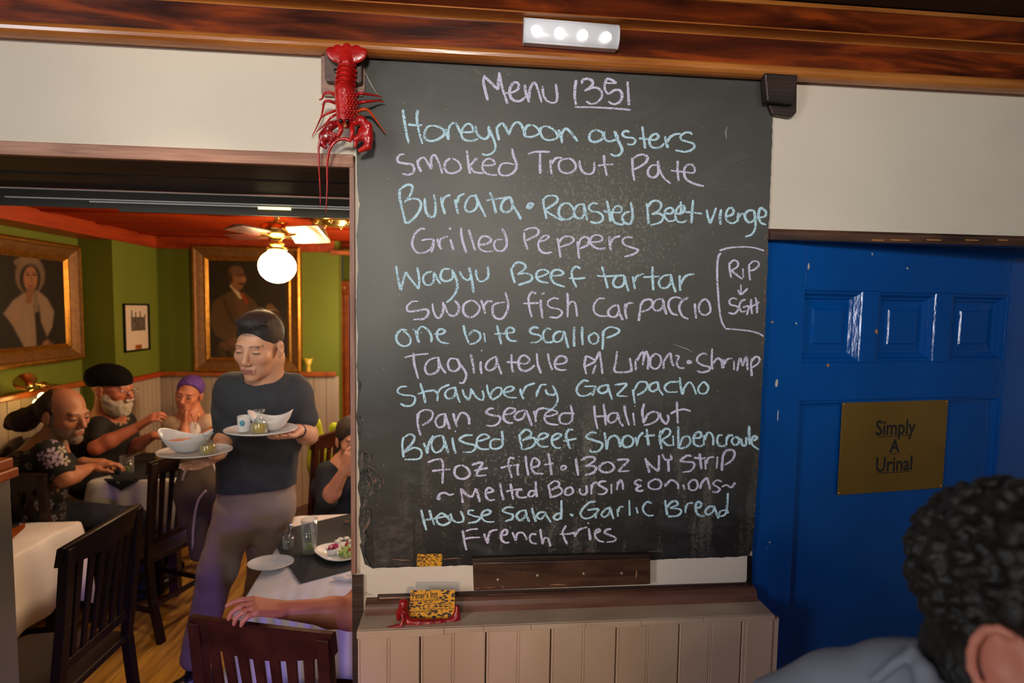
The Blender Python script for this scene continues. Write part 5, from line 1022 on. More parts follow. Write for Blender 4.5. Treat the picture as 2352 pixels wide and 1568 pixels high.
 '|H:105 335,115 420,130 515;160 350,230 320,300 325,300 360,240 400,200 415;200 415,290 415,320 440,280 490,195 510;440 370,370 400,355 450,400 480,470 475,510 430,480 385,430 368;540 350,600 345,660 350,620 400,560 465,600 470,670 465;840 330,860 400,885 485;840 340,910 420,980 470;980 470,985 390,985 300;1020 290,1050 345,1090 350;1110 290,1115 340,1085 355,1085 400,1090 475;1330 310,1280 305,1215 355,1260 370,1340 375,1360 410,1320 465,1235 480;1415 280,1425 370,1435 450;1355 325,1430 335,1480 328;1475 350,1480 450;1485 390,1510 330,1570 318;1605 315,1595 440;1665 290,1655 380,1650 465;1660 310,1700 250,1770 250,1785 300,1750 360,1680 405'),
('lilac', 4.8, 'G:850 770,875 715,930 698,980 720,1025 710;870 775,880 740;1100 650,1110 730,1120 805;1105 655,1150 710,1215 745;1215 745,1240 700,1258 650;1265 655,1285 730,1300 795;1355 705,1440 680,1400 645,1370 670,1365 730,1400 775,1460 770;1518 595,1530 690,1555 775;1625 600,1640 680,1655 770;1580 685,1650 668,1750 658;1750 660,1700 680,1700 735,1750 750,1800 740;1895 575,1895 660,1905 745;1890 680,1840 680,1815 720,1850 740,1890 700;2025 610,2040 680,2055 755;2025 620,2090 575,2140 590,2130 630,2060 665;2060 665,2140 640,2175 680,2140 720,2060 745'
 '|H:40 640,0 660,-10 710,30 722,75 690,60 645,30 635;145 650,150 700,190 718,220 690,215 620;265 610,270 715;270 660,290 600,330 585;430 575,370 580,345 610,390 640,435 670,400 710,335 712;480 605,482 710;545 580,540 670;545 620,575 565,600 600,605 665;805 570,760 560,730 595,770 620,800 622;800 622,760 640,745 665,780 680,820 670;940 555,880 590,880 640,930 660,990 650,1010 600,980 560,930 553;1055 595,1050 635;1055 620,1110 565,1150 575,1185 610,1190 660;1240 610,1258 665;1340 560,1300 600,1310 660,1360 670,1395 630,1380 570,1330 558;1420 655,1440 590,1490 545,1510 590,1525 665;1650 580,1600 565,1560 600,1600 635,1630 660,1600 690,1550 685;1650 635,1700 615,1750 640,1795 590'),
('blue', 4.8, 'G:680 875,700 970,735 1095;765 880,790 960,820 1040;725 985,850 965,980 940;870 940,840 960,860 1020,920 1040,985 1000,950 950,900 915,850 940;990 915,1010 980,1060 1010,1120 1000,1125 950,1095 890;1240 885,1190 885,1180 920,1240 945,1300 960,1270 1000,1180 1020;1315 945,1390 925,1415 895,1370 880,1320 920,1330 975,1380 1005,1455 1005;1660 855,1590 850,1545 890,1600 915,1650 930,1640 975,1570 1000;1790 880,1720 900,1690 950,1730 990,1780 950,1790 880;1790 880,1800 950,1825 1005;1850 855,1870 930,1895 1005;1985 900,1930 910,1905 950,1950 975,1990 930;1990 900,2020 960,2055 1010;2165 775,2165 880,2160 980;2165 910,2110 925,2085 960,2120 985,2160 960;2255 925,2285 935,2265 940'
 '|H:315 790,250 800,175 870,155 930,200 970,280 950,330 900;230 880,340 870,320 920,315 970;470 850,410 880,375 930,410 955,460 910,465 845;470 860,485 920,505 975;545 870,550 950;550 900,570 850,610 845;670 775,675 940;745 850,760 915;910 810,860 795,815 850,830 910,880 940,930 935;1050 775,1060 860,1075 935;1060 860,1120 795,1170 790,1180 825,1100 860;1100 860,1200 870,1220 900,1180 940,1080 950;1265 840,1265 910;1265 870,1290 815,1350 805;1370 860,1420 850,1430 810,1400 795,1375 830,1380 900,1420 940,1475 940;1570 840,1510 850,1475 900,1510 930,1560 890,1570 840;1570 840,1590 900,1615 970;1715 700,1710 800,1700 900;1700 880,1640 890,1620 930,1650 945,1690 920,1700 880,1720 915'),
('lilac', 4.8, 'G:1120 1095,1135 1200,1160 1305;1150 1105,1210 1085,1280 1080;1140 1185,1220 1172,1305 1170;1345 1130,1365 1190,1388 1235;1385 1220,1400 1130,1430 1100,1490 1088;1510 1150,1580 1140,1590 1100,1560 1090,1530 1130,1530 1190,1570 1225,1615 1222;1645 1115,1665 1160,1685 1205;1680 1190,1700 1130,1750 1120,1785 1160,1795 1200;1900 1140,1850 1135,1828 1180,1850 1225,1905 1238;1940 1080,1955 1180,1968 1245;1965 1240,1985 1180,2020 1180,2040 1225,2045 1265;2215 1045,2180 1110,2195 1180,2230 1240;2145 1135,2230 1135,2306 1120'
 '|H:90 1125,95 1165;95 1150,140 1090,225 1060;240 1075,250 1140,258 1200;232 1014,240 1028;305 1130,360 1100,340 1080,310 1110,310 1160,350 1205,405 1218;480 1080,430 1090,410 1120,460 1145,525 1175,510 1210,430 1220'),
]
def px_of(crop, s):
    ox, oy, sc_ = CR[crop]; return [(ox+float(a)/sc_, oy+float(b_)/sc_) for a, b_ in (p.split() for p in s.split(','))]
for li, (c, wd, data) in enumerate(CHALK):
    b = MB(); rr = random.Random(li)
    for blk_ in data.split('|'):
        cr_, ss = blk_.split(':')
        for st_ in ss.split(';'):
            pts = px_of(cr_, st_); Q = crom(pts, 6); Lk = len(Q); vs = []; ph = rr.uniform(0, 6)
            for i in range(Lk):
                a = Q[max(i-1, 0)]; e = Q[min(i+1, Lk-1)]; d = np.array(e)-np.array(a); d /= (np.linalg.norm(d)+1e-9); n_ = np.array([-d[1], d[0]])
                u_ = i/(Lk-1); ww = wd*(.86+.30*abs(d[1])+.14*math.sin(ph+u_*4))*.5*(1 if .04 < u_ < .96 else .72)
                for s_ in (-1, 1):
                    P_ = onY(*(np.array(Q[i])+n_*ww*s_*(1+rr.uniform(-.10, .10))), YBD-.0005); vs.append((P_[0], YBD-.0005-.00002*(rr.random()), P_[2]))
            b.add(vs, [(2*i, 2*i+1, 2*i+3, 2*i+2) for i in range(Lk-1)])
    o = b.build('chalk_lettering', 'chalk_'+c, cbt); o['kind'] = 'stuff'; o['label'] = ('pale blue' if c == 'blue' else 'pale lilac')+' chalk handwriting'
# business card sticker
A4 = [onY(x, y, YBD-.0012) for x, y in ((958, 1272), (1015.5, 1272), (1015, 1300), (957.5, 1300.5))]
st_o = MB().prism([(q_[0], YBD-.0012, q_[2]) for q_ in A4][::-1], (0, .0006, 0)).build('sticker', 'leopard_small')
st_t = thing('sticker', (A4[0][0], YBD, A4[3][2]), 'small orange leopard print sticker on the lower edge of the chalkboard', 'sticker')
st_o.name = 'print_face'; st_o.parent = st_t; st_o.data.transform(Matrix.Translation(-_origin(st_t)))
bx = onY(975, 1280, YBD-.0014); text_mesh("Peter's Inn", .0085, (bx[0], YBD-.0014, bx[2]-.001), (1, 0, .03), (0, 0, 1), 'black_ink', 'lettering', st_t, bold=.0002, xs=.85, lift=.0001)

# ------------------------------------------------------------------ lobster
def LP(x, y, Y=1.262): return onY(640+x/3.5625, 60+y/3.5625, Y)
lob = thing('lobster', LP(545, 560, 1.262), 'glossy red plastic lobster hanging head down over the corner block', 'lobster')
YL = 1.2555
S = SDF(LP(430, 800, YL-.03)-.02, LP(660, 470, YL+.03)+.02, .0009)
S.cap(LP(545, 545, YL), LP(552, 760, YL), .0235, .0205, .006); S.cap(LP(530, 560, YL), LP(540, 770, YL-.004), .018, .014, .006)
S.cap(LP(552, 760, YL-.004), LP(548, 815, YL-.006), .013, .006, .006)
for r_ in range(11):
    for c_ in range(7):
        xx = 478+c_*25+(r_ % 2)*10+r_*1.2; yy = 545+r_*21; a = (c_-3)/3.6; S.ell(LP(xx, yy, YL-.0222*math.sqrt(max(.05, 1-a*a))), (.0021, .0024, .0027), None, .0012)
S.mesh('carapace', 'red', lob)
segs = [(560, 305, 60), (558, 345, 68), (553, 385, 70), (548, 425, 72), (545, 465, 73), (543, 500, 74)]
S = None
for i, (x, y, wpx) in enumerate(segs):
    S = SDF(LP(x-100, y+40, YL-.03)-.004, LP(x+100, y-40, YL+.03)+.004, .0008)
    rr_ = wpx/3.5625/920*.93; c0, c1 = LP(x, y-16, YL), LP(x-1, y+10, YL)
    S.cap(c0, c1, rr_*.72, rr_*1.10, .0004); S.halfcut(LP(x, y+21, YL), (0, -.25, -1), .0005); S.ell(LP(x+wpx+4, y+16, YL), (.003, .003, .004), None, .002); S.ell(LP(x-wpx-2, y+16, YL), (.0025, .003, .004), None, .002)
    S.mesh('tail_segment', 'red', lob, relax=0)
S = SDF(LP(390, 330, YL-.02)-.01, LP(730, 150, YL+.02)+.01, .0011)
for a_, x, y in ((0, 560, 225), (28, 615, 232), (-28, 505, 232), (55, 650, 240), (-55, 465, 238)):
    c = LP(x, y, YL-.004); d = rotm((0, 1, 0)); an = math.radians(a_); R_ = np.array([[math.cos(an), 0, math.sin(an)], [0, 1, 0], [-math.sin(an), 0, math.cos(an)]])
    S.ell(c, (.0150, .0050, .0235), R_, .0015)
S.cap(LP(560, 300, YL), LP(560, 262, YL), .016, .014, .005)
S.mesh('tail_fan', 'red', lob)
def leg(pts, r0, r1, mt='red', nm='leg'):
    Q = crom([LP(x, y, Y) for x, y, Y in pts], 5); n = len(Q); MB().tube([tuple(q) for q in Q], [lerp(r0, r1, (i/(n-1))**1.3) for i in range(n)], 8).build(nm, mt, lob, True)
leg([(465, 565, 1.262), (415, 542, 1.255), (372, 555, 1.262), (358, 590, 1.272), (334, 603, 1.276)], .0035, .0016)
leg([(465, 632, 1.262), (410, 612, 1.252), (374, 622, 1.258), (362, 680, 1.272), (345, 750, 1.28), (300, 850, 1.286), (272, 905, 1.288)], .0034, .0008)
leg([(470, 690, 1.262), (400, 715, 1.255), (352, 745, 1.264), (322, 800, 1.276)], .0030, .0014)
leg([(478, 718, 1.262), (425, 750, 1.256), (385, 800, 1.27), (312, 862, 1.284)], .0030, .0012)
leg([(630, 570, 1.262), (670, 550, 1.252), (740, 560, 1.26), (800, 568, 1.272), (846, 580, 1.28)], .0040, .0010)
leg([(630, 635, 1.262), (690, 620, 1.254), (760, 615, 1.262), (810, 610, 1.272), (862, 620, 1.28)], .0040, .0010)
leg([(635, 700, 1.262), (690, 682, 1.252), (735, 690, 1.256), (780, 745, 1.266), (820, 800, 1.272), (876, 884, 1.284)], .0040, .0009, 'red_orange')
leg([(640, 715, 1.26), (665, 760, 1.25), (685, 810, 1.26), (684, 855, 1.272)], .0034, .0014, 'red_orange')
def claw(pts, rads, pal, flip):
    xs = [p[0] for p in pts+pal]; ys = [p[1] for p in pts+pal]
    S = SDF(LP(min(xs)-70, max(ys)+90, 1.21)-.01, LP(max(xs)+70, min(ys)-70, 1.29)+.01, .0010)
    S.chain([LP(x, y, Y) for x, y, Y in pts], rads, .005)
    for x, y, rx, rz, ang in pal_e[flip]:
        an = math.radians(ang); R_ = np.array([[math.cos(an), 0, math.sin(an)], [0, 1, 0], [-math.sin(an), 0, math.cos(an)]])
        S.ell(LP(x, y, 1.250), (rx, .010, rz), R_, .004)
    for x0_, y0_, x1_, y1_, r_ in cut_e[flip]: S.cap(LP(x0_, y0_, 1.248), LP(x1_, y1_, 1.244), r_, r_*.6, .002, True)
    for x0_, y0_, x1_, y1_, ra, rb in fing_e[flip]: S.cap(LP(x0_, y0_, 1.250), LP(x1_, y1_, 1.250), ra, rb, .003)
    return S
pal_e = {0: [(385, 900, .0150, .0175, 20)], 1: [(712, 885, .0165, .0205, -25)]}
cut_e = {0: [(402, 950, 408, 1010, .0035)], 1: [(655, 968, 668, 1000, .0040)]}
fing_e = {0: [(365, 905, 352, 960, .010, .006), (352, 960, 385, 992, .007, .004), (400, 880, 452, 905, .008, .006), (452, 905, 415, 965, .007, .003)],
          1: [(740, 920, 730, 985, .010, .008), (730, 985, 665, 1018, .009, .005), (690, 890, 635, 925, .009, .007), (635, 925, 628, 985, .0065, .003)]}
claw([(485, 795, 1.256), (430, 815, 1.250), (395, 850, 1.25)], [.0075, .0090, .0085], [(350, 1000)], 0).mesh('claw', 'red_dark', lob)
claw([(625, 790, 1.256), (680, 770, 1.250), (735, 820, 1.248), (735, 860, 1.25)], [.0085, .0090, .0085, .009], [(620, 1010)], 1).mesh('claw', 'red', lob)
leg([(500, 800, 1.25), (510, 850, 1.246), (485, 905, 1.25)], .0058, .0048, 'red', 'antenna_base'); leg([(595, 810, 1.25), (602, 870, 1.244), (592, 930, 1.248)], .0058, .0050, 'red', 'antenna_base')
leg([(490, 905, 1.25), (440, 880, 1.246), (390, 860, 1.246), (350, 905, 1.244), (328, 990, 1.244), (330, 1140, 1.25), (338, 1300, 1.26), (342, 1470, 1.268)], .0040, .0009, 'red', 'antenna')
leg([(595, 940, 1.248), (530, 922, 1.244), (460, 948, 1.242), (415, 1020, 1.242), (398, 1140, 1.25), (398, 1300, 1.26), (392, 1430, 1.266), (388, 1528, 1.27)], .0040, .0009, 'red', 'antenna')
for x in (508, 562):
    c = LP(x, 776, 1.2305); sph(c, .0046, 14, 10).build('eye', 'black', lob, True)
c = LP(545, 812, 1.240); sph(c, .0048, 12, 8, (1, .7, 1.5)).build('mouth_part', 'orange_wood', lob, True)

# ------------------------------------------------------------------ mermaid card holder and card
def KP(x, y, Y): return onY(810+x/4.638, 1230+y/4.638, Y)
mer = thing('mermaid_figurine', (KP(700, 930, 1.243)[0], 1.243, zl), 'small red mermaid figurine lying on the ledge holding up a card', 'figurine')
YM = 1.243
def mdiv(*pts): return [KP(x, y, Y) for x, y, Y in pts]
lo_ = KP(350, 1000, 1.222); hi_ = KP(1190, 660, 1.275)
S = SDF((lo_[0]-.006, 1.205, zl-.004), (hi_[0]+.006, 1.285, hi_[2]+.038), .00075)
hd = KP(542, 742, YM)
S.ell(hd, (.0085, .009, .0120), None, .002); S.ell(hd+np.array((0, .003, .0035)), (.0115, .010, .0120), None, .002)
S.chain(mdiv((515, 760, 1.248), (492, 820, 1.25), (490, 880, 1.25)), [.0060, .0062, .0058], .004); S.chain(mdiv((565, 770, 1.249), (582, 810, 1.25)), [.006, .005], .004)
S.cap(KP(545, 775, YM), KP(548, 815, YM), .0042, .0048, .004)
S.chain(mdiv((552, 820, 1.244), (565, 870, 1.243), (600, 915, 1.241), (700, 925, 1.240), (820, 925, 1.240), (930, 915, 1.242), (1020, 905, 1.244)), [.0075, .0080, .0085, .0095, .0085, .0070, .0050], .005)
S.chain(mdiv((530, 835, 1.238), (540, 885, 1.232), (520, 955, 1.228), (440, 970, 1.228), (375, 980, 1.228)), [.0045, .0042, .0045, .0040, .0034], .002)
S.chain(mdiv((1020, 905, 1.244), (1090, 890, 1.244), (1140, 888, 1.245)), [.0050, .0060, .0030], .004)
S.chain(mdiv((1040, 890, 1.248), (1105, 850, 1.25), (1112, 760, 1.252)), [.005, .0085, .0055], .004)
for i in range(60):
    x = 640+i*6.3; y = 925+14*math.sin(i*2.4); S.ell(KP(x, y, 1.2325), (.0011, .0011, .0011), None, .0006)
S.ell(hd+np.array((0, -.0085, -.001)), (.0016, .002, .003), None, .001)
for q in (-1, 1): S.ell(hd+np.array((q*.0035, -.0085, .0015)), (.0016, .0012, .0010), None, .0005, True)
S.mesh('figure', 'red_dark', mer, relax=1)
crd = thing('business_card', (KP(850, 880, 1.252)[0], 1.252, KP(850, 880, 1.252)[2]), 'orange leopard print business card propped upright on the red mermaid figurine', 'card')
cq = [KP(617, 578, 1.262), KP(1092, 577, 1.262), KP(1083, 878, 1.251), KP(598, 882, 1.251)]
ux = (np.array(cq[1])-cq[0]+np.array(cq[2])-cq[3])/2; wc = np.linalg.norm(ux); ux /= wc; uz = (np.array(cq[0])-cq[3]+np.array(cq[1])-cq[2])/2; hc = np.linalg.norm(uz); uz /= hc; un = np.cross(ux, uz)
MB().prism([cq[3], cq[2], cq[1], cq[0]], tuple(-un*.0005)).build('card_face', 'leopard', crd)
def ctext(body, cx, cy, size, rot=0, bold=.00012, xs=.9, patch=None):
    # position by fraction of the card (0..1 from left, 0..1 from top)
    u_ = ux*math.cos(rot)+uz*math.sin(rot); v_ = -ux*math.sin(rot)+uz*math.cos(rot)
    O = cq[0]*(1-cx)+cq[1]*cx; O2 = cq[3]*(1-cx)+cq[2]*cx; P_ = O*(1-cy)+O2*cy
    if patch:
        a, b_ = patch; q4 = [P_+u_*sx*a+v_*(sz*b_+size*.34)+un*.00025 for sx, sz in ((-.5, -.5), (.5, -.5), (.5, .5), (-.5, .5))]
        MB().add([tuple(q) for q in q4], [(0, 1, 2, 3)]).build('print_band', 'card_yellow', crd)
    text_mesh(body, size, P_, u_, v_, 'black_ink', 'lettering', crd, bold=bold, xs=xs, lift=.0005)
ctext("Peter's Inn", .33, .27, .0200, .08, .0003, .72, (wc*.56, .0165))
ctext("Filthy Ales & Disgusting Food", .31, .40, .0078, .05, .00008, .80, (wc*.56, .0075))
ctext("504 S. Ann St.", .52, .50, .0060, .03, .00005, .85, (wc*.25, .0055)); ctext("410.675.7313", .82, .54, .0060, -.04, .00005, .85, (wc*.25, .0055))
ctext("Serving Dinner Tuesday thru Saturday", .66, .68, .0058, .0, .00004, .92, (wc*.64, .0060)); ctext("www.petersinn.com", .25, .78, .0078, .06, .00008, .85, (wc*.42, .0075))
# ------------------------------------------------------------------ furniture of the dining room
def make_chair(label, top=.95, width=.43, wood='chair', seat_d=.40, nsl=7, group='wooden slat back dining chairs', seat_z=.44):
    t = thing('dining_chair', (0, 0, 0), label, 'chair', group); hw = width/2; yb = 0.0; L = lambda b, n, **k: b.build(n, wood, t, local=True, **k)
    # local frame: back stands at y = 0, seat extends to +y
    def back(z): return yb-.055*max(0, (z-seat_z))/(top-seat_z)
    prof = [(0, yb-.075), (.22, yb-.02), (seat_z, yb), (.70, back(.70)-.005), (top-.03, back(top))]
    for s in (-1, 1):
        b = MB()
        for (z0, y0), (z1, y1) in zip(prof[:-1], prof[1:]): b.bar((s*hw, y0, z0), (s*hw, y1, z1+.002), .036, .032, up=(0, 1, 0))
        L(b, 'leg', bevel=.003)
    for s in (-1, 1): L(MB().bar((s*(hw-.005), seat_d-.03, 0), (s*(hw-.005), seat_d-.03, seat_z-.02), .036, .036, up=(0, 1, 0)), 'leg', bevel=.003)
    b = MB(); n = 14; vs = []
    cv = lambda x: -.026*(1-(x/hw)**2)
    for i in range(n+1):
        x = lerp(-hw-.022, hw+.022, i/n); zt_ = top-.016*(x/hw)**2; a0 = back(top)+cv(x)-.012; c0 = back(top-.10)+cv(x)-.008; zb_ = top-.090-.012*math.cos(x/hw*PI/2)
        vs += [(x, c0, zb_), (x, a0, zt_-.004), (x, a0+.005, zt_), (x, a0+.019, zt_), (x, a0+.024, zt_-.004), (x, c0+.022, zb_)]
    fs = [(6*i+j, 6*i+(j+1) % 6, 6*(i+1)+(j+1) % 6, 6*(i+1)+j) for i in range(n) for j in range(6)]+[tuple(range(5, -1, -1)), tuple(6*n+j for j in range(6))]
    b.add(vs, fs)
    L(b, 'crest_rail')
    zl_ = seat_z+.10; L(MB().bar((-hw, back(zl_), zl_), (hw, back(zl_), zl_), .022, .035), 'lower_rail', bevel=.002)
    for i in range(nsl):
        x = lerp(-hw, hw, (i+1)/(nsl+1)); cv = -.020*(1-(x/hw)**2)
        L(MB().bar((x*.93, back(zl_), zl_), (x, back(top-.10)+cv, top-.082), .020, .010, up=(0, 1, 0), w1=(.030, .010)), 'slat', bevel=.0015)
    b = MB(); n = 8; P = []
    for i in range(n+1): P.append((lerp(-hw-.01, hw+.01, i/n), -.012, 0))
    P += [(hw+.02, seat_d*.6, 0), (hw+.005, seat_d-.015, 0), (hw-.03, seat_d+.012, 0), (-hw+.03, seat_d+.012, 0), (-hw-.005, seat_d-.015, 0), (-hw-.02, seat_d*.6, 0)]
    b.prism([(x, y, seat_z-.022) for x, y, _ in P], (0, 0, .030)); L(b, 'seat', bevel=.006)
    for s in (-1, 1): L(MB().bar((s*(hw-.004), -.045, .16), (s*(hw-.006), seat_d-.03, .16), .022, .022), 'stretcher', bevel=.002)
    L(MB().bar((-hw, -.035, .20), (hw, -.035, .20), .022, .022), 'stretcher', bevel=.002); L(MB().bar((-hw, seat_d-.03, .22), (hw, seat_d-.03, .22), .022, .022), 'stretcher', bevel=.002)
    L(MB().box((-hw+.01, seat_d-.045, seat_z-.07), (hw-.01, seat_d-.025, seat_z-.02)), 'apron', bevel=.002)
    return t
def put(o, back_l, back_r, top=.95):
    # back_l / back_r: world x,y of the crest ends as seen from behind the chair
    c = ((back_l[0]+back_r[0])/2, (back_l[1]+back_r[1])/2); a = math.atan2(back_r[1]-back_l[1], back_r[0]-back_l[0]); o.rotation_euler = (0, 0, a); off = .055
    o.location = (c[0]-math.sin(a)*off, c[1]+math.cos(a)*off, 0)
a, b_ = onZ(432, 1399, .95), onZ(766, 1440, .95)
ch1 = make_chair('mahogany slat back chair nearest the doorway with a bare forearm resting on its top', width=.385); put(ch1, a, b_)
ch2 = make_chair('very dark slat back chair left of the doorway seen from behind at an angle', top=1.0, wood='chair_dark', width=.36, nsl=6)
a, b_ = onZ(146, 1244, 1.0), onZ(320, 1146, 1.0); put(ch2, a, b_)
ch3 = make_chair('reddish slat back chair just right of the waiter, in front of the yellow jacket', top=1.06, width=.40)
put(ch3, (-.86, 3.06), (-.66, 3.42))
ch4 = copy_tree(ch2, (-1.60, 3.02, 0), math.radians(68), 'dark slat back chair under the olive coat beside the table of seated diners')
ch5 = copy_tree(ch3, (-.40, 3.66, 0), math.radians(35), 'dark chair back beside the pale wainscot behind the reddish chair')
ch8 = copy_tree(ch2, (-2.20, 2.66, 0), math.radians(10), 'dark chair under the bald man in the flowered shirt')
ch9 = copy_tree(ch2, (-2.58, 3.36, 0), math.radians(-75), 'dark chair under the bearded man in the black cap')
def table(name, x0, x1, y0, y1, z, label, clabel, drop=.28, rot=0.0, seed=0, leg_mat='dark_wood'):
    cx, cy = (x0+x1)/2, (y0+y1)/2
    t = thing('dining_table', (cx, cy, 0), label, 'table', 'cloth covered dining tables'); w_, d_ = (x1-x0)/2, (y1-y0)/2
    MB().box((cx-w_+.004, cy-d_+.004, z-.032), (cx+w_-.004, cy+d_-.004, z-.006)).build('tabletop', leg_mat, t)
    for sx in (-1, 1):
        for sy in (-1, 1): MB().bar((cx+sx*(w_-.06), cy+sy*(d_-.06), 0), (cx+sx*(w_-.06), cy+sy*(d_-.06), z-.032), .05, .05, up=(0, 1, 0)).build('leg', leg_mat, t)
    rr = random.Random(seed); n = 168; per = []
    rc = .022
    for i in range(n):
        u_ = i/n*4; k = int(u_); f = u_-k
        c_ = [(-w_, -d_), (w_, -d_), (w_, d_), (-w_, d_)]; a = c_[k]; e = c_[(k+1) % 4]
        x, y = lerp(a[0], e[0], f), lerp(a[1], e[1], f); nx, ny = [(0, -1), (1, 0), (0, 1), (-1, 0)][k]
        cd = min(f, 1-f)*2*((w_ if k % 2 == 0 else d_)); cn_ = math.exp(-(cd/.06)**2)
        if cn_ > .02:
            sx, sy = (1 if x > 0 else -1), (1 if y > 0 else -1); nx, ny = nx*(1-cn_*.5)+sx*cn_*.5, ny*(1-cn_*.5)+sy*cn_*.5
        per.append((x, y, nx, ny, cn_))
    ph = [rr.uniform(0, 6) for _ in range(4)]
    rings = []; zs_ = [0, -.004, -.012, -.05, -.10, -.16, -.22, -drop]
    for j, zz in enumerate(zs_):
        t_ = j/(len(zs_)-1); R_ = []
        for i, (x, y, nx, ny, cn_) in enumerate(per):
            fo = .5+.5*math.sin(i*2*PI/n*15+ph[0]+.8*math.sin(i*.11+ph[1])); out = (.0 if j == 0 else .004)+t_*(.012+.020*fo)+cn_*t_*.055
            dz = zz*(1+cn_*.28*t_); R_.append((cx+x+nx*out, cy+y+ny*out, z+dz))
        rings.append(R_)
    b = MB(); vs = [(cx, cy, z)]+[p for r in rings for p in r]
    fs = [(0, 1+i, 1+(i+1) % n) for i in range(n)]
    for j in range(len(rings)-1): fs += [(1+j*n+i, 1+(j+1)*n+i, 1+(j+1)*n+(i+1) % n, 1+j*n+(i+1) % n) for i in range(n)]
    b.add(vs, fs); tc = thing('tablecloth', (cx, cy, z), clabel, 'tablecloth', 'white tablecloths')
    o = b.build('cloth', 'linen', tc, True); m_ = o.modifiers.new('thickness', 'SOLIDIFY'); m_.thickness = .0015; m_.offset = 1
    if rot:
        for q in (t, tc): q.rotation_euler = (0, 0, rot)
    return t
TZ = .75
table('t1', -.80, -.02, 1.86, 2.66, TZ, 'white clothed table nearest the doorway in front of the waiter', 'white cloth on the table nearest the doorway, daylight falling on it', seed=1, rot=math.radians(4))
table('t2', -2.20, -1.72, 3.25, 3.86, TZ, 'white clothed table of the three seated diners along the left wall', 'white cloth on the table of the three seated diners', seed=2, drop=.30)
table('t3', -2.50, -1.86, 2.0, 2.62, TZ, 'white clothed table at the left edge behind the dark chair', 'white cloth on the table at the left edge behind the dark chair', seed=3, drop=.33)
def napkin(pts, z, label, hang=None, name='runner', mt='black_cloth', grp=None):
    P = [onZ(x, y, z) for x, y in pts]; c = np.mean(P, 0); t = thing(name, c, label, 'napkin' if name == 'napkin' else 'table runner', grp)
    MB().prism([(p[0], p[1], z+.001) for p in P][::-1], (0, 0, .002)).build('cloth', mt, t)
    if hang:
        (ax, ay), (bx, by), (cx_, cy_) = hang; A_, B_ = onZ(ax, ay, z), onZ(bx, by, z); Cc = onY(cx_, cy_, (A_[1]+B_[1])/2-.030)
        A1 = A_+(0, -.018, -.006); B1 = B_+(0, -.018, -.006)
        MB().add([tuple(A_+(0, 0, .002)), tuple(B_+(0, 0, .002)), tuple(B1), tuple(Cc), tuple(A1)], [(0, 1, 2, 4), (4, 2, 3)]).build('hanging_corner', mt, t)
    return t
napkin([(690, 1340), (636, 1258), (668, 1212), (840, 1172), (900, 1230), (840, 1300)], TZ+.004, 'black square cloth laid diagonally over the white cloth of the near table', grp='black overlay cloths')
napkin([(238, 1070), (330, 1040), (470, 1045), (470, 1085), (395, 1097), (318, 1100), (262, 1098)], TZ+.004, 'black runner on the far table with its corner hanging over the edge', hang=((240, 1099), (322, 1099), (278, 1126)), grp='black overlay cloths')
napkin([(-60, 1190), (40, 1186), (46, 1212), (-60, 1250)], TZ+.004, 'black cloth corner on the table at the left edge', grp='black overlay cloths')
P = onZ(28, 1222, TZ+.008); mn = thing('menu_card', P, 'orange brown card standing on the table at the left edge', 'card')
MB().hexa([tuple(onZ(x, y, TZ+.008)) for x, y in ((20, 1218), (58, 1200), (58, 1210), (20, 1245))]+[tuple(onZ(x, y, TZ+.010)) for x, y in ((20, 1218), (58, 1200), (58, 1210), (20, 1245))]).build('card', 'orange_wood', mn)

# plates, bowls and glasses
def plate(c, rx, ry, label, group='white china plates', rim=.018, rotz=0, tri=0, name='plate'):
    t = thing(name, c, label, 'plate', group); f = (lambda a: 1+tri*math.cos(3*(a-rotz)))
    prof = [(.001, .004), (.62, .004), (.70, .008), (.86, rim*.75), (.985, rim), (1.0, rim+.001), (1.0, rim-.003), (.86, rim*.6-.002), (.66, .001), (.50, 0), (.001, 0)]
    b = MB(); n = 48; vs = []
    for r, z in prof:
        for j in range(n):
            a_ = 2*PI*j/n; k = f(a_); vs.append((c[0]+r*rx*k*math.cos(a_), c[1]+r*ry*k*math.sin(a_), c[2]+z))
    b.add(vs, [(i*n+j, i*n+(j+1) % n, (i+1)*n+(j+1) % n, (i+1)*n+j) for i in range(len(prof)-1) for j in range(n)]); b.build('dish', 'china', t, True); return t
def tumbler(c, r0, r1, h, label, water=.55, group='drinking glasses', lime=False, name='glass'):
    t = thing(name, c, label, 'glass', group)
    MB().lathe([(.0005, 0), (r0, 0), (r0+.001, .004), (r1, h), (r1-.0022, h), (r0-.002, .010), (.0005, .009)], c, 28).build('tumbler', 'glass', t, True)
    if water:
        rw = lerp(r0, r1, water)-.0028; MB().lathe([(.0005, .0105), (r0-.0028, .0110), (rw, h*water), (.0005, h*water)], c, 24).build('water', 'water', t, True)
    if lime: MB().box((c[0]-.014, c[1]-.006, c[2]+.012), (c[0]+.012, c[1]+.006, c[2]+.040), rot=Matrix.Rotation(.25, 3, 'Y')).build('lime_wedge', 'lime', t, bevel=.004)
    return t
z = TZ+.008
p_ = onZ(622, 1300, z); plate(tuple(p_), .088, .062, 'empty oval white plate at the corner of the near table')
p_ = onZ(788, 1272, z); pp = plate(tuple(p_), .115, .085, 'white plate with salad and a ramekin of beets on the near table', tri=.10, rotz=.6)
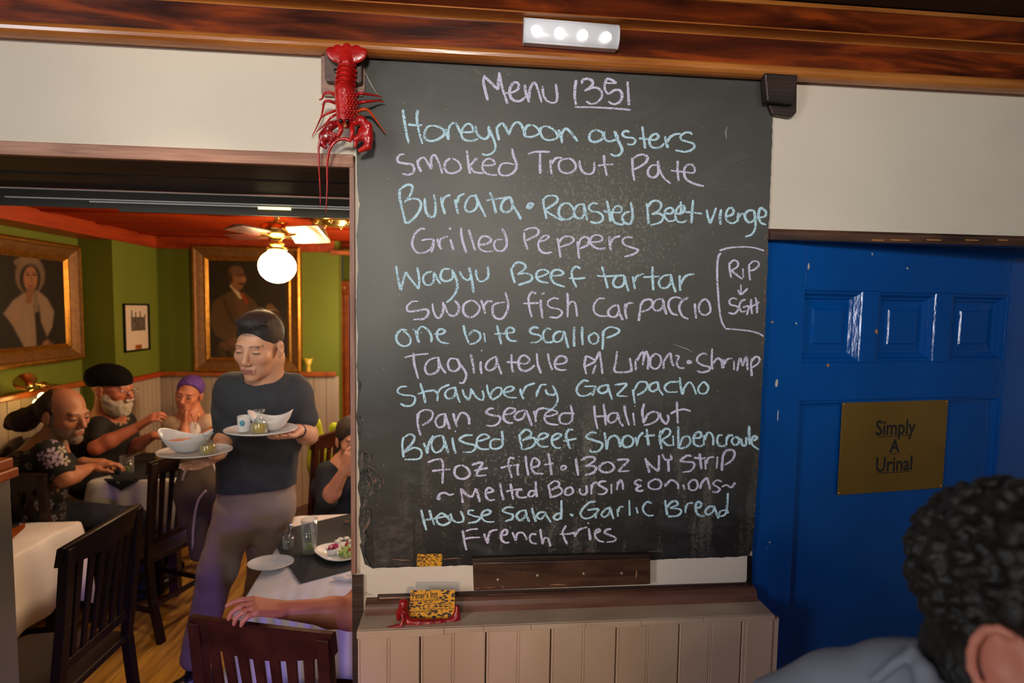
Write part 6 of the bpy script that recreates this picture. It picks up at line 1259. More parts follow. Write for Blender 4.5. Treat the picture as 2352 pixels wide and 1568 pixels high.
def ramekin(c, r, h, parent=None, fill='beet'):
    t = thing('ramekin', c, 'small white ramekin of diced red beets on the salad plate', 'ramekin'); MB().lathe([(.0005, 0), (r*.7, 0), (r*.74, .002), (r, h), (r*.93, h), (r*.66, .006), (.0005, .006)], c, 26).build('bowl', 'china', t, True)
    rr = random.Random(3)
    for i in range(16):
        a_ = rr.uniform(0, 6.28); q = r*.72*math.sqrt(rr.random()); s_ = .0055; x, y, zz = c[0]+q*math.cos(a_), c[1]+q*math.sin(a_), c[2]+h*.90+rr.uniform(0, .004)
        MB().box((x-s_, y-s_, zz-s_), (x+s_, y+s_, zz+s_), rot=Matrix.Rotation(rr.uniform(0, 1.5), 3, 'Z') @ Matrix.Rotation(rr.uniform(0, .6), 3, 'X')).build('beet_cube', fill, t, bevel=.001)
c = onZ(763, 1270, z+.008); ramekin(tuple(c), .028, .026)
sl = thing('salad', onZ(795, 1258, z+.010), 'heap of pale green salad with red berries and white cheese on the plate', 'salad'); rr = random.Random(8)
for i in range(16):
    c = onZ(rr.uniform(782, 830), rr.uniform(1256, 1276), z+.014); S = SDF(c-.03, c+.03, .003); a_ = rr.uniform(0, 3); S.ell(c, (rr.uniform(.012, .022), .003, rr.uniform(.010, .016)), rotm((math.cos(a_), math.sin(a_), rr.uniform(-.5, .8))), .002); S.mesh('leaf', 'lettuce', sl, relax=1)
for px_, py_ in ((795, 1250), (803, 1262), (798, 1246), (812, 1252)):
    c = onZ(px_, py_, z+.030); sph(c, .0065, 10, 8).build('berry', 'berry', sl, True)
for px_, py_ in ((782, 1238), (796, 1236), (806, 1242), (775, 1243)):
    c = onZ(px_, py_, z+.022); sph(c, .011, 10, 7, (1.2, .9, .7)).build('cheese_curl', 'cheese', sl, True)
c = onZ(711, 1268, z); tumbler(tuple(c), .026, .034, .145, 'tall glass of water with a lime wedge on the near table', .70, lime=True)
c = onZ(292, 1085, z); tumbler(tuple(c), .034, .037, .105, 'short water glass with lime on the black runner of the far table', .45, lime=True)
c = onZ(662, 1258, z); ws = thing('spoon', c, 'steel spoons standing in a small glass behind the oval plate', 'spoon')
MB().lathe([(.0005, 0), (.020, 0), (.024, .05), (.022, .05), (.018, .004), (.0005, .004)], c, 22).build('small_glass', 'glass', ws, True)
MB().tube([tuple(c+(0, 0, .006)), tuple(c+(.008, .004, .075))], .0022, 6).build('handle', 'steel', ws, True); sph(c+(.010, .005, .088), .013, 12, 8, (.8, .35, 1.3)).build('bowl', 'steel', ws, True)
S = SDF(onZ(740, 1345, TZ)-.03, onZ(900, 1310, TZ)+(.03, .03, .06), .004); rr = random.Random(4)
for i in range(10):
    a_, b_ = onZ(rr.uniform(760, 880), rr.uniform(1322, 1334), TZ+.012), onZ(rr.uniform(770, 890), rr.uniform(1316, 1332), TZ+.016); S.cap(a_, b_, .007, .005, .006)
npk = thing('napkin', onZ(815, 1326, TZ+.01), 'crumpled white napkin beside the black cloth on the near table', 'napkin'); S.mesh('cloth', 'linen', npk)
c = onZ(806, 1214, z); kn = thing('fork', c, 'steel fork beside the salad plate at the right edge of the doorway', 'fork'); MB().tube([tuple(onZ(798, 1200, z+.01)), tuple(onZ(830, 1232, z+.03))], .003, 6).build('handle', 'steel', kn, True); MB().box(tuple(onZ(796, 1198, z+.01)-.008), tuple(onZ(796, 1198, z+.01)+(.008, .012, .002))).build('tines', 'steel', kn)

def boat_bowl(c, rx, ry, h, label, rotz=0, fill=None, tip=.022):
    t = thing('bowl', c, label, 'bowl', 'boat shaped white bowls')
    prof = [(.001, .003), (.35, .003), (.60, h*.25), (.85, h*.62), (1.0, h), (.985, h+.0015), (.955, h), (.80, h*.60), (.55, h*.27), (.30, .010), (.001, .009)]
    b = MB(); n = 48; vs = []
    for r, zz in prof:
        for j in range(n):
            a_ = 2*PI*j/n; lift = tip*math.cos(2*a_)*(zz/h)**1.5; x, y = r*rx*math.cos(a_), r*ry*math.sin(a_)
            vs.append((c[0]+x*math.cos(rotz)-y*math.sin(rotz), c[1]+x*math.sin(rotz)+y*math.cos(rotz), c[2]+zz+lift))
    b.add(vs, [(i*n+j, i*n+(j+1) % n, (i+1)*n+(j+1) % n, (i+1)*n+j) for i in range(len(prof)-1) for j in range(n)]); b.build('dish', 'china', t, True)
    if fill: MB().lathe([(.001, h*.62), (.78, h*.62)], c, 30, rx*.92, ry*.9).build('soup', fill, t)
    return t
def cruet(c, r, h, label, fill=.55):
    t = thing('cruet', c, label, 'bottle', 'glass cruets of yellow dressing')
    prof = [(.0005, 0), (r, .001), (r*1.02, h*.10), (r*.98, h*.42), (r*.55, h*.62), (r*.28, h*.72), (r*.30, h*.80), (r*.75, h), (r*.70, h), (r*.24, h*.79), (r*.22, h*.72), (r*.50, h*.60), (r*.93, h*.41), (r*.95, h*.06), (.0005, .004)]
    MB().lathe(prof, c, 24).build('flask', 'glass', t, True)
    MB().lathe([(.0005, .005), (r*.92, .006), (r*.93, h*.30), (r*.90, h*.42), (.0005, h*.42)], c, 22).build('dressing', 'oil', t, True); return t
# what the waiter carries
YR, YLp = 2.02, 2.03
c = onY(600, 993, YR); plate(tuple(c), .130, .105, 'white plate with bowl and cruet held in front of the waiter', rim=.016)
cb_ = onY(622, 984, YR+.005); cb_[2] = c[2]+.006; boat_bowl(tuple(cb_), .080, .055, .062, 'boat shaped white bowl on the plate in front of the waiter', .1, tip=.016)
cc = onY(596, 990, YR-.058); cc[2] = c[2]+.010; cruet(tuple(cc), .028, .088, 'cruet of yellow dressing on the plate in front of the waiter')
cu = onY(561, 990, YR-.02); cu[2] = c[2]+.010; cup = thing('cup', cu, 'white cup with blue print on the plate in front of the waiter', 'cup')
MB().lathe([(.0005, 0), (.020, 0), (.022, .004), (.023, .058), (.021, .058), (.020, .006), (.0005, .006)], cu, 24).build('body', 'china', cup, True)
sp_ = MB(); base = sph((0, 0, 0), .010, 10, 6, (1, .25, 1.3)); sp_.add([(cu[0]+x+.002, cu[1]-.0215+y, cu[2]+.035+zz) for x, y, zz in base.v], base.f); sp_.build('print_motif', 'blue_glaze', cup, True)
c = onY(448, 1042, YLp); plate(tuple(c), .130, .100, 'white plate with bowl and cruet held out at the waiter\'s side', rim=.014)
cb_ = onY(428, 1030, YLp); cb_[2] = c[2]+.006; boat_bowl(tuple(cb_), .098, .062, .072, 'boat shaped white bowl of orange soup on the plate at the waiter\'s side', -.1, 'soup', tip=.016)
cc = onY(478, 1036, YLp-.035); cc[2] = c[2]+.009; cruet(tuple(cc), .027, .078, 'cruet of yellow dressing on the plate at the waiter\'s side')
def wine(c, label, h=.19, r=.038):
    t = thing('wine_glass', c, label, 'glass', 'wine glasses on the far table')
    MB().lathe([(.0005, 0), (.034, .001), (.032, .003), (.004, .006), (.0035, h*.42), (.010, h*.46), (r*.9, h*.62), (r, h*.74), (r*.82, h), (r*.80, h), (r*.96, h*.74), (r*.86, h*.63), (.008, h*.475), (.0005, h*.465)], c, 24).build('glass_body', 'glass', t, True); return t
wine(tuple(onZ(388, 1062, z)), 'left wine glass beyond the plate at the waiter\'s side'); wine(tuple(onZ(408, 1064, z)), 'right wine glass beyond the plate at the waiter\'s side')
c = onZ(366, 1056, z); lm = thing('lemon_half', c, 'pale yellow cut lemon at the edge of the waiter\'s side plate', 'lemon'); sph(c+(0, 0, .022), .026, 16, 10, (1, 1, .8)).build('fruit', 'oil', lm, True)
c = onZ(395, 1087, z); kf = thing('knife', c, 'steel knife on the black runner of the far table', 'knife'); MB().box(tuple(onZ(376, 1062, z)-(0, 0, 0)), tuple(onZ(405, 1058, z)+(0, .012, .003))).build('blade', 'steel', kf)
MB().tube([tuple(onZ(405, 1059, z)+(0, .005, .003)), tuple(onZ(418, 1058, z)+(0, .005, .003))], .004, 6).build('handle', 'steel', kf)
# coats on chairs
jk = thing('jacket', (-.78, 3.32, .9), 'bright yellow jacket hung behind the reddish chair right of the waiter', 'jacket')
S = SDF((-1.15, 3.15, .45), (-.45, 3.75, 1.22), .009); S.chain([(-.97, 3.42, 1.04), (-.94, 3.44, .80), (-.92, 3.46, .55)], [.045, .065, .075], .05); S.chain([(-.86, 3.50, 1.00), (-.82, 3.52, .80), (-.80, 3.54, .60)], [.035, .05, .06], .04); S.ripple(.010, 22, 14, 9); S.mesh('body', 'hivis', jk)
ct = thing('coat', (-1.55, 3.0, .8), 'olive coat with pale piping draped over the chair left of the waiter', 'coat')
def cp(x, y, Y): return onY(x, y, Y)
S = SDF((-1.85, 2.72, .30), (-1.20, 3.25, 1.12), .009)
S.chain([cp(452, 1070, 2.95), cp(448, 1120, 2.94), cp(440, 1190, 2.95)], [.075, .095, .06], .05); S.chain([cp(485, 1070, 2.98), cp(492, 1120, 2.96), cp(488, 1180, 3.0)], [.07, .085, .05], .05); S.cap(cp(440, 1065, 2.98), cp(498, 1062, 3.0), .05, .05, .05)
S.ripple(.010, 20, 16, 11); S.mesh('body', 'olive_coat', ct)
for pts in ([(438, 1062, 2.86), (424, 1085, 2.84), (418, 1105, 2.85)], [(484, 1050, 2.88), (494, 1080, 2.86), (505, 1105, 2.87)], [(474, 1125, 2.86), (455, 1150, 2.85), (445, 1200, 2.87), (442, 1262, 2.9)]):
    MB().tube([tuple(onY(*p)) for p in [tuple(q) for q in crom(pts, 4)]], .006, 6).build('piping', 'piping', ct, True)
S = SDF(cp(430, 1280, 2.9)-.12, cp(460, 1180, 3.0)+.12, .008); S.chain([cp(452, 1190, 2.95), cp(456, 1270, 2.95)], [.055, .045], .02); S.mesh('sleeve', 'olive_coat', ct)
# ------------------------------------------------------------------ people
def V3(*a): return np.array(a, float)
def bounds(pts, m):
    P = np.array(pts, float); return P.min(0)-m, P.max(0)+m
def person(label, base, cat='person'): return thing('person', base, label, cat)
def buttons(): pass
# ---- the waiter
hc = onY(595, 796, 2.20)
Wt = person('waiter in a slate grey T-shirt and khaki trousers carrying two plates of food', (hc[0], 2.35, 0))
fdir = V3(-.13, -.98, -.22); sc_ = 1.07
nk = onY(607, 868, 2.28); sL = onY(682, 893, 2.33); sR = onY(530, 889, 2.27)   # sL: arm at the right of the picture
hipc = onY(589, 1128, 2.42)
eL = onY(708, 1000, 2.40); wL = onY(683, 988, 2.17); eR = onY(520, 1000, 2.29); wR = onY(505, 1040, 2.11)
lo, hi = bounds([hc, hc+V3(0, 0, .16), hipc-V3(0, 0, .05), eL, wL, eR, wR, onY(440, 1050, 2.0), onY(655, 990, 1.98), sL, sR], .14)
def trunk(S, r, k=.05, dz=0.0):
    ax = (sL-sR)/np.linalg.norm(sL-sR)
    for q in (-1, 1):
        S.chain([(sL+sR)/2+ax*q*.085-V3(0, 0, .05), (nk+hipc)/2+ax*q*.072-V3(0, .015, 0), hipc+ax*q*.068-V3(0, 0, .04)], [r*1.02, r*.93, r*.90], k)
    S.cap((nk+hipc)/2-V3(0, .02, 0), hipc, r*.9, r*.88, k); S.cap((sL+sR)/2-V3(0, .02, .05), (nk+hipc)/2-V3(0, .02, 0), r*1.05, r*.93, k)
    S.cap(sR+ax*.02, sL-ax*.02, r*.52, r*.52, .05); S.cap(nk-V3(0, 0, .055), nk-V3(0, 0, .02), .085, .066, .05)
S = SDF(lo, hi, .0038)
S.cap(hc+V3(.02, .05, -.05), nk+V3(0, 0, -.03), .058*sc_, .062, .03); trunk(S, .066, .03)
arm(S, sL, eL, wL, (.045, .040, .040, .026)); arm(S, sR, eR, wR, (.045, .038, .038, .026))
PF, R = head_shape(S, hc, fdir, (0.06, 0, 1), sc_, nose=.95)
pl_r = onY(600, 993, YR); pl_l = onY(448, 1042, YLp)
hand(S, wL, V3(pl_r[0]+.06-wL[0], pl_r[1]-.02-wL[1], pl_r[2]-.03-wL[2]), V3(0.1, .1, -1), side=-1, curl=.25, s=1.0, thumb=.8)
hand(S, wR, V3(pl_l[0]+.02-wR[0], pl_l[1]-wR[1], pl_l[2]-.035-wR[2]), V3(0, .1, -1), side=1, curl=.2, s=1.0)
tone = V3(.60, .33, .215)
S.mesh('body', 'skin_v', Wt, skin_colour(PF, R, sc_, tone, brow=(.03, .02, .016), lip=(.33, .10, .085), scalp=(.16, .11, .09)))
# hair: short sides, fuller and combed across on top
S = SDF(*bounds([hc, hc+V3(0, 0, .18)], .15), .0026)
S.ell(PF(0, -.022, .046), V3(.0785, .098, .088)*sc_, R, .004)
S.ell(PF(0, .100, -.012), V3(.085, .072, .092)*sc_, R, .006, True); S.ell(PF(0, .03, -.078), V3(.12, .13, .085)*sc_, R, .006, True)
for q in (-1, 1): S.ell(PF(q*.082, .012, -.008), V3(.02, .030, .034)*sc_, R, .006, True)
S.ell(PF(.004, -.004, .098), V3(.062, .080, .036)*sc_, R, .015); S.ell(PF(.010, .046, .104), V3(.044, .024, .018)*sc_, R, .015)
for i in range(26):
    x = -.055+.11*i/25; S.cap(PF(x, .065-abs(x)*.35, .116-abs(x)*.25), PF(x+.016, -.06, .136-abs(x)*.45), .0055, .0045, .003)
S.mesh('hair', 'hair_black', Wt)
# T-shirt
S = SDF(*bounds([nk+V3(0, 0, .05), hipc-V3(0, 0, .08), sL, sR, eL, eR], .17), .0048)
trunk(S, .104)
S.cap(sL-V3(.01, 0, .005), sL+(eL-sL)*.60, .062, .063, .03); S.cap(sR, sR+(eR-sR)*.55, .058, .058, .03)
S.ripple(.0042, 26, 20, 17); S.ripple(.0026, 50, 42, 30, 1.0)
S.cap(nk+V3(-.010, -.045, .030), nk+V3(.0, -.02, .20), .062, .085, .006, True)
S.halfcut(hipc+V3(0, 0, .028), (0.03, -.02, -1))
S.mesh('t_shirt', 'tee', Wt)
lg_ = onY(654, 1101, 2.30); 
# trousers
kR = onY(503, 1300, 2.36); aR = onY(448, 1490, 2.44); kL = onY(612, 1262, 2.52); aL = onY(585, 1420, 2.95); aL[2] = .12
hR, hL = onY(546, 1175, 2.40), onY(625, 1175, 2.46)
S = SDF(*bounds([hipc+V3(0, 0, .04), hR, hL, kR, aR-V3(0, 0, .08), kL, aL], .16), .0065)
S.ell(hipc-V3(0, -.01, .050), (.142, .118, .125), None, .05); S.chain([hR, kR, aR-V3(0, 0, .03)], [.100, .076, .064], .05); S.chain([hL, kL, aL], [.100, .074, .064], .05)
S.ripple(.0055, 24, 20, 15, .5); S.ripple(.003, 45, 38, 27, 2.0)
S.cap(hipc+V3(-.062, 0, -.04), hipc+V3(-.062, 0, .05), .098, .094, .03); S.cap(hipc+V3(.062, .02, -.04), hipc+V3(.062, .02, .05), .098, .094, .03); S.halfcut(hipc+V3(0, 0, .055), (0, 0, 1))
S.mesh('trousers', 'khaki', Wt)
for a_, fd, nm in ((aR, V3(-.75, -.65, 0), 'shoe'), (aL, V3(-.5, -.85, 0), 'shoe')):
    fd = fd/np.linalg.norm(fd); h0 = V3(a_[0], a_[1], .045); S = SDF(*bounds([h0-fd*.1, h0+fd*.24], .08), .005)
    S.cap(h0-fd*.05, h0+fd*.06, .042, .044, .02); S.cap(h0+fd*.06, h0+fd*.19, .042, .036, .02); S.cap(h0, V3(a_[0], a_[1], .11), .040, .040, .03); S.halfcut((0, 0, .004), (0, 0, -1)); S.mesh(nm, 'shoe', Wt)
d_ = (eL-wL)/np.linalg.norm(eL-wL); q0 = wL+d_*.012; b = MB().tube([tuple(q0), tuple(q0+d_*.020)], .0300, 18); ws_ = b.build('watch_strap', 'strap', Wt, True); sph(q0+d_*.010+V3(0, -.026, .008), .015, 12, 8, (1, .5, 1)).build('watch_face', 'steel', ws_, True)

def seated(label, hc, fdir, nk, sh, hip, el, wr, tone, s=1.0, cloth='navy_cloth', sleeve=.6, hair=None, h=.0052, scol=None, hands=None, skin_kw={}, ripple=.006, w=.13, dpt=.10, wrw=.13, knees=None, base=None, up=(0, 0, 1), hc_open=True, nose=1.0, cuff_r=.058, garment='shirt', clothfn=None, neckcut=True, extra=None):
    T_ = person(label, base if base is not None else (hip[0], hip[1], 0)); pts = [hc, hc+V3(0, 0, .14), nk, *sh, hip, *el, *wr]
    S = SDF(*bounds(pts, .15), h)
    S.cap(hc-rotm(fdir, up)[:, 1]*.03*s-V3(0, 0, .05), nk+V3(0, 0, -.03), .054*s, .058, .03); torso(S, nk, hip, sh[0], sh[1], w=w*.8, dpt=dpt*.8, wr=wrw*.8)
    for i in (0, 1):
        arm(S, sh[i], el[i], wr[i])
        if hands and hands[i]: hand(S, wr[i], **hands[i])
    PF, R = head_shape(S, hc, fdir, up, s, nose=nose)
    if extra: extra(S, PF, R)
    S.mesh('body', 'skin_v', T_, skin_colour(PF, R, s, tone, **skin_kw))
    if hc_open: eyes(PF, R, s, T_)
    slm = sleeve if not isinstance(sleeve, tuple) else max(sleeve)
    pts2 = [nk+V3(0, 0, .05), hip-V3(0, 0, .06), *sh, *el] + ([w_ for w_ in wr] if slm > .95 else [])
    S = SDF(*bounds(pts2, .17), max(h, .006)); torso(S, nk-V3(0, 0, .01), hip, sh[0], sh[1], w=w, dpt=dpt, wr=wrw)
    for i in (0, 1):
        sl = sleeve if not isinstance(sleeve, tuple) else sleeve[i]
        if sl > .95: S.cap(sh[i], el[i], .062, .050, .03); S.cap(el[i], el[i]+(wr[i]-el[i])*min(1, sl-1), .050, .042, .03)
        else: S.cap(sh[i], sh[i]+(el[i]-sh[i])*sl, .064, cuff_r, .03)
    S.ripple(ripple, 24, 20, 16); 
    if neckcut: 
        fz = rotm((fdir[0], fdir[1], 0))[:, 1]; S.cap(nk+fz*.02-V3(0, 0, .01), nk+fz*.05+V3(0, 0, .16), .060, .085, .008, True)
    S.mesh(garment, 'cloth_v' if clothfn else cloth, T_, clothfn)
    if knees:
        S = SDF(*bounds([hip, *[k for kk in knees for k in kk]], .14), .009); S.ell(hip-V3(0, 0, .02), (.17, .13, .11), None, .05)
        for kn_, an_ in knees: S.chain([hip+(kn_-hip)*.15, kn_, an_], [.095, .068, .055], .04)
        S.mesh('trousers', 'navy_cloth', T_)
        for kn_, an_ in knees:
            d = kn_-hip; d[2] = 0; d /= np.linalg.norm(d); h0 = V3(an_[0], an_[1], .045); S = SDF(*bounds([h0-d*.1, h0+d*.24], .07), .008); S.cap(h0-d*.04, h0+d*.15, .042, .036, .02); S.halfcut((0, 0, .004), (0, 0, -1)); S.mesh('shoe', 'shoe', T_)
    return T_, PF, R

# ---- bald man with a ponytail in a flowered shirt
Y1 = 2.86
hc = onY(150, 952, Y1); nk = onY(108, 1018, Y1+.02)
lil, wht, org, dim = (.36, .29, .44), (.36, .33, .30), (.26, .14, .06), (.10, .085, .09)
_fr = random.Random(21); FLW = [(120, 1040, 15, lil), (142, 1034, 12, wht), (133, 1056, 15, lil), (112, 1066, 13, lil), (96, 1048, 12, lil), (150, 1058, 12, wht), (92, 1006, 10, lil), (125, 1008, 10, lil), (66, 995, 9, org), (128, 1118, 14, org), (84, 1160, 13, wht), (76, 1146, 10, dim)]
FLW += [(x+_fr.uniform(-7, 7), y+_fr.uniform(-7, 7), _fr.uniform(7, 12), dim if _fr.random() < .6 else (.20, .18, .20)) for x in range(12, 170, 27) for y in range(1010, 1200, 30) if not (85 < x < 160 and y < 1080)]
def flowers(V):
    out = np.tile(np.array((.006, .006, .008), float), (len(V), 1)); v = V-CAM; z_ = v@_f; X = 1176+FPX*(v@_r)/z_; Yq = 784-FPX*(v@_u)/z_
    for i, (cx, cy, r_, c_) in enumerate(FLW):
        d = np.hypot(X-cx, Yq-cy)/r_; a_ = np.arctan2(Yq-cy, X-cx)+i
        pet = (d < .30+.70*np.abs(np.cos(2.5*a_))**.8) & (d > .16) & (np.abs(np.cos(2.5*a_)) > .42); out[pet] = c_
    return out
wr0, wr1 = onY(205, 1075, Y1+.04), onY(190, 1060, Y1+.25)
m1, PF, R = seated('bald man with dark ponytail and black flowered shirt leaning on the table', hc, V3(.93, -.25, -.18), nk, [onY(112, 1040, Y1-.12), onY(70, 1030, Y1+.20)], onY(62, 1185, Y1-.06),
    [onY(150, 1098, Y1-.16), onY(130, 1092, Y1+.22)], [wr0, wr1], V3(.40, .17, .095), s=1.10, sleeve=(.72, .8), clothfn=flowers, w=.15, dpt=.125, wrw=.155,
    hands=[dict(d=V3(.8, .45, .10), n=V3(-.2, 0, 1), side=1, curl=.7), dict(d=V3(.8, .3, -.1), n=V3(0, 0, 1), side=-1, curl=.6)], skin_kw=dict(beard=(.30, .22, .18), brow=(.05, .03, .02)), knees=[(V3(-1.95, 3.22, .52), V3(-1.95, 3.25, .08)), (V3(-2.25, 3.22, .52), V3(-2.22, 3.26, .08))], base=(-2.15, 2.75, 0))
S = SDF(*bounds([PF(0, 0, .02), onY(35, 960, Y1+.03)], .16), .005)
S.ell(PF(0, -.038, .030), V3(.084, .090, .088)*1.1, R, .004); S.ell(PF(0, .085, .07), V3(.10, .10, .12)*1.1, R, .02, True); S.ell(PF(0, .10, -.03), V3(.10, .095, .10)*1.1, R, .01, True)
S.chain([PF(0, -.105, .02), onY(82, 948, Y1+.04), onY(55, 965, Y1+.05), onY(32, 970, Y1+.06)], [.05, .045, .055, .040], .03); S.ripple(.008, 60, 50, 55)
S.mesh('hair', 'hair_brown', m1)
S = SDF(*bounds([PF(0, .09, -.1)], .09), .004); S.ell(PF(0, .070, -.100), V3(.030, .028, .028)*1.1, R, .01); S.ripple(.003, 150, 150, 150); S.mesh('goatee', 'grey_beard', m1)
S = SDF(*bounds([PF(0, .0, 0)], .16), .005); S.ell(PF(0, -.012, -.002), V3(.0795, .070, .075)*1.1, R, .01); S.ell(PF(0, .09, 0), V3(.1, .085, .12)*1.1, R, .01, True); S.ell(PF(0, 0, .10), V3(.1, .12, .085)*1.1, R, .01, True); S.mesh('grey_side_hair', 'grey_beard', m1)

# ---- bearded man with a black cap
Y2 = 3.42
hc = onY(258, 893, Y2); nk = onY(240, 955, Y2+.02)
pr = onY(280, 958, Y2-.06)
def teeprint(V):
    out = np.tile(np.array((.0075, .0065, .0065)), (len(V), 1)); v = V-CAM; z_ = v@_f; X = 1176+FPX*(v@_r)/z_; Yp_ = 784-FPX*(v@_u)/z_
    d = np.hypot((X-278)/20, (Yp_-958)/19); ring = (d < 1.0) & (d > .62) & (np.sin(np.arctan2(Yp_-958, X-278)*9) > -.4); out[ring] = (.26, .19, .12); c_ = (d < .45) & (np.sin(X*.9) > -.3); out[c_] = (.22, .08, .05); return out
wr0, wr1 = onY(320, 978, Y2-.10), onY(352, 1000, Y2+.08)
m2, PF, R = seated('white bearded man in a black cap and printed black T-shirt raising his hands', hc, V3(.94, -.10, -.10), nk, [onY(222, 980, Y2-.13), onY(288, 972, Y2+.18)], onY(225, 1100, Y2+.02),
    [onY(222, 1028, Y2-.20), onY(300, 1030, Y2+.10)], [wr0, wr1], V3(.46, .15, .085), s=1.12, sleeve=(.50, .6), clothfn=teeprint, w=.16, dpt=.13, wrw=.165,
    hands=[dict(d=V3(.8, .1, .55), n=V3(-.4, -.5, .6), side=-1, curl=.8), dict(d=V3(.9, .2, -.2), n=V3(0, 0, 1), side=-1, curl=.6)], skin_kw=dict(brow=(.30, .24, .2)), knees=[(V3(-2.08, 3.38, .52), V3(-2.05, 3.4, .08)), (V3(-2.10, 3.52, .52), V3(-2.05, 3.54, .08))], base=(-2.4, 3.4, 0))
S = SDF(*bounds([PF(0, .0, 0)], .17), .0045)
S.ell(PF(0, .035, -.085), V3(.066, .070, .062)*1.12, R, .02); S.ell(PF(0, .015, -.045), V3(.078, .045, .050)*1.12, R, .02); S.ell(PF(0, .055, -.125), V3(.045, .045, .045)*1.12, R, .02); S.ell(PF(0, .12, -.035), V3(.05, .045, .038)*1.12, R, .008, True); S.cap(PF(-.022, .102, -.050), PF(.022, .102, -.050), .010, .010, .006)
S.ripple(.004, 90, 90, 70); S.mesh('beard', 'beard', m2)
S = SDF(*bounds([PF(0, .0, .05)], .17), .0045); S.ell(PF(0, -.015, .050), V3(.088, .112, .088)*1.12, R, .004); S.ell(PF(0, .01, -.045), V3(.16, .20, .085)*1.12, R, .006, True); S.ell(PF(0, -.06, .06), V3(.09, .075, .07)*1.1, R, .03); S.ripple(.004, 40, 40, 30); S.mesh('cap', 'felt', m2)
for q in (-1, 1):
    c_ = PF(q*.032, .108, .002); b = MB(); base = MB().tube([(math.cos(t_)*.019, 0, math.sin(t_)*.015) for t_ in np.linspace(0, 2*PI, 15)], .0014, 5, cap=False); b.add([tuple(c_+R@np.array(v)*1.12) for v in base.v], base.f); b.build('spectacle_rim', 'steel', m2, True)
    MB().tube([tuple(PF(q*.052, .102, .004)), tuple(PF(q*.080, .0, .006))], .0014, 5).build('spectacle_temple', 'steel', m2, True)

# ---- woman with a purple headscarf
Y3 = 3.92
hc = onY(434, 905, Y3); nk = onY(440, 948, Y3+.04)
wr0, wr1 = onY(424, 976, Y3-.13), onY(492, 985, Y3-.22)
def lace(V):
    return np.tile(np.array((.50, .36, .24)), (len(V), 1))
m3, PF, R = seated('woman in a cream cardigan and purple headscarf resting her chin on her hand', hc, V3(.10, -.97, -.12), nk, [onY(398, 975, Y3), onY(478, 968, Y3+.02)], onY(432, 1085, Y3+.05),
    [onY(424, 1034, Y3-.20), onY(498, 1010, Y3-.10)], [wr0, wr1], V3(.55, .21, .125), s=1.02, cloth='cardigan', sleeve=(.85, 1.35), garment='cardigan', w=.13, dpt=.11, wrw=.14,
    hands=[dict(d=V3(-.12, .18, .95), n=V3(-.6, -.8, 0), side=-1, curl=.55, s=.9), dict(d=V3(-.3, -.6, -.2), n=V3(0, 0, 1), side=1, curl=.7)], skin_kw=dict(brow=(.10, .05, .03), lip=(.35, .07, .06)), knees=[(V3(-1.98, 3.6, .52), V3(-1.98, 3.65, .08)), (V3(-1.76, 3.6, .52), V3(-1.76, 3.65, .08))], up=(.25, 0, 1), ripple=.008)
S = SDF(*bounds([PF(0, .0, .05)], .15), .0042); S.ell(PF(0, -.016, .044), V3(.083, .102, .090)*1.02, R, .004); S.ell(PF(-.01, .075, -.02), V3(.092, .10, .108)*1.02, R, .012, True); S.ell(PF(0, 0, -.12), V3(.12, .14, .11), R, .01, True); S.ripple(.003, 70, 60, 60); S.mesh('headscarf', 'scarf', m3)
MB().tube([tuple(onY(x, y, Y3-.13)) for x, y in ((436, 950), (444, 960), (449, 985), (455, 960), (456, 946))], .004, 6).build('necklace', 'brass', m3, True)
S = SDF(*bounds([onY(444, 985, Y3-.1)], .12), .006); S.ell(onY(444, 995, Y3-.075), (.050, .05, .085), None, .02); S.mesh('blouse', 'linen', m3)

# ---- dark haired diner at the edge of the doorway
Y5 = 2.98
hc = onY(808, 1010, Y5); nk = onY(790, 1062, Y5+.04)
m5, PF, R = seated('dark haired diner in black, hand at the mouth, at the right of the doorway', hc, V3(.45, -.88, -.12), nk, [onY(752, 1085, Y5-.02), onY(842, 1090, Y5+.10)], onY(790, 1190, Y5+.10),
    [onY(752, 1150, Y5-.12), onY(860, 1160, Y5-.02)], [onY(790, 1082, Y5-.20), onY(850, 1185, Y5-.28)], V3(.52, .24, .155), s=1.0, cloth='navy_cloth', sleeve=(.95, .8), w=.13, dpt=.105, wrw=.135,
    hands=[dict(d=V3(.35, -.05, .85), n=V3(-.3, -.9, .2), side=1, curl=.7), dict(d=V3(-.3, -.9, 0), n=V3(0, 0, 1), side=1, curl=.4)], skin_kw=dict(brow=(.02, .012, .01)), knees=[(V3(-.55, 2.72, .5), V3(-.55, 2.80, .08)), (V3(-.35, 2.72, .5), V3(-.35, 2.80, .08))])
S = SDF(*bounds([PF(0, .0, .02)], .17), .0045); S.ell(PF(0, -.024, .038), V3(.084, .100, .094), R, .004); S.ell(PF(0, .095, -.02), V3(.070, .085, .088), R, .008, True); S.ell(PF(0, -.06, -.07), V3(.075, .055, .06), R, .03); S.cap(PF(-.055, .055, .07), PF(-.078, .035, -.03), .012, .010, .01); S.ripple(.004, 80, 60, 40); S.mesh('hair', 'hair_brown', m5)

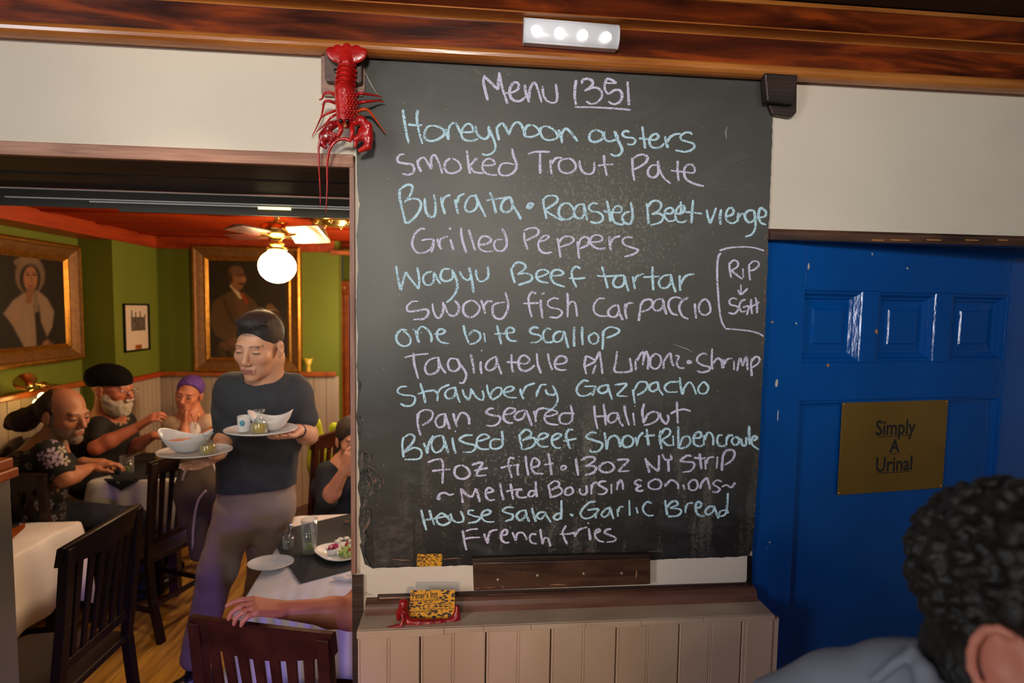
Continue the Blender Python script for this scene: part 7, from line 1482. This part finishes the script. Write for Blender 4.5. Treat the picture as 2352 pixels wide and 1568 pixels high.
# ---- person behind the wall whose bare arm rests along the chair
Y6 = 1.50
wr0 = onY(650, 1400, 1.475); el0 = onY(808, 1408, 1.56)
sh0 = V3(-.10, 1.86, 1.10); sh1 = V3(.12, 2.12, 1.12); nk6 = V3(.02, 1.99, 1.22); hc6 = V3(.02, 1.97, 1.36)
m6 = person('person behind the wall, bare forearm and ringed hand over the chair back', (.05, 2.0, 0))
tone6 = V3(.56, .20, .115)
S = SDF(*bounds([wr0-V3(.16, .0, .12), el0, sh0, sh1, hc6+V3(0, 0, .12), V3(.05, 2.0, .55)], .11), .0042)
S.cap(hc6-V3(0, 0, .05), nk6-V3(0, 0, .03), .054, .058, .03); torso(S, nk6, V3(.05, 2.0, .58), sh0, sh1, w=.10, dpt=.08, wr=.11)
S.cap(sh0, el0, .048, .046, .02); m_ = el0+(wr0-el0)*.30; S.cap(el0, m_, .041, .040, .02); S.cap(m_, wr0, .040, .0235, .02); arm(S, sh1, V3(.2, 2.1, .85), V3(0, 2.25, .80))
hd_ = onY(592, 1392, 1.438)-wr0; n_ = V3(-.25, -.30, .9)
# palm lies over the crest, fingers hang down its near side
hand(S, wr0, hd_, n_, side=1, curl=.95, s=.92, spread=.30, thumb=.4, curls=[.45, .80, .90, .85])
PF, R = head_shape(S, hc6, V3(-.2, .9, 0), (0, 0, 1), 1.0)
S.mesh('body', 'skin_v', m6, skin_colour(PF, R, 1.0, tone6))
S = SDF(*bounds([nk6, V3(.05, 2.0, .5), sh0, sh1], .17), .009); torso(S, nk6-V3(0, 0, .02), V3(.05, 2.0, .58), sh0, sh1, w=.12, dpt=.10, wr=.13); S.cap(sh0, sh0+(el0-sh0)*.35, .062, .060, .03); S.cap(sh1, V3(.17, 2.1, .98), .06, .055, .03); S.mesh('shirt', 'linen', m6)
S = SDF(*bounds([hc6], .17), .006); S.ell(PF(0, -.024, .038), V3(.086, .104, .096), R, .004); S.ell(PF(0, .095, -.02), V3(.070, .085, .088), R, .008, True); S.mesh('hair', 'hair_brown', m6)
S = SDF((-.3, 1.7, .04), (.45, 2.75, .72), .010); S.ell((.05, 2.0, .54), (.17, .15, .10), None, .04); S.chain([V3(.0, 2.1, .53), V3(-.08, 2.50, .55), V3(-.08, 2.52, .10)], [.09, .07, .055], .03); S.chain([V3(.12, 2.1, .53), V3(.12, 2.50, .55), V3(.12, 2.52, .10)], [.09, .07, .055], .03); S.mesh('trousers', 'navy_cloth', m6)
rg = onY(566, 1391, 1.452); MB().tube([tuple(rg+V3(math.cos(t_)*.003, math.sin(t_)*.0105, math.cos(t_)*.0105)) for t_ in np.linspace(0, 2*PI, 15)], .0013, 6, cap=False).build('ring', 'steel', m6, True)

# ---- foreground person, seen from behind at the lower right
Y7 = .400
FD = V3(.33, -.94, -.05); FD /= np.linalg.norm(FD)
_d = _ray(2338, 1532); hc = CAM+_d*(.44/float(_d@_f))-rotm(FD)[:, 0]*.085
R7 = rotm(FD)
m7 = person('person with curly black hair and blue grey collared shirt in the right foreground', (float(hc[0])-.02, float(hc[1]), .9))
nk7 = hc+V3(-.045, .045, -.125)
TF = V3(.92, .38, 0); TF /= np.linalg.norm(TF); ax = rotm(TF)[:, 0]; sR7 = nk7+ax*.165-V3(0, 0, .035); sL7 = nk7-ax*.165-V3(0, 0, .150); hip7 = nk7+V3(-.02, -.02, -.52)
S = SDF(*bounds([hc, hc+V3(0, 0, .10), nk7-V3(0, 0, .3), sR7, sL7, sR7-V3(0, 0, .3), sL7-V3(0, 0, .3)], .10), .0036)
S.cap(hc-FD*.03-V3(0, 0, .05), nk7+V3(0, 0, -.05), .060, .064, .03); torso(S, nk7, hip7, sL7, sR7, w=.11, dpt=.08, wr=.10)
arm(S, sR7, sR7+V3(.03, -.02, -.28), sR7+V3(.05, .2, -.33)); arm(S, sL7, sL7+V3(-.02, .02, -.28), sL7+V3(.1, .2, -.33))
PF, R = head_shape(S, hc, FD, (0, 0, 1), 1.0)
# right ear with a folded helix and deep bowl
for i in range(9):
    t_ = i/8*PI*1.25-.35; t2 = (i+1)/8*PI*1.25-.35
    e = lambda t: PF(.0885+.004*math.sin(t), -.012-.017*math.sin(t), -.004+.031*math.cos(t)); S.cap(e(t_), e(t2), .0042, .0042, .003)
S.mesh('body', 'skin_v', m7, skin_colour(PF, R, 1.0, V3(.62, .22, .15)))
S = SDF(*bounds([hc+V3(0, 0, .02)], .15), .0026)
S.ell(PF(0, -.020, .040), V3(.0835, .103, .095), R, .004); S.ell(PF(0, -.045, -.050), V3(.070, .060, .050), R, .02)
S.ell(PF(0, .100, -.020), V3(.085, .085, .095), R, .008, True)
for q in (-1, 1): S.ell(PF(q*.090, .004, -.012), V3(.022, .024, .034), R, .006, True)
rr = random.Random(11)
for i in range(560):
    th = rr.uniform(0, 2*PI); cz = rr.uniform(-.55, 1); s_ = math.sqrt(max(0, 1-cz*cz)); p = (math.cos(th)*s_*.0855, -.020+math.sin(th)*s_*.105, .040+cz*.097)
    if p[1] > .055 and p[2] < .08: continue
    if abs(p[0]) > .055 and -.03 < p[1] < .04 and p[2] < .035: continue
    S.ell(PF(*p), (rr.uniform(.0045, .0075),)*3, None, .003)
S.mesh('hair', 'hair_curly', m7)
S = SDF(*bounds([nk7+V3(0, 0, .06), hip7, sR7, sL7, sL7-V3(0.03, 0, .30), sR7-V3(-.03, 0, .30)], .16), .0062)
torso(S, nk7-V3(0, 0, .02), hip7, sL7, sR7, w=.135, dpt=.095, wr=.13); S.cap(sR7, sR7+V3(.03, -.02, -.30), .068, .055, .03); S.cap(sL7, sL7+V3(-.02, .02, -.30), .068, .055, .03)
S.cap(nk7+V3(0, 0, -.01), nk7+V3(0, 0, .20), .062, .075, .006, True); S.cap(nk7-V3(0, 0, .05), nk7-V3(0, 0, .02), .10, .085, .06); 
def deep(px, py, d): r_ = _ray(px, py); return CAM+r_*(d/float(r_@_f))
S.chain([deep(2150, 1560, .54), deep(2050, 1562, .56), deep(1930, 1590, .60), deep(1800, 1650, .64)], [.034, .034, .036, .045], .03)
S.ripple(.003, 30, 24, 20); S.mesh('shirt', 'grey_shirt', m7)
# stand-up collar
S = SDF(*bounds([nk7, deep(2098, 1492, .53), deep(2010, 1560, .53)], .13), .0034); base_c = nk7+V3(0, 0, -.018)
S.cap(base_c+V3(0, 0, -.006)-FD*.004, base_c+V3(0, 0, .030)-FD*.010, .079, .073, .004); S.cap(base_c+V3(0, 0, -.06), base_c+V3(0, 0, .14)-FD*.01, .0685, .0665, .003, True); S.halfcut(base_c+V3(0, 0, .028), (0, 0, 1), .002); S.halfcut(base_c+V3(0, 0, -.035), (0, 0, -1), .002); S.chain([deep(2098, 1492, .53), deep(2122, 1540, .515), deep(2140, 1610, .50)], [.004, .010, .014], .004); S.chain([deep(2098, 1492, .53), deep(2060, 1520, .53), deep(2010, 1560, .53)], [.004, .005, .005], .004); S.mesh('collar', 'grey_shirt', m7)
